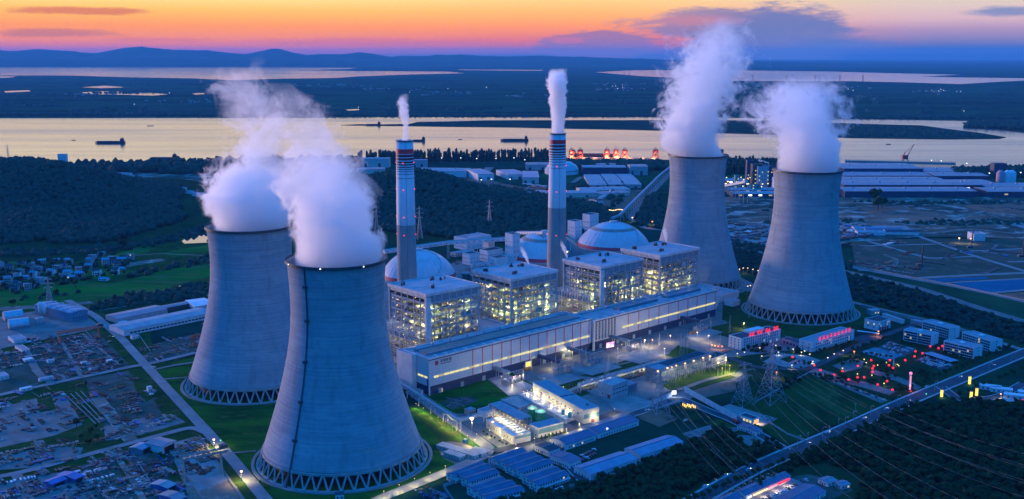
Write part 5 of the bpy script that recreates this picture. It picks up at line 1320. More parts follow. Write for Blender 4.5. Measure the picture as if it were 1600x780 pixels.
for x0, x1, py, py2, dep, h, roof, wall, lab in (
    (565, 608, 262, 262, 40, 26, 'lgrey', 'cream', 'pale block on the river bank left of the first chimney'),
    (560, 602, 272, 271, 50, 12, 'bgrey', 'cream', 'low pale block just above the wooded hill'),
    (644, 667, 262, 262, 30, 22, 'bgrey', 'steel', 'grey-blue block just right of the left chimney top'),
    (648, 729, 276, 277, 80, 16, 'lgrey', 'white', 'long white hall with a striped roof behind the wooded hill'),
    (747, 772, 283, 282, 130, 18, 'blue2', 'white', 'hall with a blue striped roof in the row behind the hill'),
    (794, 822, 281, 280, 120, 14, 'blue2', 'white', 'pale blue roofed hall in the middle of the row behind the hill'),
    (817, 842, 287, 287, 150, 16, 'blue2', 'cream', 'hall with a pale front beside the right chimney'),
    (822, 862, 266, 266, 60, 16, 'bgrey', 'steel', 'grey hall left of the right chimney near the river'),
    (911, 978, 273, 273, 60, 20, 'lgrey', 'navy', 'long dark hall with a white roof below the poplars'),
    (930, 962, 266, 266, 40, 16, 'bgrey', 'steel', 'small grey hall behind the white roofed one'),
    (984, 1012, 274, 274, 60, 24, 'bgrey', 'steel', 'blue-grey block at the right of the factory rows'),
    (922, 948, 295, 295, 230, 9, 'lgrey', 'steel', 'pale roofed hall, left one of three alike'),
    (951, 974, 294, 294, 230, 9, 'lgrey', 'steel', 'pale roofed hall, middle one of three alike'),
    (977, 1002, 294, 294, 230, 9, 'lgrey', 'steel', 'pale roofed hall, right one of three alike'),
    (910, 985, 304, 302, 60, 9, 'lgrey', 'cream', 'long low pale hall in front of the three alike'),
    (884, 935, 309, 308, 50, 10, 'lgrey', 'cream', 'long low hall with many windows right of the chimney'),
    (936, 984, 309, 306, 40, 8, 'bgrey', 'cream', 'low hall joined to the end of the windowed one'),
    (826, 860, 310, 309, 60, 10, 'bgrey', 'cream', 'low grey hall left of the right chimney'),
    (933, 943, 322, 321, 30, 12, 'dgrey', 'white', 'small dark roofed house on the red earth')):
    long_shed(lab, x0, x1, py, dep, h, roof, wall, 1.5, ang=py2, group='factory buildings by the river', name='factory_building', cat='factory')
x, y = G(878, 271); t = thing('round_roof_hall', 'pale arched hall just right of the right chimney', 'hall', (x, y, 0)); b = MB(); b.lathe([(48, 0), (48, 12), (40, 24), (26, 32), (.1, 35)], 32); b.build('roof', M['steel'], t)
b = MB(); b.lathe([(48.6, 0), (48.6, 8)], 32); b.build('wall', M['white'], t)
# little light poles over the distant works, as lit heads on posts
def pole_lamp(px, py, h, em, label, group, power=0, c=(1, .75, .45), r=.45, z=0.0, arm=0.0, thick=.25, name='lamp_post'):
    x, y = G(px, py); t = thing(name, label, 'lamp', (x, y, z), 0, group)
    b = MB(); b.tube((0, 0, 0), (0, 0, h), thick, thick * .6, 6)
    if arm: b.bar((0, 0, h), (arm, -arm * .3, h + .3), thick * .8)
    pst = b.build('post', M['galv'], t)
    b = MB(); b.rbox(arm, -arm * .3, h - .1, r * 2.2, r * 1.6, r * .9, .4); b.ico((arm, -arm * .3, h - .12), r, 1); b.build('lamp_head', em, pst)
    if power: lamp_light(t, (arm, -arm * .3, h - .9 - r), power, c, r, any(q in (group or '') for q in ('transformer yards', 'filter deck', 'basin block', 'treatment works', 'inner road')))
    return t
for px, py in ((768, 287), (1104, 282), (690, 252), (720, 252), (745, 253), (775, 253), (803, 252), (820, 255), (1139, 266), (1127, 270), (1455, 256), (1470, 257), (1510, 261), (1518, 272), (1538, 268), (1584, 270), (1545, 277), (1594, 276), (1180, 283), (1195, 292), (752, 288), (797, 287)):
    pole_lamp(px, py + 3, 16, E_cool, 'far white floodlight among the riverside works', 'floodlights of the riverside works', r=1.3)
for px, py in ((1498, 378), (1517, 379), (870, 341), (988, 345)): pole_lamp(px, py + 3, 10, E_lamp, 'warm floodlight on a post in the eastern yard', 'warm lights in the eastern yard', 9000, r=1.1)
pole_lamp(1019, 356, 12, E_orange, 'orange street lamp on the road behind the domes', 'orange street lamp behind the domes', 9000, (1, .4, .1), r=1.1)
# conveyor string of lamps and gallery to the port
def gallery(label, pts, w, h, m='steelw', legs=True, group='conveyor galleries', win=True, name='conveyor_gallery'):
    P3 = [Vector(p) for p in pts]; t = thing(name, label, 'conveyor', (P3[0].x, P3[0].y, 0), 0, group); o = Vector((P3[0].x, P3[0].y, 0))
    b = MB(); rf = MB(); wn = MB(); lg = MB()
    for a, c in zip(P3, P3[1:]):
        a = a - o; c = c - o; d = (c - a); L_ = d.length; du = d.normalized(); n = Vector((-du.y, du.x, 0)).normalized(); up = Vector((0, 0, 1))
        vs = []
        for pt in (a, c):
            for i, j in ((-.5, 0), (.5, 0), (.5, 1), (0, 1.28), (-.5, 1)): vs.append(pt + n * (i * w) + up * (j * h))
        b.add(vs, [(0, 1, 6, 5), (1, 2, 7, 6), (4, 0, 5, 9), (0, 4, 3, 2, 1), (5, 6, 7, 8, 9)])
        rf.add([p + up * .1 for p in vs], [(2, 3, 8, 7), (3, 4, 9, 8)])
        k = int(L_ / 9)
        for i in range(k):
            p = a + du * ((i + .5) * L_ / k)
            for sg in (-1, 1): q = p + n * (sg * (w / 2 + .05)) + up * h * .5; wn.bar(q - du * 1.2, q + du * 1.2, .9)
        k = max(1, int(L_ / 35))
        for i in range(k + 1):
            p = a + du * (i * L_ / k)
            if p.z > 3:
                for sg in (-1, 1): lg.bar((p.x + n.x * sg * w * .45, p.y + n.y * sg * w * .45, p.z), (p.x + n.x * sg * w * .7, p.y + n.y * sg * w * .7, 0), .8)
                lg.bar((p.x + n.x * w * .5, p.y + n.y * w * .5, p.z * .5), (p.x - n.x * w * .5, p.y - n.y * w * .5, p.z * .5), .5)
    b.build('wall', M[m], t); rf.build('roof', M['lgrey'], t)
    if win: wn.build('window_row', M['glass'], t)
    if legs and lg.v: lg.build('trestle', M['steel'], t)
    return t
def P3(px, py, z): return (*G(px, py, z), z)
gallery('white conveyor gallery running from behind the left dome to the first transfer tower', [P3(600, 396, 20), P3(700, 382, 24), P3(792, 376, 30)], 7, 5)
gallery('white conveyor gallery from the first transfer tower towards the middle dome', [P3(808, 366, 30), P3(850, 366, 44)], 6, 4)
gallery('short low conveyor gallery in front of the grey crusher house', [P3(736, 417, 8), P3(772, 413, 10)], 5, 4)
gallery('long straight conveyor gallery running from behind the right dome to the river port', [P3(955, 343, 14), P3(968, 338, 16), P3(1030, 276, 16), P3(1062, 250, 16)], 5, 3.5, m='steel', win=False)
gallery('thin conveyor beside the distant factory halls', [P3(928, 318, 3), P3(952, 303, 3)], 9, 4, win=False, legs=False)
for k in range(10):
    px, py = 952 + k * 2.3, 341 + .8 * math.sin(k * .7)
    pole_lamp(px, py, 17, E_warm, 'small warm lamp in the string at the conveyor corner behind the right dome', 'string of lamps at the conveyor corner', r=.9)

# transfer towers and crusher buildings behind the boiler houses
def tower_block(label, px, py_base, zb, w, d, h, cols=2, rows=4, wall='white', roof='dgrey', name='transfer_tower', cat='tower block'):
    x, y = G(px, py_base); r, W2, D2 = flat_bld(name, label, cat, 0, 0, 0, h, wall, roof, 1.0, 'white transfer towers' if name == 'transfer_tower' else None, fp=(Vector((x, y)), HA, w, d))
    windows(r, 'f', W2, D2, cols, rows, h * .2, h * .7 / rows, 1.5, 1.5, M['glass'])
    windows(r, 'l', W2, D2, cols + 1, rows, h * .2, h * .7 / rows, 1.5, 1.5, M['glass'])
    return r
tower_block('white transfer tower left of the middle dome where the conveyor ends', 801, 412, 0, 16, 18, 47)
tower_block('white transfer tower right of the middle chimney, left one of the pair', 898, 382, 0, 18, 18, 40)
tower_block('white transfer tower with a dark roof, right one of the pair', 921, 372, 0, 24, 18, 42, 4, 3)
tower_block('white crusher house with a raised middle, between the left dome and the transfer tower', 762, 410, 0, 32, 20, 18, 5, 2, name='crusher_house', cat='building')
tower_block('low white block on the left side of the crusher house', 734, 415, 0, 20, 18, 18, 3, 2, name='crusher_house', cat='building')
tower_block('white stair block standing over the crusher house roof', 763, 404, 0, 14, 14, 30, 2, 2, name='crusher_house', cat='building')
tower_block('low pale block right behind the second boiler house', 776, 420, 0, 24, 18, 16, 3, 1, name='crusher_house', cat='building')
tower_block('large grey workshop with a ribbed roof below the wooded hill', 729, 392, 0, 56, 34, 20, 6, 2, 'white', 'bgrey', name='workshop', cat='workshop')
tower_block('low workshop with a pale roof left of the crusher house', 712, 402, 0, 40, 14, 6, 5, 1, 'steel', 'lgrey', name='workshop', cat='workshop')
for px, py, lab in ((729, 440, 'dark green round tank beside the left dome, left one of the pair'), (742, 443, 'dark green round tank next to the second boiler house, right one of the pair')):
    x, y = G(px, py); t = thing('storage_tank', lab, 'tank', (x, y, 0), 0, 'dark green tanks'); b = MB(); b.lathe([(7.2, 0), (7.2, 12.5)], 32); b.build('shell', M['dgreen'], t, smooth=True)
    b = MB(); b.lathe([(7.4, 12.4), (7.4, 12.9), (.1, 14.6)], 32); b.build('roof', mat('tank_roof_green', (.06, .20, .19), .6), t)
uvbox('service_block', 'pale block with roof plant beside the base of the far cooling tower', 'building', 505, 535, 88, 110, 10, 'white', 'mauve')
uvbox('service_block', 'flat pale block between the two right cooling towers, dotted with lamps', 'building', 520, 570, 40, 78, 9, 'white', 'lgrey')
uvbox('service_block', 'small lit kiosk between the two right cooling towers', 'building', 520, 536, 14, 28, 7, 'white', 'mauve')
for px, py in ((1155, 430), (1161, 428), (1168, 428), (1176, 430), (1150, 436), (1184, 432), (1139, 450), (1168, 457), (1172, 456), (1188, 446)):
    pole_lamp(px, py, 9, E_warm, 'warm lamp on the pump blocks between the two right towers', 'lamps between the two right towers', 2500 if px % 2 else 0, r=.6)
pole_lamp(885, 428, 34, E_lamp, 'bright lamp at the foot of the right chimney', 'lamp at the foot of the right chimney', 26000, r=1.6)

# small vents steaming on the boiler roofs
for (px, py, z, lean, lab) in ((826, 412, 82, -10, 'small puff of steam on the second boiler house roof'), (886, 402, 78, -8, 'small puff of steam left of the third boiler house'), (1041, 378, 77, -3, 'small puff of steam on the fourth boiler house roof')):
    x, y = G(px, py, z); dp = depth(x, y, z) / F
    steam(lab, (x, y, z), [(-1, 0, 0, 1.0, 1, .1), (5, lean * .25 * dp, 0, 2.2, 1, .2), (11, lean * .6 * dp, 0, 3.2, .9, .3), (17, lean * 1.0 * dp, 0, 2.8, .5, .4), (22, lean * 1.2 * dp, 0, 1.4, 0, .5)], nscale=.1, dens=.35, warp=.2, name='steam_puff')

# ------------------------------------------------------------------ treatment works in front of the halls
def P2(s, ox, oy): return lambda x, y: (ox + x / s, oy + y / s)
# big two-part building
fpb = footprint((911.5, 664), (936, 659), (831, 619))
r, w, d = flat_bld('treatment_building', 'largest pale treatment building with a lilac roof in two halves', 'building', 0, 0, 0, 13.5, 'cream', 'mauve', .6, fp=fpb)
windows(r, 'l', w, d, 11, 1, 7.4, 1, 2.2, 1.6, M['glass']); 
b = MB(); b.box(.4, d * .46, 13.62, w - .4, d * .46 + .5, 14.3); b.build('roof_joint', M['dsteel'], r)
b = MB(); b.box(-.08, .3, 5.4, -.01, d - .3, 6.6); b.box(-.08, .3, 10.4, -.01, d - .3, 11.4); b.build('cladding_band', M['steel'], r)
b = MB(); b.box(.2, -.08, 5.4, w - .2, -.01, 9.4); b.build('cladding_band', mat('blue_cladding', (.12, .26, .32), .5), r)
b = MB(); b.box(w * .5, -.15, 0, w * .5 + 3.4, .1, 4); b.build('door', mat('maroon_door', (.2, .03, .06), .6), r)
b = MB(); b.box(w * .6, d * .1, 13.63, w * .6 + 1.5, d * .1 + 3, 14.6); b.build('roof_vent', M['dsteel'], r)
r, w, d = flat_bld('treatment_building', 'low treatment building with five yellow lit windows beside the green tanks', 'building', (841, 685.5), (880, 675.5), (828, 678), 9, 'cream', 'mauve', .5)
windows(r, 'f', w, d, 5, 1, 5.0, 1, 2.6, 1.7, E_win); windows(r, 'f', w, d, 6, 1, .8, 1, 1.6, 1.5, M['glass'], .2, E_win); windows(r, 'l', w, d, 2, 1, .8, 1, 1.2, 2.4, M['glass'])
b = MB(); b.box(.1, -.08, 3.9, w - .1, -.01, 8.4); b.build('cladding_band', MATS['blue_cladding'], r)
# raised deck with lamp rows between
def deck(label, pts, h, m, name='process_deck'):
    P_ = [Vector(G(*p)) for p in pts]; o = P_[0]; t = thing(name, label, 'deck', (o.x, o.y, 0)); q = [(p.x - o.x, p.y - o.y) for p in P_]
    a = sum(q[i][0] * q[(i + 1) % len(q)][1] - q[(i + 1) % len(q)][0] * q[i][1] for i in range(len(q)))
    if a < 0: q = q[::-1]
    b = MB(); b.prism(q, 0, h); b.build('deck', m, t)
    b = MB()
    for i in range(len(q)):
        a_, c_ = q[i], q[(i + 1) % len(q)]; b.bar((*a_, h + 1.0), (*c_, h + 1.0), .15)
        n = int(math.dist(a_, c_) / 3)
        for k in range(n): f = k / n; x = a_[0] * (1 - f) + c_[0] * f; y = a_[1] * (1 - f) + c_[1] * f; b.bar((x, y, h), (x, y, h + 1), .12)
    b.build('railing', M['steelw'], t); return t, o
deckm = mat('pale_deck_concrete', (.55, .52, .45), .8, (.42, .40, .36), .2)
deck('long pale filter deck strewn with lamps beside the largest treatment building', [(809, 622), (828, 617), (902, 656), (884, 663)], 4.0, deckm)
deck('low grey settling deck beside the filter deck', [(783, 629), (806, 622), (830, 634), (812, 642)], 2.5, M['conc'])
for i in range(12):
    for j in range(3):
        f = (i + .5) / 12; px = 815 * (1 - f) + 889 * f + j * 6; py = 622.5 * (1 - f) + 658 * f - j * 1.4
        pole_lamp(px, py - 1, 3.2, E_warm, 'small warm lamp on the pale filter deck', 'lamps on the filter deck', 1700 if (i + j) % 2 else 0, (1, .80, .38), .26, z=4.0, thick=.12)
pump = MB()
x, y = G(850, 640); t = thing('filter_pipework', 'pale pipes and valves crowded on the filter deck', 'pipework', (x, y, 4.0))
for k in range(60):
    f = random.random(); px = 818 * (1 - f) + 888 * f + random.uniform(-2, 10); py = 623 * (1 - f) + 657 * f; gx, gy = G(px, py)
    pump.rbox(gx - x, gy - y, 0, random.uniform(.6, 2), random.uniform(.6, 1.6), random.uniform(.8, 2.2), random.uniform(0, 3))
pump.build('valve_boxes', M['white'], t)
for px, py, rad, h, lab in ((831.5, 655, 4.4, 10.5, 'bright green round tank on the left of the pair'), (844.5, 659.5, 4.9, 10, 'bright green round tank on the right of the pair')):
    x, y = G(px, py); t = thing('green_tank', lab, 'tank', (x, y, 0), 0, 'bright green tanks'); b = MB(); b.lathe([(rad, 0), (rad, h)], 36); b.build('shell', M['green'], t, smooth=True)
    b = MB(); b.lathe([(rad + .1, h - .1), (rad + .1, h + .2), (rad * .5, h + .9), (.1, h + 1.1)], 36); b.build('roof', mat('tank_roof_bright', (.10, .50, .28), .4), t)
    b = MB(); b.lathe([(rad, h + .9), (rad, h + 1.2), (rad - .1, h + 1.2)], 24)
    for k in range(8): b.bar((rad * math.cos(k * .785), rad * math.sin(k * .785), h), (rad * math.cos(k * .785), rad * math.sin(k * .785), h + 1.2), .12)
    b.build('roof_rail', M['steelw'], t)
    lamp_light(t, (0, 0, h + 4), 1800, (1, .85, .6), .5)
for px, py in ((880, 655), (890, 659.5)):
    x, y = G(px, py); t = thing('filter_vessel', 'slim teal filter vessel at the %s of the pair on the filter deck' % ('left' if px < 885 else 'right'), 'vessel', (x, y, 4.0), 0, 'teal filter vessels')
    b = MB(); b.lathe([(.1, 0), (1.6, .6), (1.6, 4.4), (.9, 5.2), (.1, 5.5)], 20); b.build('shell', M['teal'], t, smooth=True)
# canopy on posts over the pump rows
c4 = [Vector(G(px, py, 9)) for px, py in ((763.6, 631.8), (781.8, 626.7), (829.9, 651), (812, 656.8))]
t = thing('canopy', 'long lilac-grey canopy roof on posts beside the green tanks', 'canopy', (c4[0].x, c4[0].y, 0)); q = [(p.x - c4[0].x, p.y - c4[0].y) for p in c4]
b = MB(); b.prism(q[::-1], 9, 9.35); b.build('roof', M['mauve'], t)
b = MB()
for i in range(9):
    f = i / 8
    for a_, c_ in ((q[0], q[3]), (q[1], q[2])): x = a_[0] * (1 - f) + c_[0] * f; y = a_[1] * (1 - f) + c_[1] * f; b.bar((x, y, 0), (x, y, 9), .5)
b.build('posts', M['steelw'], t)
for i in range(5):
    f = (i + .5) / 5; x = q[0][0] * (1 - f) + q[3][0] * f; y = q[0][1] * (1 - f) + q[3][1] * f; lamp_light(t, (x + 1, y + 3, 6), 4500, (1, .82, .42), .5)
# settling basins: walled block with dark cells on top
r, w, d = flat_bld('basin_block', 'long pale basin block with a row of dark open cells on its roof', 'basin block', (802, 696), (829, 690), (756, 670), 7.5, 'cream', 'white', .9)
windows(r, 'l', w, d, 9, 1, 3.2, 1, 1.0, 1.6, M['glass'])
for k in range(8):
    yy = d * (k + .35) / 8.3; b = MB(); b.box(w * .36, yy, 7.63, w * .92, yy + d / 13, 7.9); b.build('basin_cell', M['pool'] if False else M['dgreen'], r)
for k in range(9):
    yy = d * k / 8.3 + 1; b = MB(); b.box(w * .3, yy, 7.64, w * .96, yy + .5, 8.7); b.build('basin_wall', M['white'], r)
b = MB(); b.box(w * .28, .5, 7.65, w * .30, d - .5, 8.8); b.build('basin_wall', M['white'], r)
b = MB(); b.box(-.6, d * .38, 0, 3.6, d * .5, 9.6); b.build('stair_tower', M['white'], r)
b = MB(); b.box(w * .1, -.12, 5.2, w - .1, -.01, 7.4); b.build('cladding_band', MATS['blue_cladding'], r)
for i in range(9):
    for j, fx in enumerate((.3, .62, .97)):
        q2 = Vector((fpb[0].x, fpb[0].y)); n_, a_, w_, d_ = footprint((802, 696), (829, 690), (756, 670)); u_ = Vector((math.cos(a_), math.sin(a_))); v_ = Vector((-u_.y, u_.x))
        p = n_ + u_ * (w_ * fx) + v_ * (d_ * (i + .5) / 9); pp = pix(p.x, p.y, 0)
        t = pole_lamp(pp[0], pp[1], 2.6, E_warm, 'small warm lamp between the dark basin cells', 'lamps on the basin block', 2000 if j == 1 else 0, (1, .80, .36), .26, z=8.4, thick=.12)
for (px, py, w_, d_, h_, lab, m_) in ((757, 654, 14, 10, 6, 'low pump house with rooftop pipes where the pipe bridge ends', 'white'), (733, 650, 8, 7, 5, 'small dark-doored kiosk beside the round-cornered lawn', 'conc'), (772, 650, 12, 8, 3, 'low grey block under the canopy corner', 'steel')):
    x, y = G(px, py); r, w, d = flat_bld('pump_house', lab, 'building', 0, 0, 0, h_, m_, 'mauve', .4, fp=(Vector((x, y)), HA, w_, d_)); windows(r, 'f', w, d, 3, 1, 1.5, 1, 1.2, 1.2, M['glass'])
# pipe bridge
def trestle(label, pts, z, w, name='pipe_bridge', m='steel'):
    P_ = [Vector((*G(*p), z)) for p in pts]; o = Vector((P_[0].x, P_[0].y, 0)); t = thing(name, label, 'pipe bridge', o[:], 0, 'pipe bridges'); dk = MB(); lg = MB()
    for a, c in zip(P_, P_[1:]):
        a = a - o; c = c - o; du = (c - a).normalized(); n = Vector((-du.y, du.x, 0)); L_ = (c - a).length
        for sg in (-1, 1):
            dk.bar(a + n * sg * w / 2, c + n * sg * w / 2, .5); dk.bar(a + n * sg * w / 2 + Vector((0, 0, 1.8)), c + n * sg * w / 2 + Vector((0, 0, 1.8)), .3)
        for k in (-.3, 0, .3):
            b = MB(); b.tube(a + n * k * w + Vector((0, 0, .7)), c + n * k * w + Vector((0, 0, .7)), w * .11, n=8); b.build('pipe', M['alum'], t)
        kk = int(L_ / 3)
        for i in range(kk + 1):
            p = a + du * (L_ * i / max(1, kk)); dk.bar(p - n * w / 2, p + n * w / 2, .3)
            for sg in (-1, 1): dk.bar(p + n * sg * w / 2, p + n * sg * w / 2 + Vector((0, 0, 1.8)), .25)
        kk = max(1, int(L_ / 22))
        for i in range(kk + 1):
            p = a + du * (L_ * i / kk)
            for sg in (-1, 1): lg.bar((p.x + n.x * w * .45 * sg, p.y + n.y * w * .45 * sg, z), (p.x + n.x * w * .5 * sg, p.y + n.y * w * .5 * sg, 0), .8)
            lg.bar((p.x - n.x * w * .45, p.y - n.y * w * .45, z - 2), (p.x + n.x * w * .45, p.y + n.y * w * .45, z - 2), .5)
    dk.build('deck_frame', M[m], t); lg.build('trestle_legs', M['steelw'], t); return t
trestle('long steel pipe bridge running down past the corner of the near turbine hall', [(604, 600), (640, 622), (717, 673)], 9, 5)
trestle('short branch of the pipe bridge reaching the treatment works', [(717, 673), (758, 661)], 9, 4)
trestle('pipe bridge on white posts above the lit inner road', [(905, 614), (960, 597), (1040, 575)], 8, 4)

# transformer yards in front of the halls ---------------------------------
def transformer(label, px, py, lit, s=1.0, roof='navy'):
    x, y = G(px, py); t = thing('transformer', label, 'transformer', (x, y, 0), HA, 'transformers in front of the halls')
    b = MB(); b.box(-9, -6, 0, 9, 6, .4); b.build('plinth', M['slab'], t)
    for k in range(3):
        b = MB(); xx = -6 + k * 6; b.box(xx - 1.9, -2, .4, xx + 1.9, 2.4, 5.2); tk = b.build('tank', M['steelw'] if lit else M['bgrey'], t)
        b = MB()
        for q in range(5): b.box(xx - 1.8 + q * .8, -3.3, .8, xx - 1.4 + q * .8, -2.05, 4.6)
        b.build('radiator', M['steel'], tk)
        b = MB(); 
        for q in (-.9, .9): b.tube((xx + q, 0, 5.2), (xx + q * 1.5, 0, 8.2), .28, .14)
        b.build('bushing', mat('brown_porcelain', (.22, .08, .06), .3), tk)
        b = MB(); b.tube((xx - 1.6, 2.0, 6.0), (xx + 1.6, 2.0, 6.0), .6, n=10); b.build('conservator', M['steelw'], t)
    for xx in (-9.2, -3, 3, 9.2):
        b = MB(); b.box(xx - .25, -4, 0, xx + .25, 4.6, 6.4); b.build('fire_wall', M['conc'], t)
    b = MB(); v0 = loc_uv(px, py)[1]; b.box(-3, 3, 10, 1.2, -v0 - 0.0 if False else max(8, -v0 - 1), 13); b.build('bus_duct', M[roof], t)
    b = MB()
    for yy in (5, max(9, -v0 - 6)): 
        for xx in (-2.6, .8): b.bar((xx, yy, 0), (xx, yy, 10), .45)
    for xx in (-10, 10):
        b.bar((xx - 1.2, -7, 0), (xx, -7, 16), .3); b.bar((xx + 1.2, -7, 0), (xx, -7, 16), .3)
    b.bar((-10, -7, 15.6), (10, -7, 15.6), .5); b.build('support_frame', M['galv'], t)
    if lit:
        for q in ((-8, 6, 8), (0, -4, 7), (8, -4, 8)): lamp_light(t, q, 8000, (1, .80, .55), .5, True); b = MB(); b.ico(q, .5, 1); b.build('lamp_head', E_warm, t)
    return t
transformer('brightly lit transformer group with a blue duct beside the near lawn', 799, 600, True, roof='bgrey')
transformer('unlit transformer group under a sloping duct, second from the left', 878, 583, False)
transformer('unlit transformer group on a wide pale slab in front of the louvred bay', 925, 570, False, roof='bgrey')
transformer('lit transformer group in front of the far turbine hall', 985, 549, True, roof='bgrey')
transformer('transformer group at the far end of the turbine hall', 1095, 517, False)
for pts in ([(762, 592), (790, 585), (838, 606), (806, 618), (795, 620)], [(838, 590), (870, 580), (912, 592), (868, 605)], [(885, 578), (935, 562), (972, 575), (925, 588)], [(960, 560), (1000, 540), (1048, 553), (1000, 570)], [(1068, 528), (1090, 510), (1130, 520), (1090, 536)]):
    sheet('paved_yard', pts, M['pad'] if pts[0][0] != 762 else M['rubble'])
for px, py, lab in ((824, 579, 'orange container behind the lit transformer yard'), (884, 519, 'dull orange container in front of the far turbine hall')):
    x, y = G(px, py) if px < 850 else G(1082, 522); t = thing('container', lab, 'container', (x, y, 0), HA + .1, 'orange containers'); b = MB(); b.box(-5, -1.4, .1, 5, 1.4, 3.4)
    for k in range(16): b.box(-4.9 + k * .64, -1.46, .2, -4.6 + k * .64, -1.4, 3.3)
    b.build('body', M['orange'], t); b = MB(); b.box(5, -1.2, .3, 5.06, 1.2, 3.2); b.build('door', M['dred'], t)
# yellow lit doorway and screen
x, y = LP(128, -1.2); t = thing('lit_gateway', 'bright yellow and white lit doorway at the foot of the near turbine hall', 'doorway', (x, y, 0), HA); b = MB(); b.box(0, -.3, 0, 9, .4, 8.5); b.build('frame', M['white'], t)
b = MB(); b.box(.5, -.4, .3, 8.5, -.31, 8); b.build('lit_panel', emis('yellow_white_panel', (1, .8, .15), 1.1), t)
x, y = LP(246, -9); t = thing('display_screen', 'pink and white video screen below the louvred bay', 'screen', (x, y, 0), HA - .15); b = MB(); b.box(0, -.3, 2.0, 12, .4, 8.6); b.bar((1, 0, 0), (1, 0, 2), .5); b.bar((11, 0, 0), (11, 0, 2), .5); b.build('frame', M['dsteel'], t)
def screen_mat():
    m = emis('screen_picture', (.8, .5, .9), 1.8); n = m.node_tree; gg = NG(n); tcn = gg.n('ShaderNodeTexCoord'); nn = gg.noise(tcn.outputs['Object'], .22, 2, .5)
    gg.l(gg.ramp(nn.outputs[0], [(.3, (.10, .12, .55)), (.48, (.9, .35, .65)), (.6, (1, .75, .75)), (.75, (.4, .45, .95))]), n.nodes['Principled BSDF'].inputs['Emission Color']); return m
b = MB(); b.box(.3, -.38, 2.3, 11.7, -.31, 8.3); b.build('screen', screen_mat(), t)
# white rooms and lit hut at the left end of the hall
uvbox('gate_hut', 'small cream hut at the left foot of the near turbine hall', 'hut', -9, -6, 2, 10, 6, 'cream', 'navy')

# switch building and switchgear hall --------------------------------------
r, w, d = flat_bld('switch_building', 'grey-blue switch building on a round-cornered pale apron', 'building', (956, 625), (981, 616), (940, 617.5), 14, 'steel', 'lgrey', .7)
windows(r, 'f', w, d, 5, 2, 5, 4.2, 2.6, .9, M['glass']); windows(r, 'l', w, d, 2, 1, 3, 1, 1.6, 1.4, M['glass'])
b = MB(); b.box(w + .05, 1, 0, w + 16, d - 1, 8); b.build('low_wing', M['bgrey'], r)
b = MB(); b.box(-.15, 2, 0, .1, 5.6, 4.5); b.build('door', MATS['maroon_door'], r)
b = MB()
for k in range(7): 
    b.bar((2 + k * 4, -8, 0), (2 + k * 4, -8, 5), .3); b.tube((2 + k * 4, -8, 5), (2 + k * 4, -8, 6.6), .25, .12)
b.build('insulator_row', M['galv'], r)
n_, a_, w_, d_ = footprint((1029, 599), (1110, 573), (1011, 592))
r, w, d = flat_bld('switchgear_hall', 'long blue-grey switchgear hall with a pale roof end and a row of lamps', 'building', 0, 0, 0, 13, 'bgrey', 'dgrey', .8, fp=(n_, a_, w_, d_))
b = MB(); b.box(.5, .5, 13.15, w * .22, d - .5, 13.35); b.build('pale_roof', M['mauve'], r)
windows(r, 'f', w, d, 26, 2, 3, 5, 1.5, .8, M['glass'], .25, E_wind); windows(r, 'l', w, d, 3, 2, 3, 5, 1.5, .8, M['glass'])
for k in range(9):
    xx = w * (.05 + .9 * k / 8); b = MB(); b.bar((xx - 1.5, -9, 0), (xx, -9, 20), .26); b.bar((xx + 1.5, -9, 0), (xx, -9, 20), .26); b.build('gantry_post', M['galv'], r)
    for q in (-3, 0, 3): b = MB(); b.tube((xx + q, -4, 0), (xx + q, -4, 5), .16, n=6); b.tube((xx + q, -4, 5), (xx + q * 1.2, -4, 7), .2, .1, n=6); b.build('bushing', M['steelw'], r)
b = MB(); b.bar((w * .05, -9, 19.6), (w * .95, -9, 19.6), .7); b.bar((w * .05, -9, 17.6), (w * .95, -9, 17.6), .35)
for k in range(40): f = k / 40; b.bar((w * (.05 + .9 * f), -9, 17.6 if k % 2 else 19.6), (w * (.05 + .9 * (f + .025)), -9, 19.6 if k % 2 else 17.6), .3)
b.build('gantry_beam', M['galv'], r)
n2 = n_ + Vector((math.cos(a_), math.sin(a_))) * (w_ + 2)
r2, w2, d2 = flat_bld('switchgear_annex', 'dark low annex at the right end of the switchgear hall', 'building', 0, 0, 0, 8, 'steel', 'dgrey', .8, fp=(n2, a_, 26, d_ * .8)); windows(r2, 'f', w2, d2, 6, 1, 2, 1, 1.5, 1.2, M['glass'])
for k, (px, py) in enumerate(((1027.7, 580), (1043, 575.4), (1050, 573.5), (1056.6, 571.5), (1070, 567.7), (1083.8, 563.8), (1098.5, 559.2), (1109.7, 557), (1122.3, 567), (1134, 563))):
    x, y = G(px, py, 17)
    pp = pix(x, y, 0); pole_lamp(pp[0], pp[1], 17, E_lamp, 'bright warm lamp in the row along the switchgear hall', 'lamps along the switchgear hall', 5200, (1, .78, .5), .75)
sheet('lamp_lit_grass', [(1118, 573), (1150, 566), (1172, 578), (1120, 590)], M['grassy'])
pole_lamp(1140, 584, 9, E_yel, 'yellow floodlight shining on the grass at the end of the switchgear hall', 'yellow grass floodlight', 26000, (1, .85, .12), .5)
pole_lamp(1128, 588, 9, E_yel, 'second yellow floodlight lower down the bright grass', 'yellow grass floodlight', 12000, (1, .85, .12), .4)
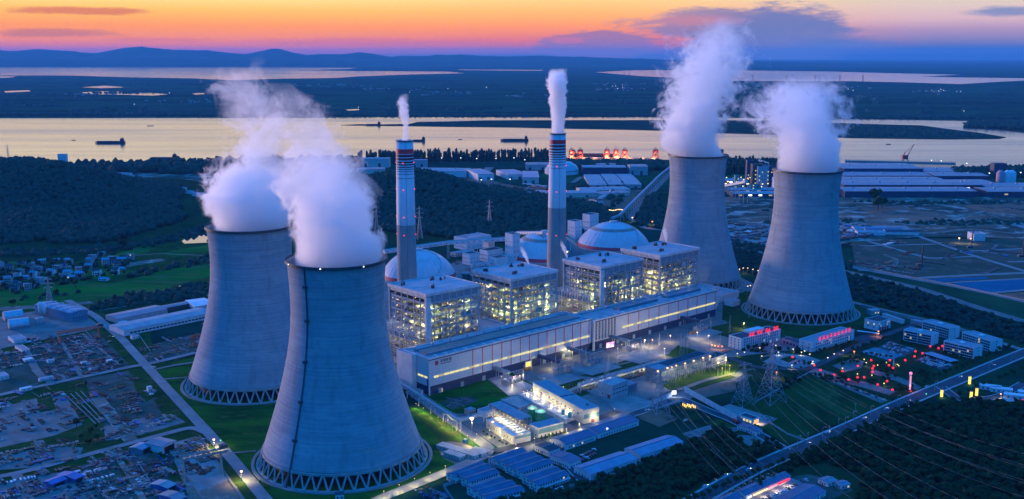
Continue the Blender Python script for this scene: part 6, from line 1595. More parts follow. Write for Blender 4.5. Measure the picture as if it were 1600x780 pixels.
# big bare slab yards with posts
for px, py, h in ((1002, 565, 26), (1012, 562, 26), (905, 576, 22), (915, 573, 22), (950, 588, 24), (1063, 560, 30), (1068, 559, 30), (1073, 557, 30), (1110, 560, 20), (830, 583, 20), (868, 588, 24), (945, 604, 26), (965, 570, 24), (1125, 545, 20), (1140, 520, 22), (1170, 497, 18), (1030, 548, 22)):
    x, y = G(px, py); t = thing('lattice_mast', 'slim grey lattice mast standing in the transformer yards', 'mast', (x, y, 0), 0, 'slim masts in the transformer yards'); b = MB()
    b.bar((-1.1, 0, 0), (0, 0, h), .3); b.bar((1.1, 0, 0), (0, 0, h), .3)
    for k in range(8): f0 = k / 8; f1 = (k + 1) / 8; sg = 1 if k % 2 else -1; b.bar((sg * 1.1 * (1 - f0), 0, h * f0), (-sg * 1.1 * (1 - f1), 0, h * f1), .2)
    b.build('lattice', M['galv'], t)

# ------------------------------------------------------------------ sheds and dormitories with blue roofs
def shed(label, N, Rr, L, h=5.5, rise=1.6, roof='blue', wall='white', cols=10, group='blue roofed sheds', depth_=None, gwin=2, lit=.04, name='shed', rows=1, dorm=False):
    fp = footprint(N, Rr, L) if L else None
    if fp is None:
        a = Vector(G(*N)); c = Vector(G(*Rr)); dd = c - a; fp = (a, math.atan2(dd.y, dd.x), dd.length, depth_)
    r, w, d = gable_bld(name, label, 'shed', 0, 0, 0, h, rise, wall, roof, group, fp=fp)
    windows(r, 'f', w, d, cols, rows, 1.1, 2.8, 1.3, 1.3, M['glass'], lit, E_win)
    windows(r, 'l', w, d, gwin, rows, 1.1, 2.8, 1.1, 1.3, M['glass'])
    b = MB(); b.box(-.12, d * .45, 0, .1, d * .45 + 1.2, 2.3); b.build('door', M['blue'], r)
    b = MB(); b.box(-.3, d / 2 - .25, h + rise + .24, w + .3, d / 2 + .25, h + rise + .5); b.build('ridge_cap', M['lgrey'] if roof != 'blue2' else M['blue'], r)
    if dorm:
        b = MB(); b.box(-.6, -1.6, 2.75, w + .4, 0, 2.95)
        for k in range(9): b.bar((w * k / 8, -1.5, 0), (w * k / 8, -1.5, 3.9), .12)
        b.bar((0, -1.5, 3.9), (w, -1.5, 3.9), .1); b.build('gallery', M['steelw'], r)
    return r
A_ = lambda x, y: (680 + x / 5.57, 640 + y / 5.57)
ordn = ['topmost', 'second', 'third', 'fourth', 'fifth', 'lowest']
for k, (N, Rr) in enumerate((((712, 756), (760, 736)), (A_(245, 650), A_(490, 562)), (A_(300, 695), A_(560, 608)), (A_(350, 775), A_(622, 680)), (A_(400, 800), A_(702, 712)), (A_(450, 850), A_(778, 762)))):
    shed('blue roofed two-storey workers shed, %s in the left block of six' % ordn[k], N, Rr, None, 5.6, 1.5, cols=11, depth_=10.5, group='workers sheds in the left block', rows=2, dorm=True)
for k, (N, Rr) in enumerate((((776, 731), (822, 715)), (A_(612, 538), A_(882, 450)), (A_(682, 582), A_(950, 490)), (A_(752, 612), A_(1024, 520)), (A_(828, 676), A_(1096, 590)), (A_(895, 722), (889.5, 752)))):
    shed('blue roofed two-storey workers shed, %s in the right block of six' % ordn[k], N, Rr, None, 5.6, 1.5, cols=11, depth_=10.5, group='workers sheds in the right block', rows=2, dorm=True)
shed('white house with a dark roof left of the blue roofed canteens', (858, 714), (875, 708), (840, 703), 5, .8, 'dgrey', cols=3, gwin=6)
shed('square blue roofed canteen between the workers sheds and the long sheds', (890, 734), (908, 727), (863, 720), 5.5, 1.2, cols=4, gwin=9)
shed('long blue shed, lower half of the straight pair beside the treatment works', (885, 703.5), (931, 688), (865, 692), 5, 2, cols=12, gwin=4)
shed('long blue shed with a lamp at its end, upper half of the straight pair', (934, 686), (998, 665), (918, 672), 5, 2, cols=14, gwin=4)
shed('big pale-blue roofed shed nearest the bottom edge, with many small windows', (923, 752), (995, 727), (898, 739), 5.5, 2, 'blue2', cols=18, gwin=5)
shed('big pale-blue roofed shed at the edge of the dark wood, right of its twin', (1001, 722), (1067, 700), (978, 710), 5.5, 2, 'blue2', cols=14, gwin=5)
shed('small blue roofed guard barrack beside the gravel lot near the gatehouse', (1181.5, 682), (1191, 678.5), (1158, 669), 4, 1.3, cols=2, gwin=7)
shed('long blue roof of the shop row, right half, over a lit pink sign', (1165, 783), (1235, 752), (1150, 775), 4.5, 1.6, cols=8, lit=.6)
shed('long blue roof of the shop row, left half, cut by the bottom edge', (1095, 815), (1160, 785), (1082, 805), 4.5, 1.6, cols=8, lit=.6)
shed('dark blue roofed house across the car park from the shop row', (1246, 800), (1290, 776), (1215, 786), 4.5, 1.6, cols=6, lit=.1)
shed('small grey-blue shed in the clearing of the lower wood, left of two', (1293, 762), (1308, 757), (1281, 754), 3.4, .8, 'bgrey', cols=3)
shed('small grey-blue shed in the clearing of the lower wood, right of two', (1315, 766), (1328, 763), (1307, 759), 3.4, .8, 'bgrey', cols=3)
for nm, N, Rr, L, lab in (('a', (742, 719), (752, 714), (697, 694), 'long row of white site cabins with a dark end beside the lamp mast'), ('b', (719, 721), (728, 717), (701, 709), 'shorter white site cabin row near the tower lawn'), ('c', (753, 716), (765, 710), (740, 705), 'white square site cabin right beside the lamp mast')):
    r, w, d = flat_bld('site_cabin', lab, 'cabin', N, Rr, L, 3.4, 'cream', 'lgrey', .15, 'white site cabins'); windows(r, 'l', w, d, 9 if nm == 'a' else 5, 1, 1.2, 1, 1.1, 1.0, M['glass']); windows(r, 'f', w, d, 2, 1, 1.2, 1, 1.1, 1.0, M['glass'])
x, y = G(727, 692); t = thing('water_tank', 'small bright blue tank behind the white site cabins', 'tank', (x, y, 0), HA); b = MB(); b.box(-1.8, -1.5, 0, 1.8, 1.5, 3); b.build('body', M['tarp'], t); b = MB(); b.lathe([(1.2, 3), (1.2, 3.5), (.1, 3.9)], 16); b.build('lid', M['white'], t)
x, y = G(531, 780); t = thing('pump_kiosk', 'small white kiosk with a flat dark roof on the lawn below the nearest tower', 'kiosk', (x, y, 0), .15); b = MB(); b.box(-3.2, -2.4, 0, 3.2, 2.4, 4.6); b.build('wall', M['white'], t)
b = MB(); b.box(-3.5, -2.7, 4.6, 3.5, 2.7, 4.95); b.build('roof', M['dgrey'], t); b = MB(); b.box(-2.2, -2.5, 1.4, -.8, -2.38, 3.0); b.build('window', M['glass'], t); b = MB(); b.box(.8, -2.5, 1.4, 2.2, -2.38, 3.0); b.build('window', M['glass'], t)
# left warehouses
r, w, d = gable_bld('warehouse', 'long pale warehouse with a white front edge and a strip of dark windows', 'warehouse', (194, 526), (334, 497), (186, 514), 7, 1.5, 'white', 'lgrey', 'left warehouses'); windows(r, 'f', w, d, 22, 1, 2, 1, 3.6, 1.8, M['glass'])
b = MB()
for k in range(9): b.box(w * (k + .5) / 9 - .8, -.3, 7.0 + .3, w * (k + .5) / 9 + .8, d / 2, 7.25)
r, w, d = gable_bld('warehouse', 'blue-grey roofed warehouse just behind the long pale one', 'warehouse', (184, 506), (262, 490), (178, 497), 6, 1.5, 'steel', 'bgrey', 'left warehouses')
gable_bld('warehouse', 'low dark long shed running to the left tower, behind the warehouses', 'warehouse', (238, 490), (318, 475), (235, 486), 4, 1, 'dsteel', 'bgrey', 'left warehouses')
gable_bld('warehouse', 'small white roofed open shed beside the second tower', 'warehouse', (304, 485), (334, 481), (298, 474), 5, 1, 'white', 'white', 'left warehouses')
for k, (N, Rr, lab) in enumerate((((15, 516), (47, 512), 'arched silver barrel-roofed store at the far left, front one'), ((8, 503), (38, 499), 'arched silver barrel-roofed store at the far left, back one'))):
    n_, a_, w_, d_ = footprint(N, Rr, (N[0] - 3, N[1] - 7)); t = thing('barrel_store', lab, 'store', (n_.x, n_.y, 0), a_, 'barrel-roofed stores'); d_ = 20
    b = MB(); n = 14; vs = [(xx, d_ / 2 - math.cos(math.pi * j / n) * d_ / 2, 3 + math.sin(math.pi * j / n) * 8) for xx in (0, w_) for j in range(n + 1)]
    b.add(vs, [(j, n + 1 + j, n + 2 + j, j + 1) for j in range(n)]); b.build('roof', M['galv'], t, smooth=True)
    b = MB(); b.box(0, .1, -.3, w_, d_ - .1, 3.0); b.add([v for v in vs if v[0] == 0] , [tuple(range(n + 1))[::-1]]); b.add([(v[0] - .3, v[1], v[2] - .2) for v in vs if v[0] == w_], [tuple(range(n + 1))]); b.build('wall', M['bgrey'], t)
r, w, d = gable_bld('works_hall', 'blue hall with a panelled blue roof beside the road junction', 'hall', (112, 503), (138, 497), (96, 480), 11, 1.5, 'blue2', 'blue2', along='y'); windows(r, 'f', w, d, 5, 1, 3, 1, 1.6, 1.2, M['glass'])
b = MB()
for k in range(5): b.box(-.6, d * (k + .3) / 5, 11.5, w + .6, d * (k + .3) / 5 + .6, 13.0)
b.build('roof_lights', M['white'], r)
for k, (px, py) in enumerate(((64, 494), (70, 495))):
    x, y = G(px, py); t = thing('cement_silo', 'white cement silo on legs, %s of the pair beside the barrel stores' % ('left' if k == 0 else 'right'), 'silo', (x, y, 0), 0, 'cement silos')
    b = MB(); b.lathe([(.1, 3), (2.6, 6), (2.6, 17), (1.2, 18.6), (.1, 19)], 18); b.build('shell', M['white'], t, smooth=True); b = MB(); [b.bar((2 * i, 2 * j, 0), (2 * i, 2 * j, 6), .3) for i in (-1, 1) for j in (-1, 1)]; b.build('legs_frame', M['galv'], t)
for px, py, w_, d_, h_, lab, rf in ((58, 508, 9, 8, 8, 'concrete mixing plant at the foot of the silos', 'bgrey'), (22, 537, 14, 22, 4, 'grey roofed shed at the left end of the scrap field', 'mauve'), (35, 552, 8, 26, 3, 'long low blue shed along the scrap field road', 'bgrey'), (39, 567, 9, 8, 3, 'white cabin beside the pipe field', 'white'), (62, 597, 14, 4, 3, 'pale long cabin in the lower corner of the scrap field', 'blue2'), (33, 613, 11, 5, 3, 'small white cabin at the crossroads on the left', 'white'),
                                    (0, 595, 9, 16, 4, 'blue cabin cut by the left edge of the picture', 'blue2'), (207, 531, 8, 6, 4, 'small blue kiosk on the grass in front of the long warehouse', 'blue'), (232, 613, 4, 4, 5, 'white box standing alone in the grass field', 'white'), (187, 508, 10, 5, 3, 'little white roofed hut above the warehouses', 'white'),
                                    (168, 568, 6, 4, 3, 'small white hut in the pipe yard', 'white'), (75, 568, 7, 4, 3, 'pale hut in the middle of the scrap field', 'lgrey'), (128, 571, 6, 4, 3, 'pale hut near the rails in the scrap field', 'lgrey')):
    x, y = G(px, py); r, w, d = flat_bld('yard_shed', lab, 'shed', 0, 0, 0, h_, 'white' if h_ < 8 else 'steel', rf, .2, 'sheds in the scrap yards', fp=(Vector((x, y)), HA, w_, d_)); windows(r, 'f', w, d, 2, 1, 1.2, 1, 1, 1, M['glass'])
for N, Rr, L, h_, lab, rf, wl, al in (((222, 712), (238, 704), (213, 703), 5, 'small hall with a pale blue roof beside the lower road', 'blue2', 'bgrey', 'x'), ((254, 710), (276, 700), (243, 697), 6.5, 'open-fronted dark garage hall beside the lower road', 'bgrey', 'white', 'y'),
                                      ((82, 765), (105, 756), (76, 757), 4, 'bright blue roofed cabin in the lower left yard, left one', 'tarp', 'tarp', 'x'), ((118, 756), (131, 750), (109, 740), 3.6, 'bright blue roofed cabin in the lower left yard, right one', 'tarp', 'tarp', 'x'),
                                      ((262, 770), (276, 763), (252, 755), 3.5, 'pale roofed cabin with a blue side below the green gantry crane', 'lgrey', 'tarp', 'x'), ((276, 790), (292, 783), (266, 772), 3.5, 'blue-grey cabin cut by the bottom edge', 'bgrey', 'tarp', 'x')):
    r, w, d = gable_bld('yard_hall', lab, 'shed', N, Rr, L, h_, 1.2, wl, rf, 'halls in the lower left yards', along=al)
    b = MB(); b.box(w * .15, -.12, 0, w * .85, .1, h_ * .8); b.build('doorway', M['black'], r)

# offices -----------------------------------------------------------------
def glyphs(parent, n, x0, x1, y, z, size, m, seed, pairs=False, name='sign_character'):
    rn = random.Random(seed)
    for k in range(n):
        f = (k + .5) / n
        if pairs: f = ((k // 2) + .5 + (-.17 if k % 2 == 0 else .17)) / (n // 2)
        cx = x0 + (x1 - x0) * f; b = MB(); s = size
        for j in range(rn.choice((2, 3))): zz = z + s * (.2 + .3 * j); b.box(cx - s * .42, y - .15, zz, cx + s * .42, y + .15, zz + s * .13)
        b.box(cx - s * .07, y - .2, z, cx + s * .07, y + .2, z + s)
        if rn.random() < .6: b.bar((cx, y, z + s * .45), (cx - s * .4, y, z), s * .13); b.bar((cx, y, z + s * .45), (cx + s * .4, y, z), s * .13)
        else: b.box(cx - s * .42, y - .15, z, cx - s * .3, y + .15, z + s * .6)
        b.build(name, m, parent)
        lamp_light(parent, (cx, y - 1.2, z + s * .5), 420, (1, .02, .03), .4)
r, w, d = flat_bld('office_block', 'four-storey white office block with four pairs of red roof characters', 'office block', (1157.7, 548), (1219, 532.5), (1141, 541.5), 13.5, 'white', 'dgrey', .9, 'office blocks with red roof signs')
windows(r, 'f', w, d, 16, 4, 1.2, 3.2, 1.5, 2.2, M['glass'], .05, E_wind); windows(r, 'l', w, d, 3, 4, 1.2, 3.2, 1.2, 1.8, M['glass'])
b = MB(); b.box(w * .35, d * .45, 13.63, w * .72, d - 1, 17); b.build('penthouse', M['white'], r)
for k in range(17): b = MB(); xx = w * (.06 + .88 * k / 16); b.box(xx - .3, -.35, 0, xx + .3, -.09, 13.4); b.build('facade_fin', M['white'], r)
glyphs(r, 8, w * .16, w * .98, .4, 14.5, 4.4, E_redsign, 3, True)
r, w, d = flat_bld('office_block', 'three-storey white office block with a single row of nine red roof characters', 'office block', (1269.7, 551.5), (1334, 531), (1250.8, 545), 11.5, 'white', 'mauve', .9, 'office blocks with red roof signs')
windows(r, 'f', w, d, 20, 3, 1.2, 3.5, 1.6, 1.5, M['glass'], .05, E_wind); windows(r, 'l', w, d, 2, 3, 1.2, 3.5, 1.2, 1.6, M['glass'])
b = MB(); b.box(-.12, -.12, 3.8, w * .12, -.01, 4.8); b.box(-.12, -.12, 3.8, -.01, d * .98, 4.8); b.build('pink_band', M['pink'], r)
glyphs(r, 9, w * .12, w * .93, .4, 12.3, 4.0, E_redsign, 9)
fpn = Vector(G(1221, 536)); fpe = Vector(G(1250, 545.5)); dd = fpe - fpn
r, w, d = flat_bld('link_building', 'low pink link building between the two office blocks', 'building', 0, 0, 0, 5.5, 'pink', 'dgrey', .6, fp=(fpn, math.atan2(dd.y, dd.x), dd.length, 10)); windows(r, 'f', w, d, 5, 1, .8, 1, 3.2, 2.6, M['glass'])
r, w, d = flat_bld('fire_station', 'white station house with red garage doors right of the tower', 'building', (1371, 517.5), (1391, 512.5), (1353, 511.5), 11, 'white', 'dgrey', .8)
windows(r, 'f', w, d, 7, 2, 5, 3, 1.3, 1.5, M['glass'], .1, E_wind); windows(r, 'l', w, d, 2, 2, 3, 3.6, 1.2, 2, M['glass'], .5, E_win)
for k in range(4): b = MB(); xx = w * (.12 + .2 * k); b.box(xx, -.15, 0, xx + w * .14, .1, 4); b.build('garage_door', M['red'], r)
fpn = Vector(G(1361, 493)); r, w, d = flat_bld('small_office', 'small grey office with a pale roof above the station house', 'building', 0, 0, 0, 6, 'steel', 'lgrey', .4, fp=(fpn, .35, 14, 9)); windows(r, 'f', w, d, 3, 1, 2, 1, 1.4, 1.6, M['glass'], .5, E_win)
fpn = Vector(G(1378, 496)); fpe = Vector(G(1408, 506)); dd = fpe - fpn
flat_bld('boundary_cabins', 'long white cabin row behind the station house', 'cabin', 0, 0, 0, 5, 'white', 'lgrey', .2, fp=(fpn, math.atan2(dd.y, dd.x), dd.length, 5))
fpn = Vector(G(1422, 506)); fpe = Vector(G(1434, 509)); dd = fpe - fpn
flat_bld('pink_house', 'small pink house behind the dormitory blocks', 'house', 0, 0, 0, 5, 'pink', 'mauve', .3, fp=(fpn, math.atan2(dd.y, dd.x), dd.length + 10, 9))
fpn = Vector(G(1338, 522)); r, w, d = flat_bld('carport', 'white roofed carport between the right office block and the station house', 'carport', 0, 0, 0, 3.4, 'dsteel', 'white', .2, fp=(fpn, -.5, 26, 5))
for N, Rr, L, lab in (((1455, 541), (1467.5, 536), (1411, 532), 'four-storey dormitory block, front left of the four'), ((1521, 561.5), (1533.6, 556.5), (1473.3, 550), 'four-storey dormitory block, front right of the four'),
                      ((1483, 530), (1495, 525), (1440, 518), 'dormitory block, back left of the four'), ((1547, 550.5), (1560, 545.5), (1502, 536), 'dormitory block, back right of the four')):
    n_ = Vector(G(*N)); l_ = Vector(G(*L)); r_ = Vector(G(*Rr)); dd = n_ - l_
    u_ = dd.normalized(); v_ = Vector((-u_.y, u_.x)); dep = max(10, abs((r_ - n_).dot(v_)))
    r, w, d = flat_bld('dormitory', lab, 'dormitory', 0, 0, 0, 12.5, 'white', 'mauve', .7, 'four dormitory blocks', fp=(l_, math.atan2(dd.y, dd.x), dd.length, min(dep, 18)))
    windows(r, 'f', w, d, 14, 4, 1.0, 3.0, 2.2, 1.9, M['glass'], .05, E_wind, m0=.03); windows(r, 'r', w, d, 1, 4, 1.2, 3.0, 1.2, 1.5, M['glass'])
    b = MB(); b.box(w * .49, -.5, 0, w * .51, -.09, 12.4); b.build('downpipe_shaft', M['white'], r)
    for k in range(4): b = MB(); b.box(.5, -.9, .6 + k * 3.0, w - .5, -.1, .85 + k * 3.0); b.build('balcony_ledge', M['white'], r)
    b = MB(); b.box(w * .4, d * .4, 12.63, w * .52, d * .7, 13.8); b.build('roof_plant', M['white'], r)

# gate, billboard wall, guard house ------------------------------------------
a = Vector(G(1069, 613)); c = Vector(G(1160, 664)); dd = c - a; n = 11; ang = math.atan2(dd.y, dd.x)
for k in range(n):
    p = a + dd * ((k + .06) / n); t = thing('billboard', ('blue poster panel at the gatehouse end of the white billboard wall' if k == n - 1 else 'white billboard panel in the row that leads to the gatehouse'), 'billboard', (p.x, p.y, 0), ang, 'billboard wall by the gate')
    L_ = dd.length / n * .9; b = MB(); b.box(0, -.2, .8, L_, .2, 6.2); b.build('panel', M['blue2'] if k == n - 1 else M['white'], t)
    b = MB(); b.bar((.6, .5, 0), (.6, .5, 5.5), .3); b.bar((L_ - .6, .5, 0), (L_ - .6, .5, 5.5), .3); b.build('post', M['galv'], t)
a = Vector(G(1022, 633)); c = Vector(G(1050, 620)); dd = c - a; t = thing('white_wall', 'white wall left of the lit screen at the plant gate', 'wall', (a.x, a.y, 0), math.atan2(dd.y, dd.x)); b = MB(); b.box(0, 0, 0, dd.length, .4, 5); b.build('panel', M['white'], t)
x, y = G(1053, 620); t = thing('video_screen', 'glowing white video screen at the plant gate', 'screen', (x, y, 0), .15); b = MB(); b.box(-2.6, 0, 2, 2.6, .6, 6.6); b.bar((-2.5, .3, 0), (-2.5, .3, 2), .5); b.bar((2.5, .3, 0), (2.5, .3, 2), .5); b.build('frame', M['dsteel'], t)
b = MB(); b.box(-2.3, -.08, 2.3, 2.3, -.01, 6.3); b.build('screen', E_screen, t); lamp_light(t, (0, -4, 5), 2500, (.7, .85, 1), 1.5)
for k in range(9):
    px = 1067 + k * 2.4; py = 634 + (k % 3) * 1.1 + k * .25; x, y = G(px, py); t = thing('lit_bush_lamp', 'orange glowing light column on the island in front of the gate', 'lamp', (x, y, 0), 0, 'orange lights at the gate island'); b = MB(); b.box(-.35, -.35, 0, .35, .35, 2.6); b.build('lamp_head', emis('amber_column', (1, .55, .12), 1.8), t)
    if k % 3 == 1: lamp_light(t, (0, -1.5, 3), 1400, (1, .6, .2), .4)
r, w, d = flat_bld('gatehouse', 'small gatehouse with a dark roof and warm orange light under it', 'gatehouse', (1176, 663.5), (1186, 660), (1160, 654), 4.5, 'white', 'dgrey', .5)
b = MB(); b.box(w * .2, -.12, .2, w * .9, -.01, 3.6); b.build('lit_window', emis('amber_window', (1, .42, .10), 1.3), r); lamp_light(r, (w * .5, -4, 3), 2600, (1, .55, .2), .5)
windows(r, 'l', w, d, 4, 1, .8, 1, 2, 2.4, E_win)
for k, (px, py) in enumerate(((1112, 540), (1117, 541), (1122, 542), (1128, 542))):
    x, y = G(px, py + 5); t = thing('orange_beacon', 'orange light cluster at the junction left of the office block', 'lamp', (x, y, 0), 0, 'orange lights left of the office block'); b = MB(); b.tube((0, 0, 0), (0, 0, 4), .2); b.build('post', M['galv'], t); b = MB(); b.ico((0, 0, 4.2), .9, 1); b.build('lamp_head', E_orange, t)
    if k % 2: lamp_light(t, (0, -1.5, 5), 2600, (1, .45, .15), .5)

# lanterns, light columns, street lamps --------------------------------------
lan = [(1281.6, 580.8), (1303, 588), (1325.5, 595.5), (1339.5, 592), (1363, 583.5), (1365, 574), (1371, 603.5), (1385.6, 598), (1394, 611.7), (1388.6, 573), (1390, 565), (1361, 565), (1363, 578), (1430, 551), (1428.5, 559), (1441, 554), (1453, 543), (1466, 546), (1472, 542.6), (1414, 565), (1395, 577), (1316, 582), (1340, 574), (1350, 592), (1597, 629), (1272, 573), (1238, 560)]
for k, (px, py) in enumerate(lan):
    x, y = G(px, py + 4); t = thing('red_lantern', 'round red lantern glowing on a short post in the dark garden', 'lantern', (x, y, 0), 0, 'red garden lanterns')
    b = MB(); b.tube((0, 0, 0), (0, 0, 3.0), .14); b.build('post', M['dsteel'], t); b = MB(); b.ico((0, 0, 4.3), 1.25, 2); b.build('lamp_head', emis('lantern_red', (1, .012, .012), 1.2), t, smooth=True)
    b = MB(); b.lathe([(.5, 5.45), (.5, 5.75), (.1, 5.8)], 10); b.lathe([(.5, 2.95), (.5, 3.15)], 10); b.build('cap', M['dred'], t)
    lamp_light(t, (0, -.8, 6.2), 700, (1, .05, .04), .5)
for k, (px, py) in enumerate(((1316, 577), (1339.5, 586), (1362, 588), (1381, 601), (1385, 568), (1371, 572), (1350, 563), (1402, 571), (1404, 573), (1400, 570))):
    x, y = G(px, py + 3); t = thing('garden_lamp', 'small yellow-green garden lamp beside the red lanterns', 'lamp', (x, y, 0), 0, 'yellow garden lamps'); b = MB(); b.tube((0, 0, 0), (0, 0, 2.8), .12); b.build('post', M['dsteel'], t); b = MB(); b.ico((0, 0, 3.2), .75, 1); b.build('lamp_head', emis('yellow_garden_lamp', (.95, .9, .2), 1.2), t)
    if k % 3 == 0: lamp_light(t, (0, -1, 4.4), 500, (1, .8, .2), .4)
for k, (px, py, h_) in enumerate(((1303, 557, 5), (1317, 553, 6), (1265, 556, 4), (1252, 553, 4), (1257, 551, 4), (1239, 548, 4), (1212, 542, 4), (1216, 553, 4), (1187, 546, 4), (1152, 555, 4), (1163, 553, 4), (1237, 575, 5), (1293, 563, 5), (1353, 571, 5), (1190, 559, 4), (1270, 566, 3))):
    pole_lamp(px, py + 3, h_, emis('pale_garden_lamp', (1, .82, .55), 1.8), 'pale lamp on a low post around the office plaza', 'pale lamps around the office plaza', 900 if k % 2 else 0, (1, .85, .62), .55, thick=.12)
for px, py, lab in ((1213, 589, 'orange lamp on the road below the left office block'), (1334, 556, 'orange lamp in front of the right office block'), (1372, 524, 'orange lamp at the forecourt of the station house')):
    pole_lamp(px, py + 3, 7, E_orange, lab, None, 6500, (1, .3, .12), .7)
x, y = G(1421, 612); t = thing('light_tower', 'tall slim pillar glowing pink and white beside the main road', 'light pillar', (x, y, 0)); b = MB(); b.box(-.8, -.8, 0, .8, .8, 18); b.build('shaft', M['white'], t)
b = MB(); b.box(-.5, -.9, 1, .5, -.81, 16.5); b.build('light_strip', E_pink, t); b = MB(); b.ico((0, 0, 19), 1.5, 2); b.build('lamp_head', emis('hot_pink_ball', (1, .15, .35), 2), t); lamp_light(t, (0, -2.5, 8), 1800, (1, .3, .4), 1)
b = MB(); b.box(-1.6, -1.6, 0, 1.6, 1.6, 1.2); b.build('base', E_redsign, t)
x, y = G(1396, 571); t = thing('obelisk', 'pale slim obelisk rising between red lanterns in the garden', 'obelisk', (x, y, 0)); b = MB(); b.bar((0, 0, 0), (0, 0, 9), 1.6, .3); b.build('shaft', M['white'], t); lamp_light(t, (1.5, -2, 1.5), 500, (1, .6, .5), .3)
for k, (px, py, h_, lab) in enumerate(((1471, 621, 8, 'yellow light pillar on the near side of the road junction'), (1514.6, 601, 9, 'yellow light pillar behind the road junction island'), (1517, 623, 7.5, 'yellow light pillar on the island, left one of the front pair'), (1525.6, 619, 8.5, 'yellow light pillar on the island, right one of the front pair'))):
    x, y = G(px, py); t = thing('light_pillar', lab, 'light pillar', (x, y, 0), .3, 'yellow light pillars'); b = MB(); b.box(-1.1, -.7, 0, 1.1, .7, h_); b.build('core', M['dsteel'], t); b = MB(); b.box(-1.0, -.78, .6, 1.0, -.71, h_ - .4); b.box(-1.18, -.6, .6, -1.11, .6, h_ - .4); b.build('light_panel', E_yel, t); lamp_light(t, (-1, -3, 3), 1100, (1, .8, .25), .6)
    b = MB(); b.box(-1.3, -.9, h_, 1.3, .9, h_ + .4); b.build('cap', M['dsteel'], t)
# yellow lamps on masts along the pale roads
for px, py, h_, pw, lab, em in ((737.5, 700, 26, 20000, 'tall floodlight mast beside the white site cabins', E_lamp), (335, 703, 9, 16000, 'road lamp at the corner of the green gantry crane', E_lamp), (378, 754, 9, 16000, 'road lamp in the small enclosure below the green crane', E_lamp), (770, 673, 8, 6000, 'lamp beside the pipe bridge corner', E_lamp)):
    pole_lamp(px, py, h_, em, lab, None, pw, (1, .80, .32), .8 if h_ < 20 else 1.3)
for k in range(9): pole_lamp(650 + k * 11.5, 640 + k * 7.2, 6, E_lamp, 'low warm lamp hidden along the pipe bridge road', 'low lamps along the pipe bridge road', 8000, (1, .80, .24), .18, thick=.1)
for k in range(5): pole_lamp(600 + k * 24, 781 - k * 10, 7, E_lamp, 'road lamp on the pale road between the tower lawn and the workers sheds', 'lamps on the road by the workers sheds', 6500, (1, .82, .28), .22, thick=.12)
for px, py in ((345, 690), (566, 730), (877, 683), (1447, 617)): pole_lamp(px, py + 2, 2.2, E_green, 'tiny green lamp low beside the %s' % {345: 'tower lawn road', 566: 'nearest tower basin', 877: 'long blue sheds', 1447: 'main road'}[px], None, 60, (.2, 1, .4), .45, thick=.1)
for px, py in ((765, 684), (785, 697), (806, 707), (835, 697), (860, 689), (885, 682), (905, 674), (700, 668), (745, 690), (930, 662), (960, 650), (800, 612), (850, 602)): pole_lamp(px, py, 7, E_lamp, 'road lamp round the treatment works', 'road lamps round the treatment works', 5200, (1, .82, .34), .25, thick=.12)
for k, (px, py) in enumerate(((912, 604), (925, 600), (940, 596), (955, 592), (972, 587), (990, 582), (1005, 578), (1022, 573), (1040, 567), (880, 612), (866, 616))): pole_lamp(px, py, 5, E_warm, 'low warm lamp along the inner road behind the switch building', 'low lamps along the inner road', 4500, (1, .8, .38), .3)
for k, (px, py) in enumerate(((1007, 536), (1019, 536), (1047, 529), (1038, 550), (1107, 529), (1089, 524), (862, 571), (965, 550), (889, 553), (1162, 509), (1134, 564))): pole_lamp(px, py + 7, 9, E_lamp, 'warm lamp in the yards in front of the far turbine hall', 'lamps in the transformer yards', 9000, (1, .74, .36), .5)
pole_lamp(948.6, 680, 6, E_cool, 'white lamp at the end of the long blue shed', None, 2500, (.85, .92, 1), .7)
for k in range(12): pole_lamp(1096 + k * 9.2, 800 - k * 3.9 - (k > 6) * 2, 8, emis('faint_glow_lamp_glass', (.6, .7, .8), .15), 'unlit grey street lamp along the lower main road', 'unlit street lamps on the main road', 0, r=.35, arm=1.5)  # lamps are off; a faint emission is put into their glass
for px, py in ((1285, 686), (1320, 670), (1360, 652), (1402, 635), (1460, 612), (1545, 583), (1580, 565), (1246, 700), (1333, 660)): pole_lamp(px, py, 11, MATS['faint_glow_lamp_glass'], 'tall unlit street lamp along the main road near the crossroads', 'unlit street lamps by the crossroads', 0, r=.4, arm=2)
# shop signs
a = Vector(G(1166, 784)); c = Vector(G(1235, 753)); dd = c - a; an = math.atan2(dd.y, dd.x); vv = Vector((math.sin(an), -math.cos(an)))
for f0, f1, mm, lab in ((0, .08, E_screen, 'white glowing shop sign at the left of the shop row'), (.12, .45, E_warm, 'long warm shop sign strip under the blue roof'), (.47, .66, E_pink, 'pink shop sign strip under the blue roof'), (.68, .95, E_redsign, 'red shop sign at the right end of the row')):
    p = a + dd * f0 + vv * 1.2; t = thing('shop_sign', lab, 'sign', (p.x, p.y, 3.0), an, 'shop signs'); b = MB(); b.box(0, -.1, 0, dd.length * (f1 - f0), .1, 1.1); b.build('panel', emis('sign_' + mm.name, tuple(mm.node_tree.nodes['Principled BSDF'].inputs['Emission Color'].default_value)[:3], 2.0), t)
    lamp_light(t, (dd.length * (f1 - f0) / 2, -3, .8), 1500, (1, .8, .5), .5)

